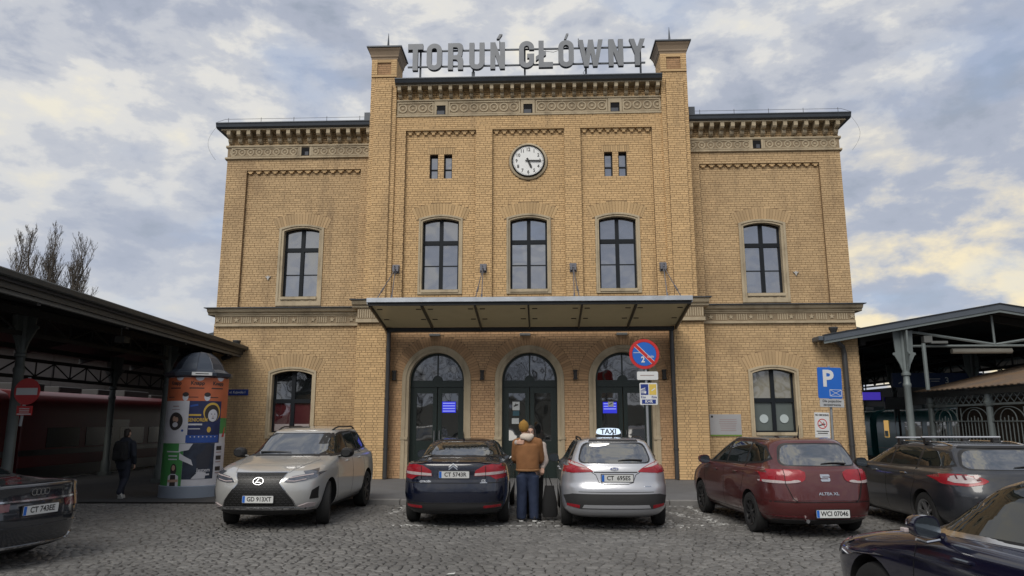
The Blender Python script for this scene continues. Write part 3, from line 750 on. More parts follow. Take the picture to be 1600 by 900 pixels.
# turret caps and finials
for s in (-1, 1):
    cx = s*(PX0+PX1)/2; hw = (PX1-PX0)/2; cy, hd = (PY+.06+.1)/2, (.1-PY-.06)/2
    m = MB(); prof = [(.0, 12.80), (.02, 12.815), (.02, 12.86), (.045, 12.90), (.045, 12.95), (.06, 13.0), (.08, 13.06), (.12, 13.13), (.12, 13.17)]
    for (e0, z0), (e1, z1) in zip(prof, prof[1:]):
        m.hexa([(cx-hw-e0, cy-hd-e0, z0), (cx+hw+e0, cy-hd-e0, z0), (cx+hw+e0, cy+hd+e0, z0), (cx-hw-e0, cy+hd+e0, z0), (cx-hw-e1, cy-hd-e1, z1), (cx+hw+e1, cy-hd-e1, z1), (cx+hw+e1, cy+hd+e1, z1), (cx-hw-e1, cy+hd+e1, z1)])
    cp = bb(m, 'turret_cap', pm('cap_stone', (.27, .20, .135), .8, var=.2, scale=2, bump=.3, bscale=50))
    m = MB(); m.box(cx-hw-.155, cx+hw+.155, cy-hd-.155, cy+hd+.155, 13.172, 13.215)
    m.hexa([(cx-hw-.15, cy-hd-.15, 13.216), (cx+hw+.15, cy-hd-.15, 13.216), (cx+hw+.15, cy+hd+.15, 13.216), (cx-hw-.15, cy+hd+.15, 13.216), (cx-.1, cy-.1, 13.36), (cx+.1, cy-.1, 13.36), (cx+.1, cy+.1, 13.36), (cx-.1, cy+.1, 13.36)]); bb(m, 'cap_sheet', lead, cp)
    m = MB(); m.tube([(cx, cy, 13.3), (cx, cy, 13.42), (cx, cy, 13.95)], [.05, .045, .006], 8); bb(m, 'finial', lead, cp)

# ---- lamps, strips and pipes on the wall
dark_m = pm('dark_fitting', (.022, .02, .018), .5, .2, var=.2)
for x in (-3.93, -1.37, 1.32, 3.86):
    m = MB(); m.box(x-.05, x+.05, -.55, -.46, 2.88, 3.14); m.box(x-.06, x+.06, -.57, -.45, 3.10, 3.15); m.box(x-.06, x+.06, -.57, -.45, 2.87, 2.91); bb(m, 'wall_lamp', dark_m)
for x in (-2.77, -.12, 2.69):
    m = MB(); m.box(x-.16, x+.16, -.54, -.46, 4.15, 4.22); bb(m, 'light_strip', pm('grey_plastic', (.30, .31, .30), .5), bev=.01)
pipe_m = pm('pipe_paint', (.055, .055, .056), .45, .2, var=.25, scale=3)
for s in (-1, 1):
    m = MB(); m.tube([(s*(PXL0-.07), -.75, 4.28), (s*(PXL0-.07), -.75, .12)], .062, 10); 
    for z in (.9, 2.3, 3.7): m.tube([(s*(PXL0-.07), -.75, z), (s*(PXL0-.07), -.75, z+.05)], .075, 10)
    bb(m, 'downpipe', pipe_m)
m = MB(); m.tube([(9.10, -.22, .1), (9.10, -.22, 3.6), (9.05, -.26, 3.8), (8.82, -.35, 3.98), (8.78, -.38, 4.2)], .075, 10); m.lathe([(.08, 0), (.13, .12), (.13, .16)], 10, (8.78, -.38, 4.2))
for z in (1.0, 2.6): m.tube([(9.10, -.22, z), (9.10, -.22, z+.05)], .09, 10)
bb(m, 'downpipe', pipe_m)
m = MB(); m.tube([(-9.2, -.15, 3.55), (-9.0, -.2, 3.6), (-8.8, -.25, 3.72), (-8.75, -.28, 4.0)], .07, 10); m.lathe([(.08, 0), (.12, .1), (.12, .13)], 10, (-8.75, -.28, 3.95)); bb(m, 'downpipe', pipe_m)
for s, x in ((-1, -8.02), (1, 7.96)):                                    # little wall anchors
    m = MB(); zc = 6.02; m.prism([(-.09, .06), (-.03, .0), (0, -.07), (.03, 0), (.09, .06), (.03, .045), (0, .09), (-.03, .045)], lambda u, v, d: (x+u, -d, zc+v), .006, .05); bb(m, 'wall_anchor', pm('white_anchor', (.45, .44, .42), .6))

# ---- entrance canopy
galv = pm('galvanised_steel', (.47, .50, .54), .45, .5, var=.3, scale=3, bump=.1)
blacksteel = pm('black_steel', (.02, .021, .022), .45, .3, var=.25)
dglass = pm('dirty_glass', (.235, .215, .165), .35, var=.3, scale=1.8, dirt=((.13, .115, .08), .45, .8, 2.5))
_nt = dglass.node_tree; _bs = _nt.nodes['Principled BSDF']; _tr = _nt.nodes.new('ShaderNodeBsdfTranslucent'); _tr.inputs[0].default_value = (.48, .44, .34, 1)
_ms = _nt.nodes.new('ShaderNodeMixShader'); _ms.inputs[0].default_value = .56; _nt.links.new(_bs.outputs[0], _ms.inputs[1]); _nt.links.new(_tr.outputs[0], _ms.inputs[2]); _nt.links.new(_ms.outputs[0], _nt.nodes['Material Output'].inputs[0])
CN = thing('entrance_canopy', 'long glass and steel canopy over the three arched station doors', 'canopy', (0, -.8*K, 4.4*K))
def cn(m, name, mat, **k):
    o = m.build(name, mat, CN, k=K, **k); o.matrix_parent_inverse = Matrix.Translation((0, .8*K, -4.4*K)); return o
m = MB(); m.box(-4.20, 4.24, -3.06, -3.0, 4.74, 4.86); m.box(-4.20, 4.24, -3.0, -2.86, 4.845, 4.86); cn(m, 'front_gutter', galv, bev=.006)
m = MB(); m.box(-4.18, 4.22, -2.99, -2.93, 4.66, 4.74); cn(m, 'front_beam', blacksteel)
m = MB(); m.box(-4.12, 4.14, -.86, -.68, 4.24, 4.36); cn(m, 'back_beam', blacksteel)
rx = [-4.15, -2.78, -1.38, 0.02, 1.42, 2.82, 4.19]
zr = lambda y: 4.40 + (-.8-y)/2.2*.36
for x in rx:
    m = MB(); m.hexa([(x-.02, -2.93, zr(-2.93)-.12), (x+.02, -2.93, zr(-2.93)-.12), (x+.02, -.82, zr(-.82)-.12), (x-.02, -.82, zr(-.82)-.12), (x-.02, -2.93, zr(-2.93)-.012), (x+.02, -2.93, zr(-2.93)-.012), (x+.02, -.82, zr(-.82)-.012), (x-.02, -.82, zr(-.82)-.012)]); cn(m, 'rib', pm('rib_steel', (.07, .065, .055), .5, .2, var=.2))
for a, b in zip(rx, rx[1:]):
    m = MB(); m.hexa([(a+.012, -2.96, zr(-2.96)), (b-.012, -2.96, zr(-2.96)), (b-.012, -.70, zr(-.7)), (a+.012, -.70, zr(-.7)), (a+.012, -2.96, zr(-2.96)+.018), (b-.012, -2.96, zr(-2.96)+.018), (b-.012, -.70, zr(-.7)+.018), (a+.012, -.70, zr(-.7)+.018)]); gp = cn(m, 'glass_panel', dglass)
    for yy in (-2.4, -1.5):
        for xx in (a+.16, b-.16):
            m = MB(); m.box(xx-.07, xx+.07, yy-.02, yy+.02, zr(yy)-.022, zr(yy)-.002); o = m.build('clamp', blacksteel, gp, k=K)
for s in (-1, 1):                                                       # side cheeks
    x = -4.19 if s < 0 else 4.23
    m = MB(); m.hexa([(x-.012, -2.99, 4.70), (x+.012, -2.99, 4.70), (x+.012, -.8, 4.30), (x-.012, -.8, 4.30), (x-.012, -2.99, 4.80), (x+.012, -2.99, 4.80), (x+.012, -.8, 4.42), (x-.012, -.8, 4.42)]); cn(m, 'side_rail', galv)
zinc = pm('zinc_bracket', (.17, .17, .19), .5, .6, var=.25)
for bx in (-3.93, -1.34, 1.30, 3.92):
    m = MB(); m.box(bx-.085, bx-.03, FY-.14, FY-.01, 6.04, 6.22); m.box(bx+.03, bx+.085, FY-.14, FY-.01, 6.04, 6.22); m.box(bx-.10, bx+.10, FY-.03, FY-.009, 6.0, 6.26); m.tube([(bx-.1, FY-.09, 6.13), (bx+.1, FY-.09, 6.13)], .022, 6); cn(m, 'wall_bracket', zinc)
    for ex, ey in (((-.22 if bx < -3 else .22 if bx > 3 else -.10 if bx < 0 else .10), -2.55), ((.0), -1.5)):
        m = MB(); p0, p1 = Vector((bx, FY-.1, 6.12)), Vector((bx+ex, ey, zr(ey)+.05)); m.tube([p0, p1], .014, 6); q0, q1 = p0.lerp(p1, .55), p0.lerp(p1, .66); m.tube([q0, q1], .026, 6); cn(m, 'tie_rod', zinc)

# ---- the clock
whitep = pm('white_enamel', (.80, .80, .78), .35, var=.04)
blackp = pm('black_paint', (.010, .010, .010), .45, var=.1)
CK = thing('wall_clock', 'round white station clock with black hands above the middle window', 'clock', (0, TY*K, 9.46*K))
m = MB(); m.lathe([(.58, .0), (.58, .05), (.53, .075), (.50, .06)], 48); o = m.build('stone_ring', stone, CK, k=K, smooth=radians(40)); o.rotation_euler = (pi/2, 0, 0)
m = MB(); m.lathe([(.505, .0), (.505, .10), (.48, .115), (.465, .10)], 48); o = m.build('rim', blackp, CK, k=K, smooth=radians(40)); o.rotation_euler = (pi/2, 0, 0)
m = MB(); m.lathe([(0, .088), (.47, .088)], 48); o = m.build('dial', whitep, CK, k=K, fix=False); o.rotation_euler = (pi/2, 0, 0)
for h in range(1, 13):
    a = h*pi/6; text_obj('numeral', str(h), .15*K, blackp, CK, Matrix.Translation((.355*sin(a)*K, -.094*K, .355*cos(a)*K)) @ Matrix.Rotation(pi/2, 4, 'X'), .002, .9, .002)
m = MB()
for i in range(60):
    a = i*pi/30; w = .008 if i % 5 == 0 else .004; r0, r1 = (.425, .46)
    m.poly([(r0*sin(a)-w*cos(a), -.0925, r0*cos(a)+w*sin(a)), (r0*sin(a)+w*cos(a), -.0925, r0*cos(a)-w*sin(a)), (r1*sin(a)+w*cos(a), -.0925, r1*cos(a)-w*sin(a)), (r1*sin(a)-w*cos(a), -.0925, r1*cos(a)+w*sin(a))])
m.build('minute_marks', blackp, CK, k=K, fix=False, kind='stuff')
for nm, a, r, w, y in (('hour_hand', radians(157), .27, .026, -.105), ('minute_hand', radians(92), .42, .019, -.115)):
    m = MB(); u = Vector((sin(a), 0, cos(a))); p = Vector((cos(a), 0, -sin(a))); pts = [-.09*u-w*p, -.09*u+w*p, (r*.75)*u+w*1.3*p, r*u, (r*.75)*u-w*1.3*p]
    m.prism([(q.x, q.z) for q in pts], lambda uu, v, d: (uu, y-d, v), 0, .006); m.build(nm, blackp, CK, k=K)
m = MB(); m.lathe([(.0, .128), (.03, .126), (.035, .10)], 12); o = m.build('hub', blackp, CK, k=K); o.rotation_euler = (pi/2, 0, 0)

# ---- roof letters
letter_m = pm('letter_metal', (.175, .185, .20), .5, .25, var=.22, scale=2.5)
letter_side = pm('letter_side', (.10, .105, .115), .5, .3, var=.2)
SG = thing('roof_sign', 'large grey metal roof letters reading TORUŃ GŁÓWNY on a rail frame', 'sign', (0, -.75*K, 12.06*K))
h_, t_ = .885, .165
def arcp(cx, cz, r, a0, a1, n=8): return [(cx+r*cos(a0+(a1-a0)*i/n), cz+r*sin(a0+(a1-a0)*i/n)) for i in range(n+1)]
def stad(w, r, ins):
    rr = r-ins; return arcp(w-r, r, rr, -pi/2, 0) + arcp(w-r, h_-r, rr, 0, pi/2) + arcp(r, h_-r, rr, pi/2, pi) + arcp(r, r, rr, pi, 1.5*pi)
GL = {}
GL['T'] = [[(.15, 0), (.31, 0), (.31, h_-.19), (.465, h_-.19), (.465, h_), (0, h_), (0, h_-.19), (.15, h_-.19)]]
GL['O'] = [stad(.475, .2374, 0), stad(.475, .2374, .155)]
GL['R'] = [[(0, 0), (.155, 0), (.155, .34), (.22, .34)] + arcp(.22, .25, .09, pi/2, 0, 4) + [(.31, 0), (.47, 0), (.47, .30)] + arcp(.36, .33, .11, 0, pi*.35, 3) + [(.43, .46)] + arcp(.33, h_-.14, .14, 0, pi/2, 5) + [(0, h_)], [(.155, .48), (.27, .48), (.31, .53), (.31, .70), (.27, .745), (.155, .745)]]
GL['U'] = [[(0, h_), (0, .235)] + arcp(.235, .235, .235, pi, 2*pi, 12) + [(.47, h_), (.315, h_), (.315, .235)] + arcp(.235, .235, .08, 2*pi, pi, 6) + [(.155, h_)]]
GL['N'] = [[(0, 0), (.15, 0), (.15, .47), (.30, 0), (.45, 0), (.45, h_), (.30, h_), (.30, .42), (.155, h_), (0, h_)]]
GL['G'] = [arcp(.235, .235, .235, pi, 2*pi, 12) + [(.47, .46), (.25, .46), (.25, .32), (.315, .32), (.315, .235)] + arcp(.235, .235, .08, 2*pi, pi, 6) + [(.155, h_-.235)] + arcp(.235, h_-.235, .08, pi, 0, 6) + [(.315, .60), (.47, .60), (.47, h_-.235)] + arcp(.235, h_-.235, .235, 0, pi, 12)]
GL['Ł'] = [[(.09, 0), (.53, 0), (.53, .17), (.25, .17), (.25, .37), (.32, .41), (.32, .56), (.25, .52), (.25, h_), (.09, h_), (.09, .42), (0, .36), (0, .22), (.09, .28)]]
GL['W'] = [[(.18, 0), (.32, 0), (.385, .45), (.45, 0), (.59, 0), (.76, h_), (.615, h_), (.53, .35), (.46, h_), (.31, h_), (.235, .35), (.15, h_), (0, h_)]]
GL['Y'] = [[(.165, 0), (.315, 0), (.315, .40), (.485, h_), (.33, h_), (.24, .60), (.155, h_), (0, h_), (.165, .40)]]
def solid(name, loops, M, d, mats, parent, k=1.0):
    m = MB(); L = [[Vector((u, v, 0)) for u, v in lp] for lp in loops]; flat = [p for l_ in L for p in l_]; n0 = len(flat)
    m.v = [(p.x, -d, p.y) for p in flat] + [(p.x, 0, p.y) for p in flat]
    for t in tessellate_polygon(L): m.face(t, 0); m.face(tuple(n0+j for j in reversed(t)), 1)
    i = 0
    for lp in loops:
        n = len(lp)
        for q in range(n): m.face((i+q, i+(q+1) % n, n0+i+(q+1) % n, n0+i+q), 1)
        i += n
    return m.build(name, mats, parent, k=k, M=M)
def sgl(ch, x, z):
    return solid('letter', GL[ch], Matrix.Translation((x*K, 0, (z-12.06)*K)), .13, [letter_m, letter_side], SG, K)
for ch, x in zip('TORUN', (-3.715, -3.13, -2.466, -1.804, -1.15)): sgl(ch, x, 12.365)
for ch, x in zip('GŁOWNY', (-.264, .25, .95, 1.56, 2.49, 3.125)): sgl(ch, x, 12.385)
for pts in ([(-.96, 13.37), (-.88, 13.37), (-.78, 13.53), (-.87, 13.53)], [(1.13, 13.31), (1.19, 13.31), (1.27, 13.50), (1.20, 13.50)]):
    solid('accent_mark', [[(a, b-12.06) for a, b in pts]], None, .12, [letter_m, letter_side], SG, K)
m = MB(); m.tube([(-.87, .05, 1.0), (-.87, .05, 1.33)], .014, 5); m.tube([(1.2, .05, 1.0), (1.2, .05, 1.3)], .014, 5); m.build('accent_rod', lead, SG, k=K)
for z in (13.075, 12.55):
    m = MB(); m.box(-3.74, 3.62, .005, .055, z-12.06-.022, z-12.06+.022); m.build('rail', lead, SG, k=K)
for x in (-3.35, -1.69, -.09, 1.80, 3.48):
    m = MB(); m.box(x-.028, x+.028, .06, .11, 0, 1.04); 
    if x == -1.69: m.box(x-.05, x+.05, .03, .06, .12, .30)
    m.build('post', lead, SG, k=K)
m = MB(); m.tube([(.4, .06, .98), (.8, .03, .90), (1.05, .05, 1.0)], .008, 4); m.tube([(1.78, -.02, .3), (1.70, -.03, .15), (1.82, .03, .1)], .008, 4); m.tube([(1.58, .06, 1.02), (1.58, .06, 1.36)], .011, 4); m.build('cable', blackp, SG, k=K)

# ------------------------------------------------------------------ road signs, plaques, street name
blue = pm('sign_blue', (.012, .12, .50), .4, var=.08)
navy = pm('sign_navy', (.012, .035, .20), .4, var=.08)
red = pm('sign_red', (.50, .022, .022), .4, var=.1)
yellow = pm('sign_yellow', (.62, .45, .09), .45, var=.1)
signwhite = pm('sign_white', (.62, .63, .63), .45, var=.08)
signgrey = pm('sign_grey', (.40, .41, .42), .5, var=.1)
postgrey = pm('galvanised_post', (.30, .32, .34), .45, .5, var=.2)
inkgrey = pm('faded_ink', (.30, .22, .21), .6)
def plate(m_, x0, x1, z0, z1, y, d=.02, name='panel', parent=None, bev=.0): 
    m = MB(); m.box(x0, x1, y, y+d, z0, z1); return m.build(name, m_, parent, bev=bev)
def rrect(x0, x1, z0, z1, r, n=4):
    return arcp(x1-r, z0+r, r, -pi/2, 0, n) + arcp(x1-r, z1-r, r, 0, pi/2, n) + arcp(x0+r, z1-r, r, pi/2, pi, n) + arcp(x0+r, z0+r, r, pi, 1.5*pi, n)
def flat(name, poly, y, d, mat, parent, caps=(True, True)):
    m = MB(); m.prism(poly, lambda u, v, dd: (u, y-dd, v), 0, d); return m.build(name, mat, parent)
def circ(r, cx=0, cz=0, n=40): return [(cx+r*cos(2*pi*i/n), cz+r*sin(2*pi*i/n)) for i in range(n)]
def txt(name, body, size, mat, parent, x, y, z, sx=1., bold=0., d=.0015, align='CENTER'): return text_obj(name, body, size, mat, parent, face_y(x, y, z), d, sx, bold, align)
# no-stopping sign, kiss and ride board
S1 = thing('road_sign', 'round red and blue two minute parking sign above a kiss and ride board', 'road sign', (2.82, -5.75, .10))
m = MB(); m.tube([(0, 0, 0), (0, 0, 3.58)], .032, 10); m.build('post', postgrey, S1)
zc = 3.25; y = -.045; R_ = .352
dsc = flat('disc', circ(R_, -.03, zc), y+.012, .014, red, S1)
ib = flat('blue_field', circ(R_*.79, -.03, zc), y-.003, .003, blue, dsc)
flat('white_line', circ(R_*.81, -.03, zc), y-.001, .001, signwhite, dsc)
a45 = radians(-45); 
def bar(L, w, cx, cz, a): return [(cx+p*cos(a)-q*sin(a), cz+p*sin(a)+q*cos(a)) for p, q in ((-L, -w), (L, -w), (L, w), (-L, w))]
flat('slash_edge', bar(R_*.80, .047, -.03, zc, a45), y-.007, .0015, signwhite, dsc); flat('slash', bar(R_*.84, .036, -.03, zc, a45), y-.009, .002, red, dsc)
txt('numeral', '2', .19, signwhite, dsc, -.065, y-.011, zc-.135, .9, .006); txt('lettering', 'min', .10, signwhite, dsc, .115, y-.0118, zc-.06, 1, .001)
flat('stripe', bar(.085, .006, -.20, zc+.03, 0), y-.0105, .001, signwhite, dsc)
sub = flat('sub_plate', rrect(-.215, .275, 2.645, 2.84, .03), y+.012, .014, signwhite, S1)
flat('faded_line', bar(.16, .008, .02, 2.75, 0), y-.004, .001, inkgrey, sub)
kb_ = flat('board', rrect(-.165, .245, 2.07, 2.575, .025), y+.012, .014, signwhite, S1)
flat('navy_panel', [(-.14, 2.30), (.035, 2.30), (.035, 2.545), (-.14, 2.545)], y-.003, .003, navy, kb_)
flat('yellow_panel', [(.055, 2.30), (.22, 2.30), (.22, 2.545), (.055, 2.545)], y-.003, .003, yellow, kb_)
flat('footer', [(-.12, 2.095), (.20, 2.095), (.20, 2.19), (-.12, 2.19)], y-.003, .003, navy, kb_)
txt('lettering', 'K+R', .095, signwhite, kb_, .04, y-.007, 2.143, 1, .003)
txt('lettering', 'Kiss', .075, navy, kb_, -.085, y-.004, 2.245, .9, .001); txt('lettering', 'Ride', .075, navy, kb_, .165, y-.004, 2.245, .9, .001)
for z_ in (2.345, 2.375, 2.41, 2.44):
    flat('car_pictogram', bar(.06-.0*z_, .008, -.075 if z_ < 2.40 else -.09, z_, 0 if z_ < 2.43 else .3), y-.0065, .001, signwhite, kb_)
flat('car_pictogram', circ(.024, -.04, 2.352, 12), y-.0068, .001, signwhite, kb_)
flat('arrow_mark', bar(.05, .012, .15, 2.42, .6), y-.0065, .001, signwhite, kb_)
# parking for deliveries
S2 = thing('road_sign', 'blue parking sign with a large white P and a crossed envelope box', 'road sign', (7.66, -4.0, .22)); S2.rotation_euler = (0, radians(1.5), radians(6))
m = MB(); m.tube([(.03, .06, -.12), (.03, .06, 2.98)], .032, 10); m.build('post', postgrey, S2)
y = -.01; z0 = 2.14
b_ = flat('panel', rrect(-.315, .315, z0, z0+.79, .04), y+.014, .016, blue, S2)
txt('letter', 'P', .58, signwhite, b_, -.05, y-.0045, z0+.49, 1.0, .018)
for q in (bar(.15, .006, .14, z0+.065, 0), bar(.15, .006, .14, z0+.225, 0), bar(.086, .006, -.01, z0+.145, pi/2), bar(.086, .006, .29, z0+.145, pi/2)): flat('envelope_line', q, y-.0025, .001, signwhite, b_)
for a_ in (.49, -.49): flat('envelope_line', bar(.165, .005, .14, z0+.145, a_), y-.0035 - (.001 if a_ > 0 else 0), .001, signwhite, b_)
s_ = flat('sub_plate', rrect(-.285, .345, z0-.215, z0-.01, .015), y+.012, .014, signgrey, S2)
txt('lettering', 'Dla pojazdów', .085, blackp, s_, .03, y-.0035, z0-.065, 1.05, .001); txt('lettering', 'zaopatrzenia', .085, blackp, s_, .03, y-.0035, z0-.155, 1.05, .001)
S3 = thing('notice_board', 'white no smoking notice with a red ring, fixed to the parking sign post', 'sign', (7.42, -4.05, 1.27)); S3.rotation_euler = (0, radians(1.5), radians(6))
nb_ = flat('panel', rrect(-.185, .20, -.05, .74, .01), .012, .014, signwhite, S3)
txt('lettering', 'NO SMOKING', .066, blackp, nb_, .01, -.0035, .675, .85, .002); m = MB(); m.ring(circ(.125, .01, .46), circ(.105, .01, .46), lambda u, v, d: (u, -d, v), .002, .0045); m.build('red_ring', red, nb_)
flat('cigarette', bar(.085, .014, .005, .435, .25), -.003, .001, blackp, nb_); flat('cigarette_smoke', bar(.03, .01, .04, .485, 1.1), -.003, .001, inkgrey, nb_); flat('slash', bar(.11, .009, .01, .46, -pi/4), -.005, .001, red, nb_)
for z_, w_ in ((.275, .16), (.225, .13)): flat('print_line', bar(w_, .011, .01, z_, 0), -.003, .001, blackp, nb_)
flat('divider', bar(.19, .004, .007, .185, 0), -.003, .001, signgrey, nb_); flat('blue_print', bar(.07, .05, .06, .08, 0), -.003, .001, pm('pale_blue_print', (.25, .34, .55), .5), nb_)
# grey information board, street name
S4 = thing('notice_board', 'grey information board with a green foot strip on the brick wall', 'sign', (5.97, -.135, 1.35))
pb = flat('panel', rrect(-.45, .50, 0, .66, .01), .02, .022, pm('plaque_grey', (.34, .34, .35), .5), S4); flat('green_strip', bar(.475, .022, .025, .024, 0), -.003, .002, pm('strip_green', (.13, .22, .035), .5), pb)
for k in range(7): flat('print_line', bar(random.uniform(.2, .3), .008, .1, .50-.055*k, 0), -.003, .001, inkgrey, pb)
flat('print_mark', bar(.03, .03, -.38, .59, 0), -.003, .001, blackp, pb)
S5 = thing('street_sign', 'narrow blue enamel street name plate on the left wing wall', 'sign', (-9.26, -.14, 2.62))
sp_ = flat('panel', rrect(-.34, .34, 0, .19, .015), .02, .02, navy, S5); txt('lettering', 'ul. Kujawska 1', .105, signwhite, sp_, 0, -.003, .098, .85, .001)
# notices and displays in the doors
S6 = thing('notice', 'white pictogram notice on the glass of the middle door', 'notice', (-.40*K, -.17*K, 1.85*K))
flat('sheet', bar(.11, .13, 0, .30, 0), .0, .008, pm('notice_white', (.5, .52, .52), .5), S6); flat('pictogram', [(-.07, .27), (.07, .32), (.07, .36), (.02, .35), (-.02, .38), (-.03, .33), (-.07, .31)], -.010, .001, blackp, S6); flat('blue_strip', bar(.10, .075, 0, .075, 0), .0, .008, pm('notice_teal', (.03, .09, .12), .5), S6)
S7 = thing('notice', 'small blank white sheet below the pictogram on the middle door', 'notice', (-.42*K, -.17*K, 1.70*K)); flat('sheet', bar(.11, .085, 0, 0, 0), .0, .008, MATS['notice_white'], S7)
def glow(name, col, s):
    m = bpy.data.materials.new(name); m.use_nodes = True; b = m.node_tree.nodes['Principled BSDF']; b.inputs['Base Color'].default_value = (.01, .01, .02, 1); b.inputs['Emission Color'].default_value = (*col, 1); b.inputs['Emission Strength'].default_value = s; return m
screen = glow('screen_blue', (.03, .04, .8), .5); screen2 = glow('screen_rows', (.35, .40, 1.0), .6)
for lab, cx, zz_, n_ in (('lit blue departure screen behind the left door glass', -2.36, 2.10, 4), ('lit blue departure screen with a white pictogram in the right door', 2.32, 2.08, 3)):
    S8 = thing('departure_screen', lab, 'screen', (cx*K, -.17*K, zz_*K), group=None)
    flat('housing', bar(.225, .18, 0, 0, 0), .012, .01, blackp, S8); flat('display', bar(.215, .17, 0, 0, 0), .0, .003, screen, S8)
    for k in range(n_): flat('text_row', bar(.19, .013, 0, .12-.08*k, 0), -.0045, .001, screen2, S8)
    if cx > 0: flat('pictogram', bar(.085, .08, .03, .10, 0), -.006, .002, MATS['notice_white'], S8); flat('pictogram_mark', [(-.03, .07), (.08, .13), (.08, .15), (.0, .12)], -.0095, .001, blackp, S8)
# ------------------------------------------------------------------ rear roof of the station
m = MB(); m.prism([(-20.5, 5.2), (20.5, 5.2), (11.2, 7.2), (-11.2, 7.2)], lambda u, v, d: (u, d, v), 12.2, 26); m.build('rear_roof', lead, B)
# ------------------------------------------------------------------ left platform canopy
cgrey = pm('canopy_paint', (.045, .05, .05), .55, .1, var=.3, scale=1.5)
cpale = pm('canopy_fascia', (.11, .115, .112), .6, var=.25, scale=1.2)
cdark = pm('canopy_boards', (.022, .022, .022), .8, var=.3, scale=1.5)
roofm = pm('canopy_roofing', (.028, .030, .034), .7, var=.25, scale=1)
iron = pm('cast_iron', (.10, .115, .112), .55, .2, var=.3, scale=3)
LC = thing('platform_canopy', 'dark iron platform roof on columns left of the station, red train beneath', 'platform roof', (-12.3, 0, .0))
def at(m, name, mat, root, parent=None, **k):
    o = m.build(name, mat, parent or root, **k); o.matrix_parent_inverse = Matrix.Translation(-Vector(root.location)) if not parent else Matrix.Identity(4); return o
EX = lambda y: -9.15 + (.2 - y)*(1.10/13.2)
ZE, ZR, XR, XF = 4.10, 4.95, -12.4, -15.9
def slab_roof(pts_fn, ys, name, mat, th=.10):
    m = MB()
    for ya, yb in zip(ys, ys[1:]):
        a, b = pts_fn(ya), pts_fn(yb)
        for (p, q), (r, s_) in zip(zip(a, a[1:]), zip(b, b[1:])):
            m.hexa([(p[0], ya, p[1]-th), (q[0], ya, q[1]-th), (s_[0], yb, s_[1]-th), (r[0], yb, r[1]-th), (p[0], ya, p[1]), (q[0], ya, q[1]), (s_[0], yb, s_[1]), (r[0], yb, r[1])])
    return at(m, name, mat, LC)
slab_roof(lambda y: [(XF, ZE), (XR, ZR), (EX(y), ZE)], [-18, 0.05], 'roof', roofm)
slab_roof(lambda y: [(XF, ZE), (XR, ZR), (-10.27, ZE+.26)], [0.05, 34], 'roof', roofm)
m = MB(); m.hexa([(EX(-18)-.05, -18, ZE-.05), (EX(-18)+.09, -18, ZE-.05), (EX(.03)+.09, .03, ZE-.05), (EX(.03)-.05, .03, ZE-.05), (EX(-18)-.02, -18, ZE+.07), (EX(-18)+.11, -18, ZE+.07), (EX(.03)+.11, .03, ZE+.07), (EX(.03)-.02, .03, ZE+.07)]); at(m, 'gutter', cgrey, LC, bev=.02)
m = MB(); m.hexa([(EX(-18)-.09, -18, ZE-.20), (EX(-18)-.06, -18, ZE-.20), (EX(.03)-.06, .03, ZE-.20), (EX(.03)-.09, .03, ZE-.20), (EX(-18)-.09, -18, ZE-.06), (EX(-18)-.06, -18, ZE-.06), (EX(.03)-.06, .03, ZE-.06), (EX(.03)-.09, .03, ZE-.06)]); at(m, 'fascia_board', cgrey, LC)
m = MB(); m.hexa([(EX(-18)-.20, -18, ZE-.27), (EX(-18)-.12, -18, ZE-.27), (EX(.03)-.12, .03, ZE-.27), (EX(.03)-.20, .03, ZE-.27), (EX(-18)-.20, -18, ZE-.20), (EX(-18)-.12, -18, ZE-.20), (EX(.03)-.12, .03, ZE-.20), (EX(.03)-.20, .03, ZE-.20)]); at(m, 'edge_beam', cpale, LC)
y = -17.2
while y < 30:
    ex = EX(y)-.15 if y < 0 else -10.4; m = MB(); zo = ZE-.16 if y < 0 else ZE+.1
    m.hexa([(XR, y-.05, ZR-.32), (ex, y-.05, zo-.16), (ex, y+.05, zo-.16), (XR, y+.05, ZR-.32), (XR, y-.05, ZR-.13), (ex, y-.05, zo+.03), (ex, y+.05, zo+.03), (XR, y+.05, ZR-.13)])
    m.hexa([(XF, y-.05, ZE-.30), (XR-.001, y-.05, ZR-.32), (XR-.001, y+.05, ZR-.32), (XF, y+.05, ZE-.30), (XF, y-.05, ZE-.12), (XR-.001, y-.05, ZR-.13), (XR-.001, y+.05, ZR-.13), (XF, y+.05, ZE-.12)])
    at(m, 'rafter', cdark, LC); y += 3.2
for x, z in ((-10.75, 4.32), (-11.6, 4.52), (-13.5, 4.42), (-14.7, 4.12)):
    m = MB(); m.box(x-.07, x+.07, -18, 34, z-.26, z-.12); at(m, 'purlin', cdark, LC)
def column(root, x, y, ztop, zb=0., mat=iron, flare=True, zc=None):
    zc = zc or ztop-1.15
    m = MB(); m.box(x-.16, x+.16, y-.16, y+.16, zb, zb+.12); m.lathe([(.15, zb+.12), (.15, zb+.45), (.11, zb+.55), (.10, zc-.35), (.12, zc-.3), (.12, zc-.24), (.095, zc-.2), (.09, zc), (.13, zc+.02), (.13, zc+.08), (.10, zc+.1), (.10, ztop)], 12, (x, y, 0))
    c_ = at(m, 'column', mat, root, smooth=radians(40))
    if flare:
        for dx, dy in ((1, 0), (-1, 0), (0, 1), (0, -1)):
            pr_ = [(.09, zc+.12), (.16, zc+.35), (.30, zc+.62), (.34, zc+.64), (.34, zc+.70), (.26, zc+.72), (.30, ztop-.02), (.09, ztop-.02)]
            m = MB(); m.prism(pr_, lambda u, v, d: (x + dx*u + dy*d, y + dy*u + dx*d, v), -.025, .025); at(m, 'capital_bracket', mat, root, c_); root.children[-1] if 0 else None
    return c_
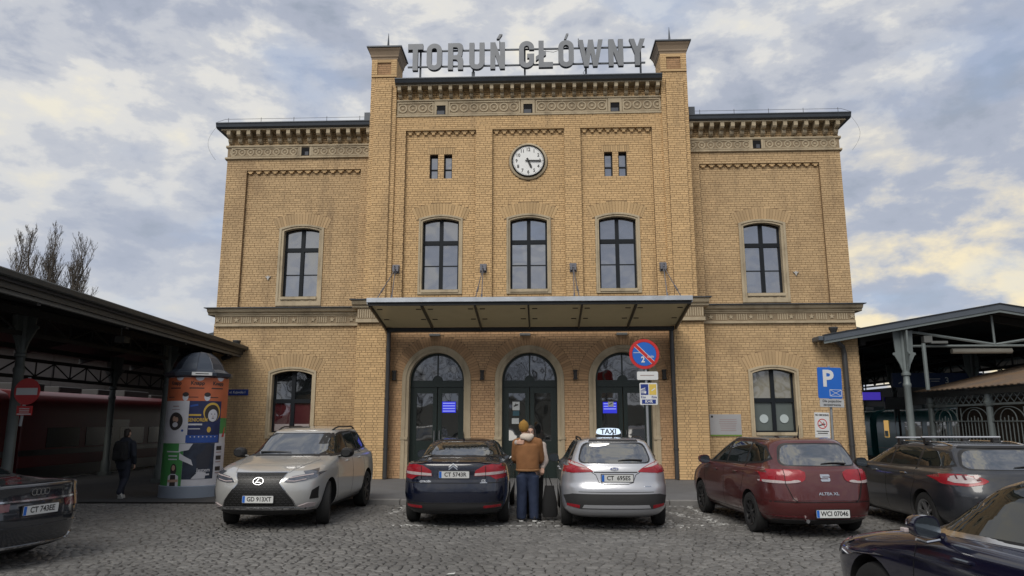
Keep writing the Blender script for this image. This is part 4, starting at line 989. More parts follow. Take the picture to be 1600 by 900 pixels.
for x, ys in ((-11.15, (-13.7, -7.35, -.95, 5.5, 12)), (-14.6, (-10.8, -4.4, 2.0, 8.4, 14.8))):
    for y in ys: column(LC, x, y, 4.34 if x > -12 else 4.05)
def lattice(root, p0, p1, z0, z1, n, mat, w=.035):
    """a girder of two chords with posts and crossed diagonals"""
    p0, p1 = Vector(p0), Vector(p1); d = (p1-p0).normalized(); sdv = Vector((-d.y, d.x, 0))*w
    m = MB()
    for z, hh in ((z0, .05), (z1, .05)):
        q = [p0-sdv, p1-sdv, p1+sdv, p0+sdv]; m.hexa([(v.x, v.y, z-hh) for v in q] + [(v.x, v.y, z+hh) for v in q])
    g_ = at(m, 'lattice_girder', mat, root)
    for k in range(n):
        a, b = p0.lerp(p1, k/n), p0.lerp(p1, (k+1)/n); m = MB()
        za, zb = (z0+.04, z1-.04) if k % 2 else (z1-.04, z0+.04)
        m.tube([(a.x, a.y, za), (b.x, b.y, zb)], w*.75, 4); at(m, 'diagonal', mat, root, g_)
        m = MB(); m.tube([(a.x, a.y, z0), (a.x, a.y, z1)], w*.75, 4); at(m, 'upright', mat, root, g_)
lattice(LC, (-14.6, -10.8, 0), (-14.6, 14.8, 0), 3.08, 3.58, 32, cdark)
lattice(LC, (-11.15, -13.7, 0), (-11.15, 0.4, 0), 3.72, 4.16, 16, cdark)
for y in (-12, -6.5, -2):
    m = MB(); m.box(-12.5, -12.3, y, y+1.3, 3.9, 3.98); m.tube([(-12.4, y+.65, 3.98), (-12.4, y+.65, 4.6)], .015, 4); at(m, 'strip_lamp', cgrey, LC)
m = MB(); m.box(-10.3, -10.05, -5.3, -5.05, 3.75, 3.9); m.tube([(-10.2, -5.2, 3.9), (-10.2, -5.2, 4.3)], .02, 4); at(m, 'camera_box', cpale, LC)
# far side of the tracks: pale screen wall under the next platform roof
FC = thing('screen_wall', 'long pale grey screen wall across the tracks behind the red train', 'wall', (-21, 8, -.1))
m = MB()
for k in range(14): m = MB(); m.box(-21.1, -21, -16+4*k+.02, -16+4*k+3.98, 3.0, 4.75); at(m, 'panel', pm('screen_grey', (.15, .145, .14), .8, var=.2), FC)
m = MB(); m.box(-21.15, -20.9, -16, 40, -.1, 3.0); at(m, 'lower_wall', pm('screen_dark', (.03, .03, .03), .8), FC)
m = MB(); m.box(-26, -20.6, -16, 40, 4.76, 4.95); at(m, 'roof', roofm, FC)

# ------------------------------------------------------------------ the red train at the left platform
def train(x0, x1, ya, yb, top, body, roofmat, label, name, stripe=None, windows=(), winmat=None, doors=(), side=1, lamp=None):
    """a railway carriage lying along y; the side that the camera sees is at x = x1 (side 1) or x0 (side -1)"""
    T = thing(name, label, 'train carriage', ((x0+x1)/2, (ya+yb)/2, -.1)); L = Vector(T.location)
    w = (x1-x0)/2; cx = (x0+x1)/2; zs = top-.42
    pr_ = [(-w+.06, .02), (w-.06, .02), (w, .4), (w, zs-.35), (w-.04, zs), (w-.18, zs+.22), (w-.5, zs+.36), (0, zs+.42), (-w+.5, zs+.36), (-w+.18, zs+.22), (-w+.04, zs), (-w, zs-.35), (-w, .4)]
    m = MB(); m.prism(pr_, lambda u, v, d: (cx+u, d, v), ya, yb); at(m, 'body', body, T, bev=.03, smooth=radians(35))
    xs = x1 if side > 0 else x0; o = .012*side
    def pn(name, a, b, z0, z1, mat, e=1.):
        m = MB(); m.box(*sorted((xs-.01*side, xs+o*e)), a, b, z0, z1); return at(m, name, mat, T, bev=.004)
    for a, b, z0, z1 in windows: pn('window', a, b, z0, z1, winmat or glass_low)
    for a, b, z0, z1, mt in doors: pn('door', a, b, z0, z1, mt, .7)
    if stripe: 
        for z0, z1, mt in stripe: pn('stripe', ya, yb, z0, z1, mt, .5)
    k = ya + 1
    m0 = MB()
    while k < yb-1.5:
        m = MB(); l_ = random.uniform(.8, 2.2); m.box(cx-.7, cx+.7*random.uniform(.6, 1), k, k+l_, zs+.3, zs+.42+random.uniform(.1, .22)); at(m, 'roof_box', roofmat, T, bev=.02); k += l_ + random.uniform(.3, 1.0)
    return T
tred = pm('train_red', (.085, .005, .007), .45, var=.2, coat=.0); tdk = pm('train_dark', (.012, .011, .012), .3, var=.3); tgr = pm('train_grey', (.07, .068, .066), .5, var=.2)
tpane = pm('train_pane', (.006, .006, .007), .25, var=.2); troof = pm('train_roof', (.045, .045, .045), .6, var=.3)
yc = -19
for i, lab in enumerate(('dark red carriage half hidden behind the dark saloon at the left', 'dark red carriage under the platform roof behind the walking person', 'dark red carriage farthest along the left platform')):
    ya, yb = yc, yc + 17.6
    ws = []; y = ya + 1.2
    while y < yb-2.4: ws.append((y, y+1.7, .98, 1.62)); y += 2.05
    train(-18.4, -15.62, ya, yb, 2.85, tred, troof, lab, 'train_carriage', stripe=[(.75, .93, tgr if i != 1 else tdk), (.02, .40, tdk)], windows=ws, winmat=tpane, doors=[(ya+4.6, ya+5.9, .08, 1.9, tdk), (yb-6, yb-4.7, .08, 1.9, tdk)], side=1)
    yc = yb + .5
tg = [x for x in COL.objects if x.name.startswith('train_carriage') and x.type == 'EMPTY']
for x in tg: x['group'] = 'red carriages of the train at the left platform'

# ------------------------------------------------------------------ no entry sign on the near column
NE = thing('no_entry_sign', 'round no entry sign with a small red plate on the near platform column', 'road sign', (-10.79, -7.50, 0))
m = MB(); m.tube([(-.09, .02, 1.7), (.0, .02, 2.75)], .03, 8); m.build('post', postgrey, NE)
d_ = flat('disc', circ(.285, 0, 2.44), 0, .02, red, NE); flat('white_bar', bar(.235, .075, 0, 2.44, 0), -.0205, .002, signwhite, d_)
p_ = flat('sub_plate', bar(.17, .10, -.01, 2.03, 0), 0, .02, red, NE)
for z_ in (2.07, 2.035, 2.0): flat('print_line', bar(.11, .007, -.01, z_, 0), -.0205, .001, signwhite, p_)
flat('white_strip', bar(.155, .012, -.01, 1.955, 0), -.0205, .001, signwhite, p_)

# ------------------------------------------------------------------ right platform canopy (gable towards the square)
RC = thing('platform_canopy', 'grey gabled platform roof with trusses right of the station, green train beneath', 'platform roof', (14.2, 0, 0))
YG = -.62; XE, XRr, XEr = 9.0, 14.25, 19.5; ZEr, ZRr = 4.33, 5.26
rslate = pm('canopy_edge_slate', (.085, .10, .12), .5, .2, var=.2)
sea = pm('iron_grey_green', (.16, .185, .185), .5, .2, var=.25, scale=2.5)
m = MB()
for a, b in (((XE, ZEr), (XRr, ZRr)), ((XRr, ZRr), (XEr, ZEr))):
    m.hexa([(a[0], YG, a[1]-.10), (b[0], YG, b[1]-.10), (b[0], 34, b[1]-.10), (a[0], 34, a[1]-.10), (a[0], YG, a[1]-.0), (b[0], YG, b[1]-.0), (b[0], 34, b[1]), (a[0], 34, a[1])])
at(m, 'roof', roofm, RC)
def slope(name, off0, off1, y0, y1, mat):
    m = MB()
    for a, b in (((XE-.05, ZEr), (XRr, ZRr)), ((XRr, ZRr), (XEr, ZEr))):
        m.hexa([(a[0], y0, a[1]+off0), (b[0], y0, b[1]+off0), (b[0], y1, b[1]+off0), (a[0], y1, a[1]+off0), (a[0], y0, a[1]+off1), (b[0], y0, b[1]+off1), (b[0], y1, b[1]+off1), (a[0], y1, a[1]+off1)])
    return at(m, name, mat, RC)
slope('verge_board', -.14, .03, YG-.10, YG-.03, rslate); slope('verge_cap', .032, .06, YG-.13, YG+.05, roofm); slope('lower_trim', -.22, -.142, YG-.07, YG-.02, sea)
m = MB(); m.box(XE-.20, XE-.04, YG-.05, .0, ZEr-.12, ZEr+.02); at(m, 'gutter', rslate, RC, bev=.02)
for y in range(0, 33, 4):
    m = MB(); y += .3
    for a, b in (((XE+.1, ZEr), (XRr, ZRr)), ((XRr, ZRr), (XEr-.1, ZEr))):
        m.hexa([(a[0], y-.06, a[1]-.34), (b[0], y-.06, b[1]-.34), (b[0], y+.06, b[1]-.34), (a[0], y+.06, a[1]-.34), (a[0], y-.06, a[1]-.12), (b[0], y-.06, b[1]-.12), (b[0], y+.06, b[1]-.12), (a[0], y+.06, a[1]-.12)])
    at(m, 'rafter', cdark, RC)
for x, z in ((10.4, 4.46), (12.2, 4.78), (16.3, 4.78), (18, 4.46)):
    m = MB(); m.box(x-.08, x+.08, 0, 34, z-.33, z-.12); at(m, 'purlin', cdark, RC)
for x in (11.45, 17.1):
    for y in (-.35, 6.0, 12.4, 18.8):
        column(RC, x, y, 4.55, .1, sea, zc=3.15)
m = MB()
for s in (-1, 1):
    xa, xm = (11.75, 14.2) if s < 0 else (16.75, 14.25)
    m = MB(); m.tube([(xa, -.3, 4.50), (xm, -.3, 4.10)], .045, 6); at(m, 'truss_strut', sea, RC)
m = MB(); m.tube([(11.6, -.3, 4.06), (16.9, -.3, 4.06)], .04, 6); at(m, 'tie_rod', sea, RC)
m = MB(); m.tube([(14.22, -.3, 4.06), (14.22, -.3, 5.0)], .035, 6); at(m, 'king_post', sea, RC)
m = MB(); m.tube([(11.98, -.5, 2.72), (11.98, -.5, 4.12)], .06, 8); at(m, 'drain_pipe', sea, RC)
m = MB(); m.box(12.25, 12.75, -.46, -.3, 4.12, 4.20); m.box(12.05, 12.3, -.45, -.25, 4.15, 4.36); at(m, 'loudspeaker', cpale, RC, bev=.01)
m = MB(); m.tube([(13.35, .5, 3.98), (15.2, .5, 3.98)], .085, 10); at(m, 'tube_lamp', pm('lamp_tube', (.42, .41, .36), .5), RC)
lattice(RC, (17.4, 2, 0), (17.4, 32, 0), 3.75, 4.35, 30, cdark, .05)
# blue board 3 and a display, hung under that roof
SB = thing('platform_sign', 'long blue platform board with the white number 3 under the right roof', 'sign', (15.75, 6.0, 3.37))
m = MB(); m.box(-1.72, 1.72, 0, .12, -.27, .28); pnl = m.build('panel', pm('board_blue', (.012, .035, .12), .5, var=.1), SB)
for x in (-1.4, 1.4): m = MB(); m.tube([(x, .06, .28), (x, .06, 1.2)], .02, 5); m.build('hanger', cdark, SB)
txt('numeral', '3', .34, signwhite, pnl, .35, -.004, -.02, 1, .004); flat('print_line', bar(.25, .016, -.15, .05, 0), -.003, .002, signwhite, pnl); flat('print_line', bar(.16, .014, -.10, -.04, 0), -.003, .002, signwhite, pnl); flat('airplane_mark', bar(.06, .02, -1.45, -.1, .5), -.003, .002, signwhite, pnl)
SD = thing('display_board', 'small blue lit display board beside the right wing under the roof', 'display', (13.2, 6.2, 2.77))
m = MB(); m.box(-.6, .45, 0, .15, -.2, .2); b_ = m.build('housing', blackp, SD); flat('screen', bar(.48, .15, -.07, 0, 0), -.003, .002, glow('display_glow', (.05, .03, .35), .6), b_)
m = MB(); m.tube([(-.1, .07, .2), (-.1, .07, 1.9)], .025, 5); m.build('hanger', cdark, SD)
SP = thing('information_stand', 'black information board on a thin pole beside the green train', 'display', (14.15, 6.0, .1))
m = MB(); m.box(-.5, .45, -.05, .08, 2.15, 2.62); m.build('board', blackp, SP, bev=.01); m = MB(); m.tube([(.0, 0, 0), (0, 0, 2.2)], .045, 8); m.build('pole', cdark, SP)

# ------------------------------------------------------------------ green train at the right platform
tteal = pm('train_teal', (.075, .33, .33), .4, var=.2, coat=.3); tteal_r = pm('train_teal_roof', (.17, .21, .21), .5, var=.25)
for ya, yb, lab in ((-6, 14.4, 'teal carriage with a lit side window nearest at the right platform'), (15.1, 34, 'teal carriage coupled behind the nearest one at the right platform')):
    ws = []; y = yb - 2.9
    while y > ya + 1: ws.append((y-1.5, y, 1.02, 1.78)); y -= 1.95
    T = train(17.0, 19.8, ya, yb, 2.42, tteal, tteal_r, lab, 'train_carriage', windows=ws, winmat=glass_low, stripe=[(.52, .56, pm('thin_line', (.25, .3, .3), .5))], side=-1); T['group'] = 'teal carriages of the train at the right platform'
    for a, b, z0, z1 in ws: m = MB(); m.box(16.982, 16.987, a+.05, b-.05, 1.60, 1.63); at(m, 'window_bar', postgrey, T)
    if ya < 0:
        m = MB(); m.box(16.98, 17.0, 13.1, 13.55, 1.05, 1.85); w_ = at(m, 'window', glow('lit_window', (.55, .33, .10), .55), T, bev=.02)
        m = MB(); m.box(16.97, 16.979, 13.15, 13.5, 1.08, 1.36); at(m, 'curtain', tteal, T)

# far platforms on the right
FR = thing('platform_canopy', 'dark low platform roof far behind the teal train', 'platform roof', (25, 10, -.1))
m = MB(); m.box(22.4, 22.6, -12, 44, -.1, 3.92); at(m, 'back_wall', cdark, FR)
m = MB(); m.box(21.5, 30, -12, 44, 5.1, 5.3); at(m, 'roof', roofm, FR); lattice(FR, (21.9, -10, 0), (21.9, 42, 0), 4.05, 4.98, 40, cdark, .05)
for k in range(9): m = MB(); m.box(22.1, 22.35, -10+6.3*k, -9.75+6.3*k, -.1, 5.1); at(m, 'column', cdark, FR)
# ------------------------------------------------------------------ rusty roofed stair shelter with its pointed-arch railing
rust = pm('rusty_corrugated_sheet', (.19, .125, .075), .8, var=.35, scale=1.2, bump=.2, dirt=((.12, .10, .085), .4, .7, 1.0))
SH = thing('stair_shelter', 'low shelter with a rusty corrugated roof and pointed arch iron railing', 'shelter', (13.1, -1.5, .1))
XS = 13.1
m = MB(); y = -6.4; n_ = 0
while y < 1.95:
    m = MB(); st = .14; dz = .018 if n_ % 2 else 0
    m.hexa([(XS-.28, y, 2.74+dz), (XS+3.4, y, 3.62+dz), (XS+3.4, y+st, 3.62+dz), (XS-.28, y+st, 2.74+dz), (XS-.28, y, 2.76+dz), (XS+3.4, y, 3.64+dz), (XS+3.4, y+st, 3.64+dz), (XS-.28, y+st, 2.76+dz)]); at(m, 'roof_sheet', rust, SH); y += st + .001; n_ += 1
m = MB(); m.box(XS-.1, XS+.1, -6.4, 1.9, 2.56, 2.70); at(m, 'eave_beam', cgrey, SH)
m = MB(); m.box(XS-.04, XS+.04, -6.4, 1.9, 2.24, 2.30); at(m, 'mid_rail', sea, SH)
m = MB(); m.box(XS-.025, XS+.025, -6.4, 1.6, 1.78, 1.81); at(m, 'rail', sea, SH)
m = MB(); m.box(XS-.025, XS+.025, -6.4, 1.6, 1.10, 1.13); at(m, 'rail', sea, SH); m = MB(); m.box(XS-.025, XS+.025, -6.4, 1.6, .24, .28); at(m, 'rail', sea, SH)
for y in (1.6, -1.55, -4.7):
    m = MB(); m.box(XS-.13, XS+.13, y-.13, y+.13, .1, .5); m.lathe([(.10, .5), (.09, 2.2), (.13, 2.24), (.15, 2.34), (.11, 2.38), (.10, 2.56)], 12, (XS, y, 0)); at(m, 'post', sea, SH, smooth=radians(40))
for k in range(26):
    y = 1.55 - k*.30; m = MB()
    m.tube([(XS, y, 2.30), (XS, y-.30, 2.56)], .016, 4); m.tube([(XS+.02, y, 2.56), (XS+.02, y-.30, 2.30)], .016, 4); at(m, 'lattice_bar', sea, SH)
for b0 in (1.6, -1.55, -4.7):
    for q in range(2):
        c = b0 - .79 - 1.575*q
        if c < -6.4: continue
        for k in range(-4, 5):
            y = c + k*.17; zt = 2.18 - .0*abs(k) if abs(k) == 4 else (1.95 - abs(k)*.05)
            m = MB(); m.tube([(XS, y, .26), (XS, y, zt)], .014, 5); at(m, 'bar', sea, SH)
        for w_, zh in ((.70, .40), (.36, .34)):
            for s in (-1, 1):
                m = MB(); m.tube([(XS, c + s*w_*cos(t*pi/2/8)**.9 if t < 8 else c, 1.79 + zh*sin(t*pi/2/8)) for t in range(9)], .014, 5); at(m, 'pointed_arch', sea, SH)
m = MB(); m.box(XS+.9, XS+.96, -6.4, 1.7, .1, 2.5); at(m, 'back_panel', pm('brown_boards', (.06, .042, .026), .7, var=.3), SH)
# ------------------------------------------------------------------ bare poplars beyond the left roof
bark = pm('bark', (.085, .072, .058), .9, var=.25, scale=2)
def bare_tree(name, label, cat, H, loc, seed, spread=.16, group=None, limbs=26, sub=9, twig=3, r0=.30, rmin=.006):
    rd = random.Random(seed); T = thing(name, label, cat, loc, rd.uniform(0, 6), group)
    tr = MB(); pts = [Vector((0, 0, -.3))]; n = 12
    for k in range(1, n+1): pts.append(Vector((rd.gauss(0, .012)*H*k/n, rd.gauss(0, .012)*H*k/n, H*.97*k/n)))
    tr.tube(pts, [max(.015, r0*(1-k/n)**.8) for k in range(n+1)], 7); tr.build('trunk', bark, T, fix=False)
    cr = MB()
    def up(base, d, L, r, lvl):
        p = [base]; v = d.copy(); m_ = 5 if lvl < 2 else 3
        for i in range(m_):
            v = (v + Vector((rd.gauss(0, .10), rd.gauss(0, .10), .20 if spread < .3 else .07))).normalized(); p.append(p[-1] + v*L/m_)
        cr.tube(p, [max(rmin, r*(1-i/(m_+.5))) for i in range(m_+1)], 4 if lvl < 1 else 3, cap=False)
        if lvl >= 2: return
        for i in range(sub if lvl == 0 else twig):
            t = rd.uniform(.25, 1.0); q = p[min(m_-1, int(t*m_))].lerp(p[min(m_, int(t*m_)+1)], t*m_ % 1)
            a = rd.uniform(0, 2*pi); w = (v + Vector((cos(a), sin(a), .1))*(.75 if spread < .3 else 1.1)).normalized()
            up(q, w, L*rd.uniform(.28, .5)*(1.15-t*.5), r*.42, lvl+1)
    for k in range(limbs):
        t = .16 + .80*(k/limbs); i = t*n; b_ = pts[int(i)].lerp(pts[min(n, int(i)+1)], i % 1); a = k*2.4 + rd.uniform(-.4, .4)
        d = Vector((cos(a), sin(a), 2.1 if spread < .3 else .55)).normalized(); L = H*(spread*(2.6 if spread < .3 else 1.7)*(1-t)**.55 + .035)*rd.uniform(.75, 1.2)
        up(b_, d, L, r0*.42*(1-t)+.02, 0)
    cr.build('crown', bark, T, fix=False); return T
PG = 'bare poplars in the row beyond the left platform roof'
LB = ['tall narrow bare poplar at the right end of the row', 'short bare poplar just left of the end one', 'low slim bare poplar, third from the right end of the row', 'tallest bare poplar, standing in the middle of the row', 'thin bare poplar just left of the tallest middle one', 'low bare poplar between the middle and the left group', 'tall leaning bare poplar with a bushy top near the left edge', 'bare poplar cut by the left edge of the picture']
for k, (x, h) in enumerate(((-44.4, 20.4), (-45.4, 18.2), (-46.3, 18.9), (-47.3, 21.5), (-48.0, 19.3), (-48.8, 19.0), (-49.7, 21.6), (-51.2, 20.9))):
    bare_tree('bare_tree', LB[k], 'tree', h, (x-.5, 45 + (k % 3)*.8, -.1), 30+k, .082, PG, limbs=46, sub=11, twig=4, rmin=.0085)
# the park behind the photographer, seen only in the glass
for k in range(9):
    bare_tree('park_tree', 'bare park tree across the square behind the photographer', 'tree', random.uniform(11, 15), (-26 + 6.6*k + random.uniform(-1.5, 1.5), -56 + random.uniform(-5, 5), -.1), 60+k, .42, 'bare trees of the park behind the photographer', limbs=20, sub=8, twig=4, r0=.26)
bank = MB(); nb2 = 40
for k in range(nb2): pass
hx = [(-160 + 8*k, 4.2 + 2.2*sin(k*.7) + 1.3*sin(k*1.9)) for k in range(41)]
for (a, ha), (b, hb) in zip(hx, hx[1:]): bank.poly([(a, -78, -.2), (b, -78, -.2), (b, -95, hb), (a, -95, ha)]); bank.poly([(a, -95, ha), (b, -95, hb), (b, -130, .0), (a, -130, .0)])
bank.build('added_dark_bank', pm('dark_bank_ground', (.05, .048, .038), .95, var=.4, scale=.5), kind='structure', smooth=True)  # unseen bank, added so that the door glass reflects something dark
# ------------------------------------------------------------------ cars
def paint(name, col, rough=.28, metal=.0, coat=1.0):
    m = pm(name, col, rough, metal, var=.04, scale=1.5, coat=coat); return m
tyre_m = pm('tyre_rubber', (.014, .014, .014), .85, var=.25, scale=20)
rim_m = pm('alloy', (.34, .345, .35), .35, .75, var=.1); rim_dark = pm('dark_alloy', (.05, .05, .052), .4, .6, var=.2)
well_m = pm('wheel_well', (.008, .008, .008), .95); trim_m = pm('black_trim', (.012, .012, .013), .45, var=.2); plastic_m = pm('grey_black_plastic', (.025, .025, .026), .6, var=.2)
cglass = glass('car_glass', (.010, .013, .015), .02, .01, 2.2); sglass = glass('side_glass', (.008, .011, .011), .02, .006, 1.55); chrome = pm('chrome', (.60, .61, .63), .16, 1.0, var=.03)
taillight = pm('red_lens', (.27, .010, .018), .25, var=.35, scale=14, coat=.25); clearlens = pm('clear_lens', (.42, .36, .36), .25, var=.3, scale=25, coat=.25); headlens = pm('head_lens', (.10, .11, .135), .08, .3, var=.5, scale=14, coat=1.); darklens = pm('dark_red_lens', (.09, .008, .012), .12, var=.2, coat=1.)
platewhite = pm('number_plate', (.60, .61, .60), .45, var=.06); seam_m = pm('panel_gap', (.004, .004, .004), .8)
mirror_m = pm('mirror_glass', (.10, .12, .14), .05, .8, var=.05)
def pchip(y, sub):
    """monotone cubic through rows of values, at even steps between them"""
    y = np.asarray(y, float); d = np.diff(y, axis=0); n = len(y); s = np.zeros_like(y)
    same = d[:-1]*d[1:] > 0; with_ = 2*d[:-1]*d[1:]/np.where(same, d[:-1]+d[1:], 1); s[1:-1] = np.where(same, with_, 0); s[0] = d[0]; s[-1] = d[-1]
    out = []
    for i in range(n-1):
        for t in np.arange(sub)/sub:
            out.append((2*t**3-3*t*t+1)*y[i] + (t**3-2*t*t+t)*s[i] + (3*t*t-2*t**3)*y[i+1] + (t**3-t*t)*s[i+1])
    out.append(y[-1]); return np.array(out)
NSEG = 96
class Car:
    def __init__(s, name, label, loc, head, rows, mat, wb, tr, rw=.325, archr=.375, rake=0., pq=(11, 2.6), wheel=rim_m, spokes=5, steer=0., ww=.205, group='cars parked in front of the station', hscale=1.):
        s.T = thing(name, label, 'car', (loc[0], loc[1], .008), radians(head), group); s.mat = mat; s.wb = wb
        ths = 2*pi*(np.arange(NSEG)+.5)/NSEG; R_ = pchip([r[:4] for r in rows], 5); R_[:, 0] *= hscale; verts = []; belt = s.belt = [r for r in rows if len(r) > 4][0][0]*hscale if any(len(r) > 4 for r in rows) else 1.02
        for z, xr, xf, w in R_:
            a, c = (xf-xr)/2, (xf+xr)/2; g_ = min(1, max(0, (z-belt)/.06)); p = pq[0]*(1-g_) + 7*g_; q = pq[1]*(1-g_) + 3.2*g_
            cs, sn = np.cos(ths), np.sin(ths)
            x = c + a*np.sign(cs)*np.abs(cs)**(2/p); y = w*np.sign(sn)*np.abs(sn)**(2/q)
            verts.append(np.stack([x, y, z + rake*(x-1.3)*min(1, max(0, (z-.3)/.5))], 1))
        nl = len(verts); V_ = np.concatenate(verts); f = []
        for i in range(nl-1):
            for j in range(NSEG): j2 = (j+1) % NSEG; f.append((i*NSEG+j, i*NSEG+j2, (i+1)*NSEG+j2, (i+1)*NSEG+j))
        f.append(tuple(reversed(range(NSEG)))); f.append(tuple((nl-1)*NSEG+j for j in range(NSEG)))
        me = bpy.data.meshes.new('body'); me.from_pydata(V_.tolist(), [], f); me.materials.append(mat); me.materials.append(well_m)
        s.bvh = BVHTree.FromPolygons([tuple(v) for v in V_], f)
        o = bpy.data.objects.new('body', me); COL.objects.link(o)
        cut = MB(); yo = tr - ww - .06
        for x in (0, wb):
            for sg in (-1, 1):
                pr_ = [(x+archr*cos(2*pi*k/28), rw+.01+archr*sin(2*pi*k/28)) for k in range(28)]
                cut.prism(pr_, lambda u, v, d: (u, sg*d, v), yo, 1.4, 0)
        c_ = cut.build('cutter', well_m); cm = c_.data
        md = o.modifiers.new('b', 'BOOLEAN'); md.operation = 'DIFFERENCE'; md.object = c_; md.solver = 'EXACT'
        try: md.material_mode = 'TRANSFER'
        except Exception: pass
        dg = bpy.context.evaluated_depsgraph_get(); nm = bpy.data.meshes.new_from_object(o.evaluated_get(dg), depsgraph=dg)
        o.modifiers.clear(); bpy.data.objects.remove(c_); o.data = nm; nm.name = 'body'; nm.shade_smooth(); nm.set_sharp_from_angle(angle=radians(38)); o.parent = s.T; s.body = o
        for x in (0, wb):
            for sg in (-1, 1): s.wheel(x, sg*(tr-ww/2), rw, ww, wheel, spokes, steer if x else 0, sg)
    def wheel(s, x, y, r, w, rm, spokes, steer, sg):
        m = MB(); m.lathe([(r*.64, -w*.46), (r*.80, -w*.5), (r*.95, -w*.46), (r, -w*.30), (r, w*.30), (r*.95, w*.46), (r*.80, w*.5), (r*.64, w*.46), (r*.62, w*.2), (r*.62, -w*.3), (r*.64, -w*.46)], 36)
        t = m.build('wheel', tyre_m, s.T, smooth=radians(35)); t.location = (x, y, r); t.rotation_euler = (radians(-90*sg), 0, radians(steer))
        m = MB(); m.lathe([(r*.655, w*.47), (r*.67, w*.50), (r*.60, w*.44), (r*.585, w*.22)], 36)
        m.lathe([(0, w*.40), (r*.14, w*.39), (r*.17, w*.30)], 14)
        for k in range(spokes):
            a = 2*pi*k/spokes
            for da in ((-.16, .16) if spokes == 5 else (0,)):
                u = Vector((cos(a+da), sin(a+da), 0)); v = Vector((-sin(a+da), cos(a+da), 0)); p0, p1 = u*r*.12, Vector((cos(a+da*1.3), sin(a+da*1.3), 0))*r*.62; ww_ = r*.055
                m.hexa([tuple(p0-v*ww_+Vector((0, 0, w*.24))), tuple(p1-v*ww_*.8+Vector((0, 0, w*.32))), tuple(p1+v*ww_*.8+Vector((0, 0, w*.32))), tuple(p0+v*ww_+Vector((0, 0, w*.24))), tuple(p0-v*ww_+Vector((0, 0, w*.37))), tuple(p1-v*ww_*.8+Vector((0, 0, w*.44))), tuple(p1+v*ww_*.8+Vector((0, 0, w*.44))), tuple(p0+v*ww_+Vector((0, 0, w*.37)))])
        m.build('rim', rm, t, smooth=radians(30))
        m = MB(); m.lathe([(0, w*.10), (r*.45, w*.10)], 24); m.build('brake_disc', rim_dark, t, fix=False)
    DIRS = {'rear': (Vector((1, 0, 0)), lambda u, v: Vector((-6, u, v))), 'front': (Vector((-1, 0, 0)), lambda u, v: Vector((9, u, v))), 'left': (Vector((0, -1, 0)), lambda u, v: Vector((u, 4, v))), 'right': (Vector((0, 1, 0)), lambda u, v: Vector((u, -4, v))), 'top': (Vector((0, 0, -1)), lambda u, v: Vector((u, v, 4)))}
    def hit(s, view, u, v):
        d, fn = s.DIRS[view]; p, n, i, dist = s.bvh.ray_cast(fn(u, v), d)
        if p is None:
            q = {'left': Vector((u, .74, v)), 'right': Vector((u, -.74, v)), 'rear': Vector((-.95, u, v)), 'front': Vector((s.wb+.85, u, v)), 'top': Vector((u, v, 1.1))}[view]; p, n, i, dist = s.bvh.find_nearest(q)
        if n.dot(d) > 0: n = -n
        return p, n
    def patch(s, view, poly, name, mat, off=.005, parent=None, sym=False, step=.06, skirt=.012, smooth=True):
        out = []
        for sg in ((1, -1) if sym else (1,)):
            vw = view
            if sg < 0 and view == 'left': vw, pl = 'right', poly
            else: pl = [(u, sg*v) if view == 'top' else ((sg*u, v) if view in ('rear', 'front') else (u, v)) for u, v in poly]
            bm = bmesh.new(); vs = [bm.verts.new((u, v, 0)) for u, v in pl]; fc = bm.faces.new(vs); bmesh.ops.triangulate(bm, faces=[fc])
            us, vs_ = [p[0] for p in pl], [p[1] for p in pl]
            for lo, hi, ax in ((min(us), max(us), 0), (min(vs_), max(vs_), 1)):
                k = int((hi-lo)/step)
                for q in range(1, k+1):
                    c = lo + (hi-lo)*q/(k+1); co = (c, 0, 0) if ax == 0 else (0, c, 0); no = (1, 0, 0) if ax == 0 else (0, 1, 0)
                    bmesh.ops.bisect_plane(bm, geom=bm.verts[:]+bm.edges[:]+bm.faces[:], plane_co=co, plane_no=no)
            bm.verts.ensure_lookup_table(); hn = {}
            for v in bm.verts: hn[v] = s.hit(vw, v.co.x, v.co.y)
            bnd = [e for e in bm.edges if len(e.link_faces) == 1]; low = {}
            for e in bnd:
                for v in e.verts:
                    if v not in low: p, n = hn[v]; low[v] = bm.verts.new(p - n*skirt)
            for v, (p, n) in hn.items(): v.co = p + n*off
            for e in bnd: bm.faces.new((e.verts[0], e.verts[1], low[e.verts[1]], low[e.verts[0]]))
            bmesh.ops.recalc_face_normals(bm, faces=bm.faces)
            me = bpy.data.meshes.new(name); bm.to_mesh(me); bm.free(); me.materials.append(mat)
            if smooth: me.shade_smooth(); me.set_sharp_from_angle(angle=radians(40))
            o = bpy.data.objects.new(name, me); COL.objects.link(o); o.parent = parent or s.T; out.append(o)
        return out
    def strip(s, view, pts, w, name, mat, off=.004, sym=False, parent=None):
        """a narrow band along a polyline on the body"""
        L, Rr = [], []
        for i, (u, v) in enumerate(pts):
            a, b = pts[max(0, i-1)], pts[min(len(pts)-1, i+1)]; d = hypot(b[0]-a[0], b[1]-a[1]); nx, ny = -(b[1]-a[1])/d*w/2, (b[0]-a[0])/d*w/2
            L.append((u+nx, v+ny)); Rr.append((u-nx, v-ny))
        return s.patch(view, L + Rr[::-1], name, mat, off, parent, sym)
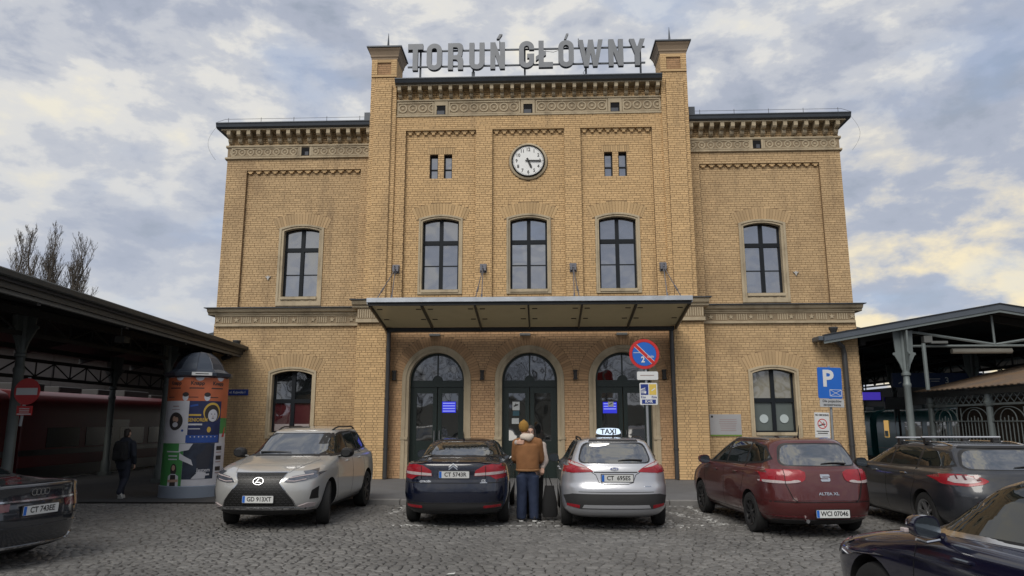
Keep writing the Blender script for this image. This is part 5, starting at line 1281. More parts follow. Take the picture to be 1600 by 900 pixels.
    def board(s, view, y, z, w, h, name, mat, t=.012, parent=None, tilt=None, off=.0):
        p, n = s.hit(view, y, z); sx = -1 if view == 'rear' else 1
        m = MB(); m.box(-w/2, w/2, -t, 0.01, -h/2, h/2); o = m.build(name, mat, parent or s.T, bev=.003)
        nn = n.copy(); nn.y = 0; nn.normalize(); ang = 0 if tilt is None else tilt
        o.matrix_local = Matrix.Translation(p + nn*off) @ Matrix.Rotation(-pi/2 if sx < 0 else pi/2, 4, 'Z') @ Matrix.Rotation(ang, 4, 'X'); return o
    def number_plate(s, view, y, z, txt_, w=.52, h=.114, tilt=0, off=.004):
        o = s.board(view, y, z, w+.02, h+.02, 'number_plate', trim_m, .010, tilt=tilt, off=off)
        f = flat('plate_face', rrect(-w/2, w/2, -h/2, h/2, .01), -.0105, .002, platewhite, o); flat('blue_band', bar(.021, h/2-.004, -w/2+.025, 0, 0), -.0128, .001, blue, o)
        text_obj('plate_text', txt_, .098, blackp, o, face_y(.022, -.0135, .0), .0008, .92, .002); return o
    def badge(s, view, y, z, body, size, mat=None, bold=.002, sx=1., off=.006):
        p, n = s.hit(view, y, z); rot = -pi/2 if view == 'rear' else pi/2
        o = text_obj('badge', body, size, mat or chrome, s.T, Matrix.Identity(4), .003, sx, bold); tl = atan2(n.z, hypot(n.x, n.y))
        o.matrix_local = Matrix.Translation(p + n*off) @ Matrix.Rotation(rot, 4, 'Z') @ Matrix.Rotation(pi/2 - tl, 4, 'X'); return o
    def shape(s, view, y, z, loops, name, mat, d=.008, off=.002, parent=None):
        p, n = s.hit(view, y, z); rot = -pi/2 if view == 'rear' else pi/2; tl = atan2(n.z, hypot(n.x, n.y))
        o = solid(name, loops, None, d, [mat, mat], parent or s.T); o.matrix_local = Matrix.Translation(p + n*off) @ Matrix.Rotation(rot, 4, 'Z') @ Matrix.Rotation(-tl, 4, 'X'); return o
    def mirrors(s, x, z, y, cap, sc=1.):
        for sg in (1, -1):
            m = MB(); prof = [(0, -.07), (.10, -.085), (.19, -.06), (.215, .0), (.20, .07), (.12, .095), (.02, .085), (-.01, .0)]
            prof = smooth_poly([(u*sc, v*sc) for u, v in prof], 1); n = len(prof)
            for (dx, k_) in ((-.06, .96), (-.02, 1.0), (.05, .92), (.10, .62)): m.v += [(dx*sc, sg*(u*k_+.11*sc*(1-k_)), v*k_) for u, v in prof]
            for r in range(3):
                for q in range(n): m.face((r*n+q, r*n+(q+1) % n, (r+1)*n+(q+1) % n, (r+1)*n+q))
            m.face(tuple(range(n))); m.face(tuple(3*n+q for q in range(n)))
            m.tube([(.02, -sg*.07, -.07), (.02, sg*.04, -.045)], .028, 6)
            o = m.build('wing_mirror', cap, s.T, smooth=radians(50)); o.location = (x, sg*y, z)
            g_ = MB(); g_.prism([(u*.86+.015, v*.82) for u, v in prof], lambda u, v, d: (-.0605*sc - d, sg*u, v), 0, .003); g_.build('mirror_glass', mirror_m, o)
    def handle(s, x, z, mat=None, sym=True):
        for sg in ((1, -1) if sym else (1,)):
            p, n = s.hit('left' if sg > 0 else 'right', x, z); m = MB(); m.box(-.09, .09, -.008, .028, -.014, .014); o = m.build('door_handle', mat or s.mat, s.T, bev=.008); o.location = p; o.rotation_euler = (0, 0, 0 if sg > 0 else pi)
    def antenna(s, x, y, L=.16):
        p, n = s.hit('top', x, y); m = MB(); m.tube([(0, 0, 0), (-.02, 0, .03), (-.02-L*.35, 0, .03+L)], [.02, .012, .004], 6); o = m.build('antenna', trim_m, s.T); o.location = p
    def wiper(s, y0, y1, z, view='rear'):
        pts = []
        for k in range(7): y = y0 + (y1-y0)*k/6; p, n = s.hit(view, y, z + .012*sin(pi*k/6)); pts.append(p + n*.02)
        m = MB(); m.tube(pts, [.016, .014, .012, .011, .010, .008, .006], 6); m.build('wiper', trim_m, s.T)
    def rails(s, x0, x1, y, mat, h=.045):
        for sg in (1, -1):
            pts = []
            for k in range(11):
                x = x0 + (x1-x0)*k/10; p, n = s.hit('top', x, sg*(y - .03*abs(2*k/10-1)**2)); pts.append(p + Vector((0, 0, h*min(1, 6*k/10*(1-k/10)))))
            m = MB(); m.tube(pts, .016, 6); m.build('roof_rail', mat, s.T)
def round_poly(pts, r, n=4):
    out = []; N_ = len(pts)
    for i in range(N_):
        a, b, c_ = Vector(pts[i-1]), Vector(pts[i]), Vector(pts[(i+1) % N_]); u, v = (a-b), (c_-b); rr = min(r, u.length*.45, v.length*.45); p, q = b + u.normalized()*rr, b + v.normalized()*rr
        out += [tuple(p*(1-t)**2 + b*2*t*(1-t) + q*t*t) for t in [k/n for k in range(n+1)]]
    return out
def smooth_poly(pts, n=3):
    """round a closed outline by corner cutting"""
    for _ in range(n):
        q = []
        for i in range(len(pts)): a, b = pts[i], pts[(i+1) % len(pts)]; q += [(a[0]*.75+b[0]*.25, a[1]*.75+b[1]*.25), (a[0]*.25+b[0]*.75, a[1]*.25+b[1]*.75)]
        pts = q
    return pts
CG = 'cars parked in front of the station'
def rear_glass(c, zb, zt, wb_, wt, mat=cglass, frame=.03):
    c.patch('rear', round_poly([(-wb_-frame, zb-frame*.6), (wb_+frame, zb-frame*.6), (wt+frame, zt+frame), (-wt-frame, zt+frame)], .12), 'rear_window_trim', trim_m, .002)
    return c.patch('rear', round_poly([(-wb_, zb), (0, zb-.012), (wb_, zb), (wt, zt), (0, zt+.012), (-wt, zt)], .11), 'rear_window', mat, .005)[0]
def windscreen(c, zb, zt, wb_, wt):
    c.patch('front', [(-wb_-.03, zb-.03), (wb_+.03, zb-.03), (wt+.03, zt+.025), (-wt-.03, zt+.025)], 'windscreen_trim', trim_m, .002)
    return c.patch('front', smooth_poly([(-wb_, zb), (0, zb-.02), (wb_, zb), (wt, zt), (0, zt+.01), (-wt, zt)], 1), 'windscreen', cglass, .006)[0]
def sides(c, outline, splits, trim, pillar=.035, band=None, tw=.02):
    """side windows: a dark trim field and one pane between each pair of pillars"""
    cxm = sum(p[0] for p in outline)/len(outline); czm = sum(p[1] for p in outline)/len(outline)
    big = [(u + (tw if u > cxm else -tw)*1.2, v + (tw if v > czm else -tw)) for u, v in outline]
    c.patch('left', big, 'window_trim', trim, .0025, sym=True); c.patch('left', outline, 'window_frame', trim_m, .0035, sym=True)
    xs = [min(p[0] for p in outline)] + splits + [max(p[0] for p in outline)]
    for a, b in zip(xs, xs[1:]):
        bm = bmesh.new(); f = bm.faces.new([bm.verts.new((u, v, 0)) for u, v in outline])
        ins = lambda px, sgn: bmesh.ops.bisect_plane(bm, geom=bm.verts[:]+bm.edges[:]+bm.faces[:], plane_co=(px, 0, 0), plane_no=(sgn, 0, 0), clear_outer=True)
        ins(b - (pillar/2 if b != xs[-1] else -.1), 1); ins(a + (pillar/2 if a != xs[0] else -.1), -1)
        if not bm.faces: bm.free(); continue
        bm.faces.ensure_lookup_table(); lp = [(v.co.x, v.co.y) for v in bm.faces[0].verts]; bm.free()
        mx, mz = sum(p[0] for p in lp)/len(lp), sum(p[1] for p in lp)/len(lp)
        lp = [(mx + (u-mx)*.955, mz + (v-mz)*.93) for u, v in lp]
        c.patch('left', lp, 'side_window', sglass, .0055, sym=True)
def seams(c, lines, w=.009):
    for ln in lines: c.strip('left', ln, w, 'panel_gap', seam_m, .0015, sym=True)
def arch_trim(c, mat, r0, r1, rw):
    for x in (0, c.wb):
        a0, a1 = radians(-8), radians(188)
        pts = [(x + r1*cos(a0+(a1-a0)*k/20), rw+.01 + r1*sin(a0+(a1-a0)*k/20)) for k in range(21)] + [(x + r0*cos(a1+(a0-a1)*k/20), rw+.01 + r0*sin(a1+(a0-a1)*k/20)) for k in range(21)]
        c.patch('left', pts, 'wheel_arch', mat, .006, sym=True, step=.09)

# --- silver estate taxi
silver = paint('silver_paint', (.50, .51, .54), .30, .55)
c = Car('estate_taxi', 'silver estate taxi with a lit white TAXI roof sign, seen from behind', (1.588, -9.62), 90, [
 (.20, -.66, 3.40, .74), (.26, -.84, 3.56, .82), (.36, -.92, 3.62, .885), (.52, -.95, 3.64, .905), (.66, -.945, 3.62, .912), (.78, -.90, 3.52, .905), (.88, -.88, 3.25, .895), (.96, -.865, 2.85, .875), (1.02, -.845, 2.52, .85), (1.06, -.82, 2.44, .80, 1),
 (1.22, -.71, 2.06, .725), (1.36, -.59, 1.70, .655), (1.43, -.56, 1.50, .60), (1.468, -.52, 1.25, .51), (1.49, -.34, .95, .38), (1.50, 0, .6, .15)], silver, 2.65, .90, rw=.325, spokes=5, steer=0)
sides(c, [(-.45, 1.14), (2.20, 1.06), (1.72, 1.36), (1.2, 1.42), (.4, 1.43), (-.25, 1.40)], [.38, 1.25], trim_m)
windscreen(c, 1.07, 1.40, .72, .56); rear_glass(c, 1.10, 1.395, .60, .50)
c.patch('rear', [(-.42, 1.435), (.42, 1.435), (.40, 1.462), (-.40, 1.462)], 'spoiler_lamp', trim_m, .012)
tl = round_poly([(.36, .95), (.42, 1.0), (.58, 1.075), (.78, 1.135), (.91, 1.12), (.89, .945), (.70, .93)], .03)
for o in c.patch('rear', tl, 'tail_light', taillight, .010, sym=True): pass
c.patch('rear', [(.47, 1.012), (.58, 1.062), (.74, 1.112), (.76, 1.075), (.62, 1.03)], 'reverse_lens', clearlens, .0135, sym=True)
c.patch('left', [(-.78, .96), (-.55, 1.0), (-.54, 1.035), (-.72, 1.045)], 'tail_light', taillight, .008, sym=True)
c.patch('rear', [(-.86, .56), (-.72, .60), (.72, .60), (.86, .56), (.80, .40), (.60, .36), (-.60, .36), (-.80, .40)], 'bumper_insert', plastic_m, .008)
c.patch('rear', [(-.56, .375), (.56, .375), (.53, .425), (-.53, .425)], 'skid_strip', silver, .016); c.patch('rear', [(.60, .37), (.80, .40), (.80, .44), (.60, .42)], 'reflector', taillight, .014, sym=True)
c.strip('rear', [(-.40, .945), (-.33, .90), (-.28, .78), (-.2, .755), (.2, .755), (.28, .78), (.33, .90), (.40, .945)], .010, 'panel_gap', seam_m, .002)
c.strip('rear', [(-.36, .945), (.36, .945)], .016, 'panel_gap', seam_m, .003); c.strip('rear', [(-.62, .63), (.62, .63)], .008, 'panel_gap', seam_m, .002)
c.number_plate('rear', -.02, .85, 'CT  695ES', tilt=radians(4), off=.012)
c.shape('rear', .02, .995, [[(.075*cos(2*pi*k/24), .03*sin(2*pi*k/24)) for k in range(24)]], 'badge_oval', chrome); c.shape('rear', .02, .995, [[(.066*cos(2*pi*k/24), .023*sin(2*pi*k/24)) for k in range(24)]], 'badge_field', navy, .0105)
c.badge('rear', .02, .995, 'Ford', .045).location += Vector((-.012, 0, 0)); c.strip('rear', [(-.58, .72), (-.47, .72)], .014, 'badge_bar', chrome, .005)
c.mirrors(2.02, 1.05, .88, trim_m); c.rails(-.3, 1.6, .56, trim_m); c.wiper(-.45, -.05, 1.125); c.handle(.55, .92); c.handle(1.6, .90)
seams(c, [[(.36, 1.05), (.34, .55), (.42, .32)], [(1.25, 1.05), (1.27, .30)], [(2.28, .98), (2.2, .6), (2.05, .32)], [(.42, .32), (2.05, .32)]])
for x_, y_ in ((-.02, -.30), (-.02, -.05)): c.antenna(x_, y_, .09)
p, n_ = c.hit('top', .55, .0)
TS = thing('taxi_roof_sign', 'white lit roof sign with the word TAXI on top of the silver estate car', 'taxi sign', (1.588+.02, -9.62+.55, p.z+.006)); TS.scale = (.8, .8, .8)
m = MB(); m.prism(rrect(-.30, .30, .0, .04, .012), lambda u, v, d: (u, d, v), -.07, .07); m.build('base', blackp, TS)
tx_m = glow('taxi_glow', (.70, .84, 1.0), .75); m = MB(); m.prism(smooth_poly([(-.29, .042), (.29, .042), (.27, .15), (.22, .20), (-.22, .20), (-.27, .15)], 2), lambda u, v, d: (u, d, v), -.055, .055); m.build('lamp_box', tx_m, TS)
text_obj('lettering', 'TAXI', .165, blackp, TS, face_y(0, -.058, .115), .002, 1.0, .004)

# --- dark blue saloon
dblue = paint('dark_blue_paint', (.004, .006, .017), .18)
c = Car('saloon_car', 'dark blue saloon with a chevron badge, parked back to the square beside the couple', (-1.158, -9.27), 90, [
 (.20, -.72, 3.5, .74), (.28, -.93, 3.70, .85), (.40, -.99, 3.78, .90), (.58, -1.0, 3.80, .93), (.74, -.975, 3.74, .93), (.84, -.955, 3.55, .92), (.94, -.95, 3.2, .905), (1.02, -.94, 2.75, .88), (1.065, -.92, 2.55, .85), (1.085, -.72, 2.46, .80, 1),
 (1.10, -.30, 2.40, .77), (1.13, .03, 2.33, .755), (1.24, .25, 2.0, .70), (1.35, .47, 1.72, .64), (1.405, .61, 1.52, .575), (1.435, .80, 1.36, .48), (1.45, 1.04, 1.26, .35), (1.456, 1.12, 1.2, .15)], dblue, 2.815, .92, rw=.335, spokes=7)
sides(c, [(.08, 1.17), (.7, 1.13), (2.15, 1.10), (1.75, 1.33), (1.3, 1.40), (.85, 1.395), (.5, 1.33)], [1.05], trim_m)
windscreen(c, 1.12, 1.38, .70, .54); rear_glass(c, 1.155, 1.375, .58, .46)
c.patch('rear', [(-.70, .80), (-.70, .985), (.70, .985), (.70, .80)], 'boot_panel', paint('dark_blue_boot', (.005, .006, .016), .22), .004)
tl = [(.36, .86), (.38, .95), (.52, 1.03), (.70, 1.06), (.92, 1.05), (.92, .83), (.72, .80), (.62, .86)]
c.patch('rear', tl, 'tail_light', taillight, .010, sym=True); c.patch('rear', [(.37, .865), (.37, .905), (.66, .925), (.88, .935), (.88, .895), (.64, .875)], 'reverse_lens', clearlens, .014, sym=True)
c.patch('left', [(-.87, .85), (-.58, .97), (-.60, 1.0), (-.85, 1.02)], 'tail_light', taillight, .006, sym=True)
c.strip('rear', [(.55, .81), (.55, 1.02)], .008, 'panel_gap', seam_m, .0155, sym=True)
c.strip('rear', [(-.78, 1.055), (-.4, 1.085), (.4, 1.085), (.78, 1.055)], .022, 'boot_lip', dblue, .018); c.strip('rear', [(-.86, .745), (.86, .745)], .012, 'panel_gap', seam_m, .003); c.strip('rear', [(-.9, .415), (.9, .415)], .02, 'bumper_crease', trim_m, .006)
c.patch('rear', [(-.80, .24), (-.84, .40), (.84, .40), (.80, .24)], 'bumper_insert', plastic_m, .008); c.patch('rear', [(.52, .335), (.80, .345), (.80, .385), (.52, .37)], 'reflector', taillight, .014, sym=True)
c.number_plate('rear', -.02, .885, 'CT 5743R', tilt=radians(6), off=.012)
for dz in (0, .038): c.shape('rear', .0, .985+dz, [[(-.075, -.03), (0, .03), (.075, -.03), (.075, -.008), (0, .052), (-.075, -.008)]], 'chevron_badge', chrome)
c.badge('rear', .47, .765, 'CITROËN', .042, sx=1.1, off=.014); c.badge('rear', -.52, .775, 'C5', .062); c.strip('rear', [(-.58, .748), (-.46, .748)], .012, 'badge_bar', chrome, .006)
c.mirrors(2.0, 1.10, .90, dblue); c.handle(.9, .95); c.handle(1.85, .94); c.antenna(.78, 0, .12)
seams(c, [[(.62, 1.12), (.45, .9), (.42, .6), (.5, .32)], [(1.12, 1.08), (1.15, .30)], [(2.25, 1.0), (2.28, .6), (2.2, .32)]])

# --- champagne SUV facing the square
champ = paint('champagne_paint', (.43, .43, .42), .30, .30)
c = Car('suv_car', 'champagne grey SUV with a large black spindle grille, facing the square by the poster column', (-4.36, -6.88), -90, [
 (.22, -.78, 3.45, .74), (.31, -.98, 3.70, .86), (.45, -1.06, 3.78, .925), (.62, -1.10, 3.795, .945), (.80, -1.08, 3.76, .948), (.92, -1.04, 3.66, .94), (1.00, -1.02, 3.42, .928), (1.06, -1.0, 3.08, .912), (1.11, -.98, 2.72, .888), (1.14, -.96, 2.54, .865), (1.165, -.93, 2.44, .815, 1),
 (1.36, -.70, 2.11, .735), (1.53, -.48, 1.81, .665), (1.60, -.42, 1.67, .62), (1.648, -.36, 1.40, .53), (1.675, -.1, .95, .39), (1.69, .3, .7, .15)], champ, 2.79, .94, rw=.37, archr=.425, spokes=5, wheel=rim_dark, steer=14, ww=.235)
sides(c, [(-.55, 1.27), (.3, 1.215), (2.28, 1.165), (1.75, 1.48), (1.3, 1.56), (.5, 1.58), (-.1, 1.53)], [.42, 1.22], trim_m)
wsn = windscreen(c, 1.185, 1.54, .735, .575); rear_glass(c, 1.22, 1.50, .62, .52)
sp_o = [(-.43, .925), (.43, .925), (.36, .80), (.345, .765), (.56, .50), (.60, .40), (-.60, .40), (-.56, .50), (-.345, .765), (-.36, .80)]
c.patch('front', [(u*1.045, .66+(v-.66)*1.05) for u, v in sp_o], 'grille_frame', chrome, .010); gr = c.patch('front', sp_o, 'grille', blackp, .014)[0]
mesh_m = pm('grille_mesh', (.055, .056, .058), .4, .5, var=.1)
for k in range(13):
    z = .42 + .039*k; hw = .58-(z-.42)*.62 if z < .77 else .355 + (z-.77)*.45
    for q in range(-7, 8):
        y_ = q*.078 + (.039 if k % 2 else 0)
        if abs(y_) < hw-.03: c.strip('front', [(y_-.026, z), (y_, z+.012), (y_+.026, z)], .010, 'grille_bar', mesh_m, .019, parent=gr)
c.shape('front', 0, .795, [[(.090*cos(2*pi*k/28), .064*sin(2*pi*k/28)) for k in range(28)], [(.080*cos(2*pi*k/28), .054*sin(2*pi*k/28)) for k in range(28)]], 'badge_ring', chrome, .012, .02)
c.shape('front', 0, .795, [[(.002, .040), (.012, .040), (-.026, -.016), (.046, -.016), (.042, -.025), (-.046, -.025), (-.040, -.016)]], 'badge_letter', chrome, .012, .02)
hl = [(.42, .785), (.56, .775), (.72, .80), (.86, .84), (.925, .93), (.72, .90), (.54, .87), (.46, .83)]
c.patch('front', hl, 'headlight', headlens, .012, sym=True); c.strip('front', [(.50, .845), (.64, .87), (.82, .895)], .014, 'light_strip', clearlens, .0165, sym=True)
c.strip('front', [(.46, .80), (.58, .795), (.74, .825)], .012, 'light_strip', clearlens, .0165, sym=True); c.patch('left', [(3.60, .86), (3.34, .92), (3.20, .985), (3.50, .945)], 'headlight', headlens, .010, sym=True)
c.strip('front', [(-.60, .365), (.60, .365)], .035, 'chrome_lip', chrome, .02); c.strip('front', [(.58, .365), (.72, .335), (.84, .34)], .022, 'chrome_lip', chrome, .018, sym=True)
c.patch('front', [(-.86, .24), (.86, .24), (.88, .31), (.62, .325), (-.62, .325), (-.88, .31)], 'lower_bumper', plastic_m, .010); c.patch('front', [(.64, .395), (.70, .365), (.84, .375), (.86, .43), (.78, .44)], 'fog_light', clearlens, .014, sym=True, step=.04)
c.patch('front', [(.80, .50), (.89, .50), (.90, .70), (.83, .64)], 'bumper_vent', blackp, .008, sym=True)
c.number_plate('front', .02, .515, 'GD 913XT', off=.02)
c.strip('top', [(3.60, .46), (3.1, .60), (2.66, .70)], .012, 'bonnet_crease', champ, .010, sym=True)
c.mirrors(2.10, 1.20, .92, trim_m, 1.1); c.handle(.62, 1.06); c.handle(1.62, 1.04); c.rails(-.25, 1.45, .57, trim_m)
seams(c, [[(.40, 1.2), (.30, .85), (.42, .40)], [(1.24, 1.18), (1.28, .38)], [(2.36, 1.10), (2.36, .70), (2.22, .40)]])
c.patch('left', [(.48, .24), (2.33, .24), (2.31, .31), (.48, .31)], 'sill_trim', plastic_m, .006, sym=True)
c.strip('top', [(2.42, -.6), (2.40, 0), (2.42, .6)], .03, 'wiper_cowl', trim_m, .006); c.wiper(-.55, .05, 1.205, 'front')
c.patch('front', [(.46, 1.36), (.60, 1.36), (.56, 1.52), (.46, 1.52)], 'sun_visor', pm('visor_grey', (.02, .02, .02), .8), .0065); 

# --- maroon hatchback
maroon = paint('maroon_paint', (.088, .017, .017), .32, .25)
c = Car('hatchback_car', 'maroon red tall hatchback with rear plate WCI 07046, parked before the right wing', (4.66, -10.28), 95.5, [
 (.20, -.66, 3.28, .72), (.28, -.86, 3.42, .82), (.40, -.93, 3.49, .868), (.54, -.955, 3.51, .885), (.66, -.945, 3.48, .887), (.80, -.925, 3.38, .882), (.92, -.90, 3.14, .87), (1.00, -.88, 2.86, .855), (1.04, -.86, 2.68, .835), (1.065, -.835, 2.58, .80, 1),
 (1.25, -.71, 2.15, .728), (1.40, -.585, 1.76, .66), (1.475, -.53, 1.56, .61), (1.52, -.47, 1.3, .52), (1.545, -.22, 1.0, .385), (1.56, .2, .7, .15)], maroon, 2.58, .88, rw=.315, archr=.355, spokes=9, wheel=rim_dark, hscale=.975)
sides(c, [(-.50, 1.20), (-.30, 1.13), (.6, 1.07), (2.25, 1.04), (1.72, 1.35), (1.2, 1.43), (.4, 1.44), (-.25, 1.36)], [.30, 1.20], trim_m)
windscreen(c, 1.07, 1.41, .71, .55); rear_glass(c, 1.10, 1.40, .61, .50)
tl = smooth_poly([(.30, .90), (.30, 1.025), (.60, 1.03), (.90, 1.02), (.90, .84), (.72, .82), (.50, .825), (.36, .85)], 1)
c.patch('rear', tl, 'tail_light', taillight, .010, sym=True); c.patch('rear', smooth_poly([(.36, .855), (.50, .828), (.72, .824), (.86, .835), (.86, .87), (.70, .87), (.56, .855), (.44, .885)], 1), 'reverse_lens', clearlens, .0135, sym=True); c.patch('left', [(-.82, .86), (-.64, .91), (-.60, .965), (-.79, .975)], 'tail_light', taillight, .007, sym=True)
c.strip('rear', [(.60, 1.03), (.60, .82), (.52, .60), (.46, .555)], .009, 'panel_gap', seam_m, .0145, sym=True); c.strip('rear', [(-.86, .548), (-.46, .55), (.46, .55), (.86, .548)], .012, 'panel_gap', seam_m, .003)
c.strip('rear', [(-.84, .575), (0, .59), (.84, .575)], .014, 'bumper_crease', maroon, .010)
c.patch('rear', [(-.30, .30), (-.36, .36), (-.28, .47), (.28, .47), (.36, .36), (.30, .30)], 'plate_recess', maroon, .003); c.number_plate('rear', -.06, .385, 'WCI 07046', off=.014)
c.patch('rear', [(-.78, .20), (-.74, .285), (.74, .285), (.78, .20)], 'lower_bumper', plastic_m, .008); c.strip('rear', [(.34, .325), (.82, .335)], .012, 'reflector', darklens, .008, sym=True)
c.shape('rear', -.0, .915, [[(-.07, .05), (.06, .05), (.075, .035), (.075, .015), (-.045, .015), (-.045, .002), (.06, .002), (.075, -.012), (.075, -.045), (.06, -.06), (-.06, -.06), (-.075, -.045), (-.075, -.025), (.045, -.025), (.045, -.012), (-.06, -.012), (-.075, .002), (-.075, .035)]], 'letter_badge', chrome)
c.badge('rear', -.02, .675, 'ALTEA XL', .058, sx=1.25)
c.mirrors(2.0, 1.06, .865, maroon); c.handle(.62, .93); c.handle(1.62, .91); c.rails(-.1, 1.45, .56, rim_m, .02); c.wiper(-.40, .0, 1.11); c.antenna(.0, -.02, .17)
seams(c, [[(.28, 1.08), (.24, .85), (.38, .58), (.46, .32)], [(1.20, 1.05), (1.23, .28)], [(2.30, .98), (2.26, .6), (2.12, .30)], [(.46, .30), (2.12, .30)]])
ex = MB(); ex.tube([(-.93, .33, .27), (-.80, .33, .27)], .03, 8); ex.build('exhaust_pipe', chrome, c.T)

# --- dark grey estate with roof bars
dgrey = paint('dark_grey_paint', (.026, .028, .034), .32, .2)
c = Car('estate_car', 'dark grey estate car with two silver roof bars, parked far right', (7.35, -10.72), 90, [
 (.19, -.76, 3.5, .74), (.26, -.98, 3.66, .84), (.38, -1.05, 3.72, .90), (.54, -1.08, 3.74, .925), (.68, -1.075, 3.71, .93), (.80, -1.04, 3.56, .925), (.90, -1.0, 3.25, .91), (.96, -.98, 2.9, .89), (1.00, -.96, 2.64, .865), (1.03, -.93, 2.52, .815, 1),
 (1.18, -.80, 2.12, .745), (1.31, -.66, 1.76, .675), (1.37, -.62, 1.56, .62), (1.41, -.58, 1.3, .53), (1.432, -.40, 1.0, .39), (1.445, 0, .6, .15)], dgrey, 2.82, .915, rw=.335, spokes=5)
sides(c, [(-.62, 1.12), (-.4, 1.075), (.6, 1.05), (2.25, 1.02), (1.72, 1.28), (1.2, 1.345), (.3, 1.35), (-.40, 1.29)], [.30, 1.22], trim_m)
windscreen(c, 1.045, 1.32, .73, .57); rear_glass(c, 1.07, 1.33, .66, .54)
c.patch('rear', [(-.56, 1.365), (.56, 1.365), (.52, 1.395), (-.52, 1.395)], 'spoiler_edge', trim_m, .014)
tl = round_poly([(.42, .90), (.50, .95), (.70, .985), (.90, .98), (.90, .84), (.70, .82), (.52, .85)], .03)
c.patch('rear', tl, 'tail_light', taillight, .010, sym=True); c.patch('rear', smooth_poly([(.50, .90), (.60, .94), (.84, .955), (.86, .87), (.66, .86)], 1), 'clear_lens', clearlens, .0135, sym=True)
tls = smooth_poly([(-.94, .85), (-.76, .89), (-.50, .965), (-.54, .985), (-.72, .995), (-.90, .985)], 1); c.patch('left', tls, 'tail_light', taillight, .008, sym=True); c.patch('left', smooth_poly([(-.92, .885), (-.80, .905), (-.66, .95), (-.76, .975), (-.90, .97)], 1), 'clear_lens', clearlens, .012, sym=True)
for k in range(3): c.strip('left', [(-.94+.075*k, .90+.012*k), (-.90+.075*k, .985)], .018, 'lens_bar', darklens, .0155, sym=True)
c.number_plate('rear', 0, .74, 'CT  4K', off=.012) if 0 else None
c.mirrors(2.02, 1.02, .90, trim_m); c.handle(.60, .93, chrome); c.handle(1.65, .92, chrome); c.rails(-.35, 1.55, .58, chrome, .05)
for x_ in (1.30, .42):
    p, n_ = c.hit('top', x_, .5); m = MB(); m.box(-.03, .03, -.64, .64, .085, .112); rb_ = m.build('roof_bar', pm('roof_bar_alloy', (.62, .63, .66), .35, .6, var=.05), c.T, bev=.008); rb_.location = (x_, 0, p.z)
    for sg in (1, -1): m = MB(); m.box(-.045, .045, sg*.55-.05, sg*.55+.05, -.02, .084); m.build('bar_foot', trim_m, rb_, bev=.01)
seams(c, [[(.32, 1.05), (.22, .85), (.40, .55), (.48, .30)], [(1.22, 1.03), (1.26, .28)], [(2.36, .96), (2.36, .6), (2.2, .30)]]); c.strip('left', [(-.8, .82), (.5, .86), (2.9, .84)], .012, 'body_crease', dgrey, .008, sym=True)
c.wiper(-.45, .0, 1.085)

# --- dark saloon at the left edge
agrey = paint('slate_paint', (.014, .016, .021), .18)
c = Car('saloon_car', 'dark slate saloon with four ring badge, cut off by the left edge of the picture', (-7.05, -13.45), 169, [
 (.20, -.80, 3.6, .76), (.28, -1.02, 3.74, .87), (.42, -1.07, 3.82, .92), (.60, -1.09, 3.84, .94), (.76, -1.075, 3.78, .943), (.86, -1.06, 3.6, .935), (.96, -1.055, 3.2, .915), (1.04, -1.06, 2.8, .89), (1.075, -1.045, 2.6, .86), (1.09, -.80, 2.5, .82, 1),
 (1.105, -.45, 2.44, .78), (1.13, -.15, 2.36, .765), (1.24, .20, 2.02, .71), (1.35, .56, 1.72, .65), (1.405, .80, 1.52, .585), (1.44, .98, 1.36, .49), (1.455, 1.08, 1.27, .36), (1.462, 1.15, 1.22, .15)], agrey, 2.92, .93, rw=.335, archr=.38, spokes=7, hscale=.93)
sides(c, [(.08, 1.09), (.7, 1.05), (2.2, 1.03), (1.78, 1.246), (1.3, 1.30), (.85, 1.297), (.5, 1.237)], [1.05], chrome); windscreen(c, 1.04, 1.28, .72, .55); rear_glass(c, 1.07, 1.28, .62, .48)
c.strip('rear', [(-.90, .815), (0, .808), (.90, .815)], .022, 'chrome_strip', chrome, .014)
c.patch('rear', [(.42, .70), (.40, .79), (.92, .80), (.92, .70), (.7, .685)], 'tail_light', darklens, .009, sym=True); c.patch('rear', [(.50, .83), (.92, .835), (.92, .87), (.70, .865)], 'tail_light', darklens, .009, sym=True)
c.number_plate('rear', .0, .69, 'CT 743EE', tilt=radians(4), off=.012)
for k in range(4): y_ = (k-1.5)*.062; c.shape('rear', y_, .905, [[(.043*cos(2*pi*q/24), .043*sin(2*pi*q/24)) for q in range(24)], [(.033*cos(2*pi*q/24), .033*sin(2*pi*q/24)) for q in range(24)]], 'badge_ring', chrome, .008 + .0006*k, .004)
c.strip('rear', [(-.80, .60), (.80, .60)], .010, 'panel_gap', seam_m, .003); c.strip('rear', [(-.88, .50), (0, .49), (.88, .50)], .02, 'bumper_crease', agrey, .014); c.strip('rear', [(-.80, .27), (.80, .27)], .022, 'chrome_strip', chrome, .014); c.patch('rear', [(-.82, .20), (-.86, .255), (.86, .255), (.82, .20)], 'lower_bumper', plastic_m, .01)
c.patch('rear', [(.60, .285), (.80, .30), (.78, .345), (.62, .335)], 'exhaust_trim', chrome, .012, sym=True); c.mirrors(2.05, 1.04, .92, agrey); c.handle(.9, .89); c.handle(1.9, .88)
seams(c, [[(.62, 1.04), (.45, .85), (.42, .6), (.5, .32)], [(1.12, 1.0), (1.15, .30)], [(2.3, .93), (2.32, .6), (2.2, .32)]]); c.strip('top', [(-.98, -.80), (-.98, .80)], .02, 'boot_lip', agrey, .012)

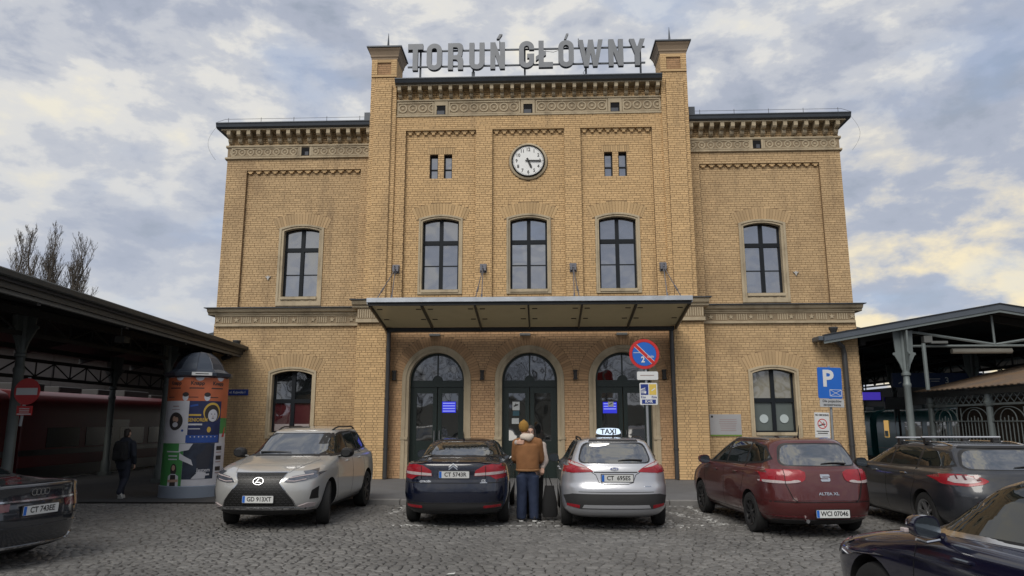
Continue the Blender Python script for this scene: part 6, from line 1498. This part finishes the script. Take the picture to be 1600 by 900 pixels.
# --- navy saloon in the near right corner
nblue = paint('navy_paint', (.006, .006, .020), .14)
c = Car('saloon_car', 'navy blue saloon with chrome window line, nearest at the right edge of the picture', (4.20, -19.44), 97, [
 (.19, -.75, 3.45, .74), (.27, -.98, 3.62, .85), (.40, -1.03, 3.69, .90), (.58, -1.05, 3.71, .915), (.70, -1.03, 3.66, .917), (.79, -1.01, 3.48, .91), (.87, -1.0, 3.15, .897), (.935, -.99, 2.8, .88), (.965, -.97, 2.6, .86), (.985, -.75, 2.46, .815, 1),
 (1.0, -.42, 2.40, .785), (1.03, -.12, 2.33, .77), (1.18, .22, 2.06, .715), (1.34, .58, 1.76, .65), (1.415, .80, 1.50, .585), (1.455, .93, 1.30, .49), (1.475, 1.00, 1.18, .36), (1.483, 1.05, 1.12, .15)], nblue, 2.79, .905, rw=.335, archr=.385, spokes=5)
ol = [(.02, 1.075), (.5, 1.04), (2.16, 1.00), (1.90, 1.18), (1.66, 1.315), (1.40, 1.395), (1.1, 1.42), (.75, 1.39), (.45, 1.29)]
sides(c, ol, [1.02], chrome, pillar=.09, tw=.016); windscreen(c, 1.015, 1.335, .72, .56); rear_glass(c, 1.05, 1.34, .60, .47)
c.mirrors(1.98, 1.05, .885, nblue, .92); c.handle(.78, .89); c.handle(1.72, .87)
for o in c.T.children:
    if o.name.startswith('wing_mirror'):
        sg = 1 if o.location.y > 0 else -1
        m = MB(); m.tube([(-.065, sg*.02, -.078), (-.065, sg*.12, -.092), (-.065, sg*.19, -.070)], .011, 6); m.build('mirror_chrome', chrome, o); m = MB(); m.box(-.01, .05, sg*.195, sg*.228, -.035, -.005); m.build('indicator', clearlens, o, bev=.006)
seams(c, [[(.60, 1.05), (.45, .85), (.42, .6), (.52, .32)], [(1.08, 1.01), (1.12, .28)], [(2.20, .93), (2.24, .6), (2.14, .30)]]); c.strip('left', [(-.7, .80), (.5, .83), (2.6, .80)], .014, 'body_crease', nblue, .008, sym=True)
c.patch('front', [(.42, .62), (.45, .72), (.78, .79), (.92, .80), (.90, .68), (.70, .62)], 'headlight', headlens, .01, sym=True); c.patch('front', [(-.38, .50), (-.38, .70), (.38, .70), (.38, .50)], 'grille', blackp, .01)
c.patch('left', [(3.30, .66), (3.52, .64), (3.40, .76), (3.22, .775)], 'headlight', headlens, .008, sym=True)
# ------------------------------------------------------------------ people
def ell(m, c, r, R=None, nu=14, nv=9):
    i0 = len(m.v); R = R or Matrix.Identity(3)
    for a in range(1, nv):
        th = pi*a/nv
        for b in range(nu): ph = 2*pi*b/nu; p = R @ Vector((r[0]*sin(th)*cos(ph), r[1]*sin(th)*sin(ph), r[2]*cos(th))); m.v.append((c[0]+p.x, c[1]+p.y, c[2]+p.z))
    m.v += [tuple(Vector(c) + R @ Vector((0, 0, r[2]))), tuple(Vector(c) - R @ Vector((0, 0, r[2])))]; t, bt = len(m.v)-2, len(m.v)-1
    for a in range(nv-2):
        for b in range(nu): b2 = (b+1) % nu; m.face((i0+a*nu+b, i0+(a+1)*nu+b, i0+(a+1)*nu+b2, i0+a*nu+b2))
    for b in range(nu): b2 = (b+1) % nu; m.face((t, i0+b, i0+b2)); m.face((bt, i0+(nv-2)*nu+b2, i0+(nv-2)*nu+b))
def limb(m, pts, seg=12, ez=None):
    """tapered limb through (x, y, z, rx[, ry]) joints, rounded ends"""
    for a, b in zip(pts, pts[1:]):
        A, Bv = Vector(a[:3]), Vector(b[:3]); n = max(2, int((Bv-A).length/.03)); ra, rb = a[3], b[3]; sa = a[4]/a[3] if len(a) > 4 else 1; sb = b[4]/b[3] if len(b) > 4 else 1
        d = (Bv-A).normalized(); ux = Vector((1, 0, 0)) - d*d.x; ux = ux.normalized() if ux.length > .2 else Vector((0, 1, 0)).cross(d).normalized(); uy = d.cross(ux); i0 = len(m.v)
        for k in range(n+1):
            t = k/n; r_ = ra + (rb-ra)*t; sy = sa + (sb-sa)*t; p = A.lerp(Bv, t)
            for j in range(seg): q = p + ux*cos(2*pi*j/seg)*r_ + uy*sin(2*pi*j/seg)*r_*sy; m.v.append(tuple(q))
        for k in range(n):
            for j in range(seg): j2 = (j+1) % seg; m.face((i0+k*seg+j, i0+k*seg+j2, i0+(k+1)*seg+j2, i0+(k+1)*seg+j))
        m.face(tuple(i0+j for j in reversed(range(seg)))); m.face(tuple(i0+n*seg+j for j in range(seg)))
        for p, r_, sy in ((A, ra, sa), (Bv, rb, sb)): ell(m, p, (r_*.995, r_*.995*(sy if abs(d.z) > .7 else 1), min(ez or 9, r_*.995)), None, 16, 7)
def fuse(m, name, mat, parent, voxel=.012, it=3, noise=0., sc=1.):
    me = bpy.data.meshes.new(name); me.from_pydata(m.v, [], m.f); bm = bmesh.new(); bm.from_mesh(me); bmesh.ops.recalc_face_normals(bm, faces=bm.faces); bm.to_mesh(me); bm.free()
    o = bpy.data.objects.new(name, me); COL.objects.link(o)
    md = o.modifiers.new('r', 'REMESH'); md.mode = 'VOXEL'; md.voxel_size = voxel
    if it: sm = o.modifiers.new('s', 'SMOOTH'); sm.factor = .5; sm.iterations = it
    dg = bpy.context.evaluated_depsgraph_get(); nm = bpy.data.meshes.new_from_object(o.evaluated_get(dg), depsgraph=dg); o.modifiers.clear(); o.data = nm; nm.name = name
    if noise:
        from mathutils import noise as mn
        for v in nm.vertices:
            f = mn.noise(Vector((v.co.x*7, v.co.y*7, v.co.z*3.2)))*.7 + mn.noise(v.co*13)*.4; v.co += v.normal*f*noise
    nm.materials.clear(); nm.materials.append(mat); nm.shade_smooth(); o.parent = parent; return o
skin = pm('skin', (.50, .30, .22), .55, var=.08, scale=20)
def head(m, c, fy, sc=1., tilt=0.):
    """skull, jaw, nose, ears, lips; fy = +1 looks along +y, -1 along -y"""
    x, y, z = c
    ell(m, (x, y-.012*fy, z+.02), (.074*sc, .092*sc, .095*sc)); ell(m, (x, y+.022*fy, z-.045), (.056*sc, .066*sc, .068*sc)); ell(m, (x, y+.062*fy, z-.088), (.026*sc, .022*sc, .022*sc))
    limb(m, [(x, y+.083*fy, z+.012, .010), (x, y+.102*fy, z-.028, .016)]); ell(m, (x, y+.078*fy, z-.058), (.026, .014, .009)); ell(m, (x, y+.074*fy, z+.022), (.055, .018, .014))
    for s in (-1, 1): ell(m, (x+s*.074*sc, y-.01*fy, z-.008), (.012, .024, .034)); ell(m, (x+s*.036, y+.066*fy, z-.022), (.022, .02, .02))
def hand(m, wrist, d, side, up, r=.011, curl=.5):
    """palm with four unequal bent fingers and a thumb: d along the hand, side towards the thumb, up away from the palm"""
    w, d, s_, u = Vector(wrist), Vector(d).normalized(), Vector(side).normalized(), Vector(up).normalized()
    for k in range(4): limb(m, [(*(w + s_*(k-1.5)*.012), .016), (*(w + d*.075 + s_*(k-1.5)*.019), .013)], 8)
    for k, L in enumerate((.058, .072, .078, .068)):
        b = w + d*.08 + s_*(k-1.5)*.0205; e = (d - u*curl).normalized(); f = (d*.55 - u*(curl+.6)).normalized(); limb(m, [(*b, r*.92), (*(b+e*L*.55), r*.85), (*(b+e*L*.55+f*L*.5), r*.72)], 8)
    b = w + d*.02 + s_*.030; limb(m, [(*b, r*1.15), (*(b + d*.03 + s_*.025 - u*.008), r), (*(b + d*.062 + s_*.030 - u*.02), r*.82)], 8)
def shoe(parent, x, y, z, fy, top, sole, rx=0., L=.27):
    m = MB(); ell(m, (0, .055, .05), (.047, .13, .045)); ell(m, (0, -.04, .07), (.043, .07, .06)); limb(m, [(0, -.045, .06, .042), (0, -.045, .12, .045)]); sh = fuse(m, 'shoe', top, parent, .009, 2)
    m = MB(); m.prism(smooth_poly([(-.045, -.10), (.045, -.10), (.052, .08), (.03, .185), (-.03, .185), (-.052, .08)], 2), lambda u, v, d: (u, v, d), 0, .028); so = m.build('sole', sole, sh, bev=.005)
    sh.location = (x, y, z); sh.rotation_euler = (rx, 0, 0 if fy > 0 else pi); return sh
jean = pm('dark_jeans', (.016, .027, .062), .85, var=.3, scale=9, bump=.3, bscale=60); jack = pm('brown_jacket', (.215, .095, .034), .85, var=.22, scale=6, bump=.3, bscale=80); cream = pm('cream_wool', (.52, .45, .38), .9, var=.12, scale=12, bump=.4, bscale=70); pinkw = pm('pale_pink_jacket', (.40, .34, .305), .8, var=.12, scale=8); mustard = pm('mustard_knit', (.29, .155, .03), .95, var=.2, scale=30, bump=.6, bscale=120)
hairm = pm('dark_hair', (.018, .012, .009), .5, var=.3, scale=40, bump=.4, bscale=140); blackcloth = pm('black_cloth', (.009, .009, .010), .9, var=.3, scale=6); eyew = pm('eye_white', (.6, .58, .56), .3); lipm = pm('lips', (.34, .12, .11), .5); darkshoe = pm('dark_shoe', (.02, .022, .03), .7); whitesole = pm('white_sole', (.62, .62, .60), .6)
# --- man in the brown jacket, seen from behind
P1 = thing('person', 'person in a brown jacket, blue jeans and mustard knit hat, back to us, hugging', 'person', (.10, -9.20, 0))
m = MB(); hx = -.07; head(m, (hx, .06, 1.655), 1); limb(m, [(0, .01, 1.40, .06), (hx*.8, .04, 1.56, .052)]); limb(m, [(0, 0, .95, .15, .10), (0, 0, 1.36, .17, .10)])
for s in (-1, 1): limb(m, [(s*.10, 0, .92, .08), (s*.10, .0, .10, .045)]); limb(m, [(s*.19, .01, 1.38, .05), (s*.255, .12, 1.12, .042), (s*.10, .36, 1.16, .032)]); hand(m, (s*.085, .37, 1.165), (-s*.8, .10, .25), (0, 0, 1), (0, 1, 0))
fuse(m, 'body', skin, P1, .0075, 2)
m = MB(); limb(m, [(0, 0, .93, .215, .168), (0, -.005, 1.15, .218, .16), (0, -.01, 1.36, .212, .135)], 20, .03)
limb(m, [(-.20, -.005, 1.405, .080), (0, -.015, 1.445, .085), (.20, -.005, 1.405, .080)]); limb(m, [(0, -.01, 1.44, .10), (-.02, .0, 1.50, .085)])
for s in (-1, 1): limb(m, [(s*.200, .0, 1.385, .088), (s*.238, .10, 1.11, .075), (s*.23, .14, 1.08, .07), (s*.12, .32, 1.15, .056)])
m2 = MB(); limb(m2, [(0, 0, .89, .222, .172), (0, 0, .93, .225, .172)], 20, .012)
fuse(m, 'jacket', jack, P1, .014, 3, .012); fuse(m2, 'jacket_hem', pm('jacket_hem', (.24, .12, .05), .9, var=.1), P1, .012, 2)
m = MB(); limb(m, [(-.09, -.075, 1.50, .055, .05), (0.02, -.10, 1.49, .07, .055), (.07, -.07, 1.52, .05)]); ell(m, (-.02, -.06, 1.52), (.125, .07, .055)); fuse(m, 'hood', cream, P1, .011, 3, .008)
m = MB(); limb(m, [(-.055, 0, .83, .118, .105), (.055, 0, .83, .118, .105)]); 
for s in (-1, 1): limb(m, [(s*.098, 0, .80, .112, .115), (s*.108, .012, .48, .096, .10), (s*.118, -.005, .055, .090, .100)], 16, .02)
fuse(m, 'trousers', jean, P1, .013, 3, .013)
m = MB(); ell(m, (hx, .045, 1.715), (.092, .108, .095)); limb(m, [(hx, .045, 1.675, .094, .108), (hx, .045, 1.70, .096, .110)], 18); ell(m, (hx, .04, 1.81), (.02, .02, .016)); fuse(m, 'knit_hat', mustard, P1, .010, 2, .004)
for s in (-1, 1): shoe(P1, s*.122, .0, 0, 1, darkshoe, whitesole)
# --- woman facing us over his shoulder
P2 = thing('person', 'dark long-haired person in a pale jacket facing us, arms round the brown jacket', 'person', (.21, -8.80, 0))
m = MB(); wx = -.06; head(m, (wx, -.06, 1.585), -1, .95); limb(m, [(0, -.01, 1.34, .05), (wx*.8, -.04, 1.49, .045)]); limb(m, [(0, 0, .92, .14, .10), (0, 0, 1.30, .15, .09)])
for s in (-1, 1): limb(m, [(s*.085, 0, .90, .08), (s*.085, 0, .10, .042)])
limb(m, [(-.17, 0, 1.33, .045), (-.33, -.22, 1.36, .038), (-.30, -.47, 1.40, .028)]); hand(m, (-.295, -.485, 1.405), (.75, -.35, .05), (0, 0, 1), (0, -1, 0))
limb(m, [(.16, 0, 1.33, .045), (.205, -.10, 1.06, .036), (.155, -.26, .93, .026)]); hand(m, (.165, -.27, .925), (-.1, -.35, -.8), (-.8, -.1, 0), (.3, -1, 0), curl=.9)
fuse(m, 'body', skin, P2, .0075, 2)
m = MB(); limb(m, [(0, 0, .80, .19, .13), (0, 0, 1.05, .185, .13), (0, 0, 1.30, .19, .11)], 18); limb(m, [(-.17, 0, 1.34, .07), (.17, 0, 1.34, .07)])
limb(m, [(-.17, 0, 1.33, .075), (-.335, -.22, 1.37, .068), (-.31, -.44, 1.405, .055)]); limb(m, [(.165, 0, 1.33, .070), (.215, -.10, 1.06, .066), (.165, -.24, .945, .048)]); fuse(m, 'jacket', pinkw, P2, .013, 3, .010)
m = MB()
for s in (-1, 1): limb(m, [(s*.085, 0, .84, .105), (s*.09, 0, .10, .06)], 14)
fuse(m, 'trousers', blackcloth, P2, .013, 3, .006)
m = MB(); ell(m, (wx, -.025, 1.62), (.092, .098, .105)); limb(m, [(wx, .035, 1.60, .085), (wx+.02, .07, 1.30, .10, .05)]); 
for s in (-1, 1): limb(m, [(wx+s*.078, -.04, 1.62, .028), (wx+s*.092, -.055, 1.46, .026), (wx+s*.11, -.05, 1.28, .03)])
hm = fuse(m, 'hair', hairm, P2, .010, 2, .006)
for v in hm.data.vertices:                                # open the hair over the face
    p = v.co
    if p.y < -.085 and abs(p.x-wx) < .056 and p.z < 1.655: p.y = max(p.y, -.062)
for s in (-1, 1):
    m = MB(); ell(m, (0, 0, 0), (.015, .008, .009)); e_ = m.build('eye', eyew, P2, smooth=True); e_.location = (wx+s*.032, -.138, 1.588); m = MB(); ell(m, (0, -.006, 0), (.007, .004, .008)); m.build('iris', hairm, e_, smooth=True)
    m = MB(); limb(m, [(-.018, 0, 0, .0035), (0, -.003, .005, .004), (.018, 0, 0, .0035)], 6); b_ = m.build('eyebrow', hairm, P2); b_.location = (wx+s*.034, -.143, 1.612)
m = MB(); ell(m, (0, 0, 0), (.022, .006, .008)); b_ = m.build('mouth', lipm, P2, smooth=True); b_.location = (wx, -.146, 1.532)
for s in (-1, 1): shoe(P2, s*.09, 0, 0, -1, blackcloth, darkshoe)
# --- her bag
BG = thing('tote_bag', 'large black tote bag hanging beside the jeans of the hugging couple', 'bag', (.50, -9.06, .06))
m = MB()
for k, (z, w, d) in enumerate(((.0, .125, .05), (.06, .145, .07), (.25, .135, .065), (.45, .10, .04), (.56, .085, .015))): m.v += [(w*cos(2*pi*j/16)*(1+.05*sin(3*j+k)), d*sin(2*pi*j/16), z) for j in range(16)]
for k in range(4):
    for j in range(16): j2 = (j+1) % 16; m.face((k*16+j, k*16+j2, (k+1)*16+j2, (k+1)*16+j))
m.face(tuple(reversed(range(16)))); m.face(tuple(64+j for j in range(16))); m.build('bag_body', blackcloth, BG, smooth=radians(50))
for s in (-1, 1): m = MB(); m.tube([(-.06, s*.012, .55), (-.065, s*.015, .70), (-.055, s*.005, .85), (-.01, s*.015, .72), (.05, s*.012, .55)], .010, 6); m.build('strap', blackcloth, BG)
# --- the walker under the left roof
P3 = thing('person', 'person in dark clothes with a black backpack and white shoes, walking away', 'person', (-9.62, -5.55, .004)); P3.scale = (.93, .93, .93)
dnavy = pm('navy_jacket', (.012, .015, .024), .85, var=.25, scale=6); dtrou = pm('dark_trousers', (.014, .017, .030), .85, var=.25, scale=8)
m = MB(); head(m, (0, .05, 1.63), 1); limb(m, [(0, .0, 1.38, .058), (0, .03, 1.53, .05)]); limb(m, [(0, 0, .95, .14, .1), (0, 0, 1.35, .16, .1)])
limb(m, [(-.09, .02, .92, .08), (-.07, .14, .50, .055), (-.06, .10, .10, .045)]); limb(m, [(.09, .0, .92, .08), (.05, .05, .50, .055), (.03, -.16, .16, .045)])
for s in (-1, 1): limb(m, [(s*.20, .0, 1.36, .048), (s*.27, -s*.05, 1.08, .04), (s*.25, .10-s*.05, .86, .03)]); hand(m, (s*.25, .11-s*.05, .845), (0, .2, -1), (-s*.3, 1, 0), (s, 0, 0))
fuse(m, 'body', skin, P3, .0075, 2)
m = MB(); limb(m, [(0, 0, .86, .195, .13), (0, 0, 1.10, .20, .135), (0, 0, 1.34, .205, .12)], 18); limb(m, [(-.19, 0, 1.38, .072), (.19, 0, 1.38, .072)])
for s in (-1, 1): limb(m, [(s*.205, 0, 1.36, .08), (s*.275, -s*.05, 1.08, .07), (s*.255, .09-s*.05, .89, .052)])
fuse(m, 'jacket', dnavy, P3, .014, 3, .012)
m = MB(); limb(m, [(-.09, .02, .90, .11), (-.07, .14, .50, .082), (-.06, .10, .10, .070)], 14); limb(m, [(.09, .0, .90, .11), (.05, .05, .50, .082), (.03, -.15, .17, .070)], 14); fuse(m, 'trousers', dtrou, P3, .013, 3, .012)
m = MB(); ell(m, (0, .035, 1.68), (.082, .098, .075)); limb(m, [(0, .0, 1.62, .07), (0, -.005, 1.58, .06)]); fuse(m, 'hair', hairm, P3, .011, 2, .005)
whiteshoe = pm('white_shoe', (.55, .55, .54), .6)
shoe(P3, -.06, .10, .0, 1, whiteshoe, whitesole); shoe(P3, .03, -.14, .10, 1, whiteshoe, whitesole, radians(-48))
m = MB(); m.prism(round_poly([(-.17, .95), (.17, .95), (.175, 1.25), (.13, 1.42), (-.13, 1.42), (-.175, 1.25)], .06), lambda u, v, d: (u, -.12-d, v), 0, .17); bp_ = m.build('backpack', blackcloth, P3, bev=.03, smooth=radians(50))
m = MB(); m.prism(round_poly([(-.12, 1.0), (.12, 1.0), (.12, 1.18), (-.12, 1.18)], .04), lambda u, v, d: (u, -.291-d, v), 0, .035); m.build('pocket', blackcloth, bp_, bev=.01)
for s in (-1, 1): m = MB(); m.tube([(s*.10, -.13, 1.40), (s*.11, .02, 1.475), (s*.12, .14, 1.36), (s*.15, .15, 1.12), (s*.17, -.10, 1.0)], .02, 6); m.build('strap', blackcloth, bp_)

# ------------------------------------------------------------------ the advertising column
AC = thing('advertising_column', 'round poster column with a dark domed cap and colourful posters', 'advertising column', (-8.32, -4.75, .004))
RA = .70; colblue = pm('column_base', (.20, .235, .29), .55, var=.15); domem = pm('dome_metal', (.055, .068, .092), .35, .4, var=.25, scale=2)
m = MB(); m.lathe([(RA+.035, 0), (RA+.035, .26), (RA+.01, .28), (0, .28)], 48); m.build('base', colblue, AC, smooth=radians(40))
m = MB(); m.lathe([(RA, .28), (RA, 2.87)], 96); m.build('drum', pm('column_paper', (.55, .55, .56), .7, var=.1), AC, smooth=True)
m = MB(); m.lathe([(RA-.02, 2.84), (RA+.10, 2.90), (RA+.11, 2.98), (RA+.02, 3.0), (RA-.10, 3.08), (RA-.17, 3.22), (RA-.30, 3.38), (RA-.48, 3.50), (0, 3.55)], 10); dm = m.build('dome', domem, AC)
for k in range(10):
    a = 2*pi*k/10; m = MB(); m.tube([((RA+.02+.01)*cos(a), (RA+.03)*sin(a), 3.0), ((RA-.09)*cos(a), (RA-.09)*sin(a), 3.085), ((RA-.16)*cos(a), (RA-.16)*sin(a), 3.225), ((RA-.29)*cos(a), (RA-.29)*sin(a), 3.385), ((RA-.47)*cos(a), (RA-.47)*sin(a), 3.505)], .005, 4); m.build('seam', domem, dm)
A0 = atan2(-22.92+4.75, .365+8.32)
def cyl(u, z, r): a = A0 + math.asin(max(-1, min(1, u))); return (r*cos(a), r*sin(a), z)
def cpatch(name, u0, u1, z0, z1, mat, lift, parent=None, n=10):
    a0, a1 = A0+math.asin(max(-1, u0)), A0+math.asin(min(1, u1)); r = RA + lift; m = MB(); n = max(6, int((a1-a0)/.05))
    i = 0; m.v = [(r*cos(a0+(a1-a0)*k/n), r*sin(a0+(a1-a0)*k/n), z) for z in (z0, z1) for k in range(n+1)] + [(RA*cos(a0+(a1-a0)*k/n), RA*sin(a0+(a1-a0)*k/n), z) for z in (z0, z1) for k in range(n+1)]
    for k in range(n): m.face((k, k+1, n+2+k, n+1+k)); m.face((2*n+2+k, 2*n+3+k, k+1, k)); m.face((n+1+k, n+2+k, 3*n+4+k, 3*n+3+k))
    return m.build(name, mat, parent or AC, smooth=radians(40), fix=False)
def cshape(name, u, z, poly, mat, lift, parent, dz=0):
    a = A0 + math.asin(u); r = RA + lift; bm = bmesh.new(); f = bm.faces.new([bm.verts.new((p, q, 0)) for p, q in poly]); bmesh.ops.triangulate(bm, faces=[f]); us = [p for p, q in poly]; kk = int((max(us)-min(us))/.045)
    for q in range(1, kk+1): bmesh.ops.bisect_plane(bm, geom=bm.verts[:]+bm.edges[:]+bm.faces[:], plane_co=(min(us)+(max(us)-min(us))*q/(kk+1), 0, 0), plane_no=(1, 0, 0))
    for v in bm.verts: p, q = v.co.x, v.co.y; v.co = (r*cos(a+p/r), r*sin(a+p/r), z+q)
    me = bpy.data.meshes.new(name); bm.to_mesh(me); bm.free(); me.materials.append(mat); o = bpy.data.objects.new(name, me); COL.objects.link(o); o.parent = parent; return o
def ctext(body, u, z, size, mat, parent, lift=.009, sx=1., bold=0.):
    o = text_obj('lettering', body, size, mat, parent, Matrix.Identity(4), .0005, sx, bold); a = A0 + math.asin(u); r = RA + lift
    for v in o.data.vertices: p, q, w = v.co; v.co = ((r+w)*cos(a+p/r), (r+w)*sin(a+p/r), z+q)
    return o
por = pm('poster_orange', (.46, .12, .05), .6, var=.25, scale=4); pwh = pm('poster_white', (.54, .54, .58), .6, var=.16, scale=5); pnv = pm('poster_navy', (.014, .022, .085), .5, var=.6, scale=5); pgr = pm('poster_green', (.055, .24, .065), .6, var=.15); pdk = pm('poster_dark', (.020, .028, .05), .5, var=.75, scale=7); pink_ = pm('print_dark', (.03, .025, .025), .6); pskin = pm('print_skin', (.42, .27, .20), .6); pgold = pm('print_gold', (.55, .36, .06), .6); pblu = pm('print_blue', (.02, .07, .30), .5)
oval = lambda a, b, n=24: [(a*cos(2*pi*k/n), b*sin(2*pi*k/n)) for k in range(n)]
p_ = cpatch('poster', -1, 1, 2.29, 2.86, por, .004); cpatch('poster', .74, 1, 1.88, 2.30, por, .0035)
for u in (-.75, -.06, .62): ctext('Knapp', u+.02, 2.72, .125, pink_, p_, .007, 1, .004); cshape('print_line', u, 2.60, bar(.17, .014, 0, 0, 0), pink_, .006, p_); cshape('print_line', u-.1, 2.38, bar(.12, .010, 0, 0, 0), pink_, .006, p_)
for u in (-.40, .30): cshape('printed_head', u, 2.385, oval(.072, .095), pwh, .006, p_); cshape('printed_hair', u, 2.445, oval(.078, .055), pink_, .007, p_)
for u in (-.62, .02, .70): cshape('printed_disc', u, 2.86, [(.10*cos(pi+pi*k/12), .08*sin(pi+pi*k/12)) for k in range(13)], pwh, .006, p_)
p_ = cpatch('poster', -1, -.26, 1.28, 2.29, pwh, .005); cshape('printed_oval', -.66, 1.80, oval(.20, .215), pink_, .008, p_); cshape('printed_head', -.70, 1.86, oval(.05, .065), pskin, .010, p_); cshape('printed_head', -.62, 1.84, oval(.045, .06), pskin, .010, p_); cshape('printed_shirt', -.66, 1.72, oval(.08, .06), pwh, .0095, p_)
cshape('print_line', -.68, 2.16, bar(.09, .012, 0, 0, 0), inkgrey, .007, p_); cshape('print_line', -.68, 2.08, bar(.12, .008, 0, 0, 0), inkgrey, .007, p_); cshape('printed_dot', -.42, 1.58, oval(.03, .03, 12), pblu, .007, p_)
p_ = cpatch('poster', -.255, .775, 1.28, 2.29, pnv, .006)
cshape('halo_ring', .50, 2.02, oval(.225, .235, 30), pgold, .0075, p_); cshape('printed_hood', .50, 1.99, oval(.19, .21, 30), pink_, .009, p_); cshape('printed_face', .52, 1.94, oval(.125, .15, 24), pwh, .0105, p_)
for du in (-.05, .05): cshape('printed_eye', .52+du, 1.975, oval(.018, .010, 10), pink_, .012, p_)
cshape('printed_mouth', .52, 1.875, oval(.035, .010, 10), pink_, .012, p_); cshape('printed_nose', .52, 1.925, [(-.012, -.02), (.016, -.02), (.0, .03)], pskin, .012, p_)
ctext('SENIOREM', .045, 1.83, .118, pgold, p_, .010, .82, .003); cshape('print_line', -.06, 1.95, bar(.14, .022, 0, 0, 0), pgold, .010, p_); cshape('print_line', -.03, 1.725, bar(.16, .020, 0, 0, 0), pwh, .010, p_); cshape('print_line', -.05, 1.62, bar(.13, .010, 0, 0, 0), pwh, .009, p_); cshape('print_line', -.10, 2.18, bar(.09, .022, 0, 0, .2), pblu, .009, p_)
cshape('printed_lamp', .42, 1.60, oval(.05, .07, 16), pgold, .009, p_); cshape('blue_foot', .26, 1.38, bar(.40, .09, 0, 0, 0), pblu, .0085, p_)
for k in range(7): cshape('printed_mark', -.15+.13*k, 1.43, oval(.016, .016, 8), pwh, .0105, p_)
p_ = cpatch('poster', .78, 1, 1.50, 1.88, pgr, .005); cshape('printed_red', .90, 1.52, [(-.06, -.1), (.05, -.1), (.10, .16), (.03, .1)], red, .008, p_)
p_ = cpatch('poster', -1, -.335, .28, 1.275, pgr, .006)
for z_ in (1.08, .98, .90): cshape('print_line', -.66, z_, bar(.20 if z_ > 1 else .13, .014, 0, 0, 0), pwh, .009, p_)
cshape('printed_hair', -.60, .66, oval(.085, .14), pink_, .009, p_); cshape('printed_face', -.60, .70, oval(.045, .065), pskin, .0105, p_); cshape('printed_shirt', -.60, .44, [(-.15, -.16), (.15, -.16), (.14, .07), (.06, .12), (-.06, .12), (-.14, .07)], pwh, .0095, p_); cshape('printed_apron', -.60, .44, [(-.08, -.16), (.08, -.16), (.07, .10), (-.07, .10)], pink_, .0105, p_); cshape('printed_arms', -.60, .40, bar(.14, .030, 0, 0, .06), pskin, .012, p_)
p_ = cpatch('poster', -.33, .645, .43, 1.275, pdk, .006)
cshape('snow_shape', .0, .95, [(-.33, .10), (-.2, .02), (-.05, -.06), (.0, -.2), (-.12, -.14), (-.33, -.05)], pwh, .009, p_); cshape('sky_shape', -.24, 1.18, [(-.18, -.10), (.05, -.06), (.14, .09), (-.18, .09)], pwh, .009, p_); cshape('rock_shape', .34, .98, [(-.16, -.3), (.12, -.3), (.2, .2), (.05, .29), (-.05, .1), (-.18, .0)], pm('print_rock', (.03, .032, .045), .6), .010, p_); cshape('snow_shape', .1, .56, [(-.1, -.12), (.22, -.12), (.24, .02), (.06, .06)], pwh, .0085, p_)
ctext('Jestem', .34, .64, .12, pwh, p_, .012, 1, .002); cshape('print_line', .34, .53, bar(.15, .02, 0, 0, .04), pwh, .012, p_)
p_ = cpatch('poster', .65, 1, .40, 1.275, pwh, .005)
for z_ in (1.15, .92, .66): cshape('printed_block', .80, z_, bar(.10, .05, 0, 0, 0), pink_, .008, p_); cshape('print_line', .80, z_-.10, bar(.10, .012, 0, 0, 0), inkgrey, .008, p_)
p_ = cpatch('poster', -.33, .98, .28, .43, pwh, .0045)
lb_ = cpatch('name_strip', -.22, .34, 2.905, 2.985, signwhite, .125); cshape('print_line', .06, 2.945, bar(.15, .010, 0, 0, 0), pink_, .128, lb_)
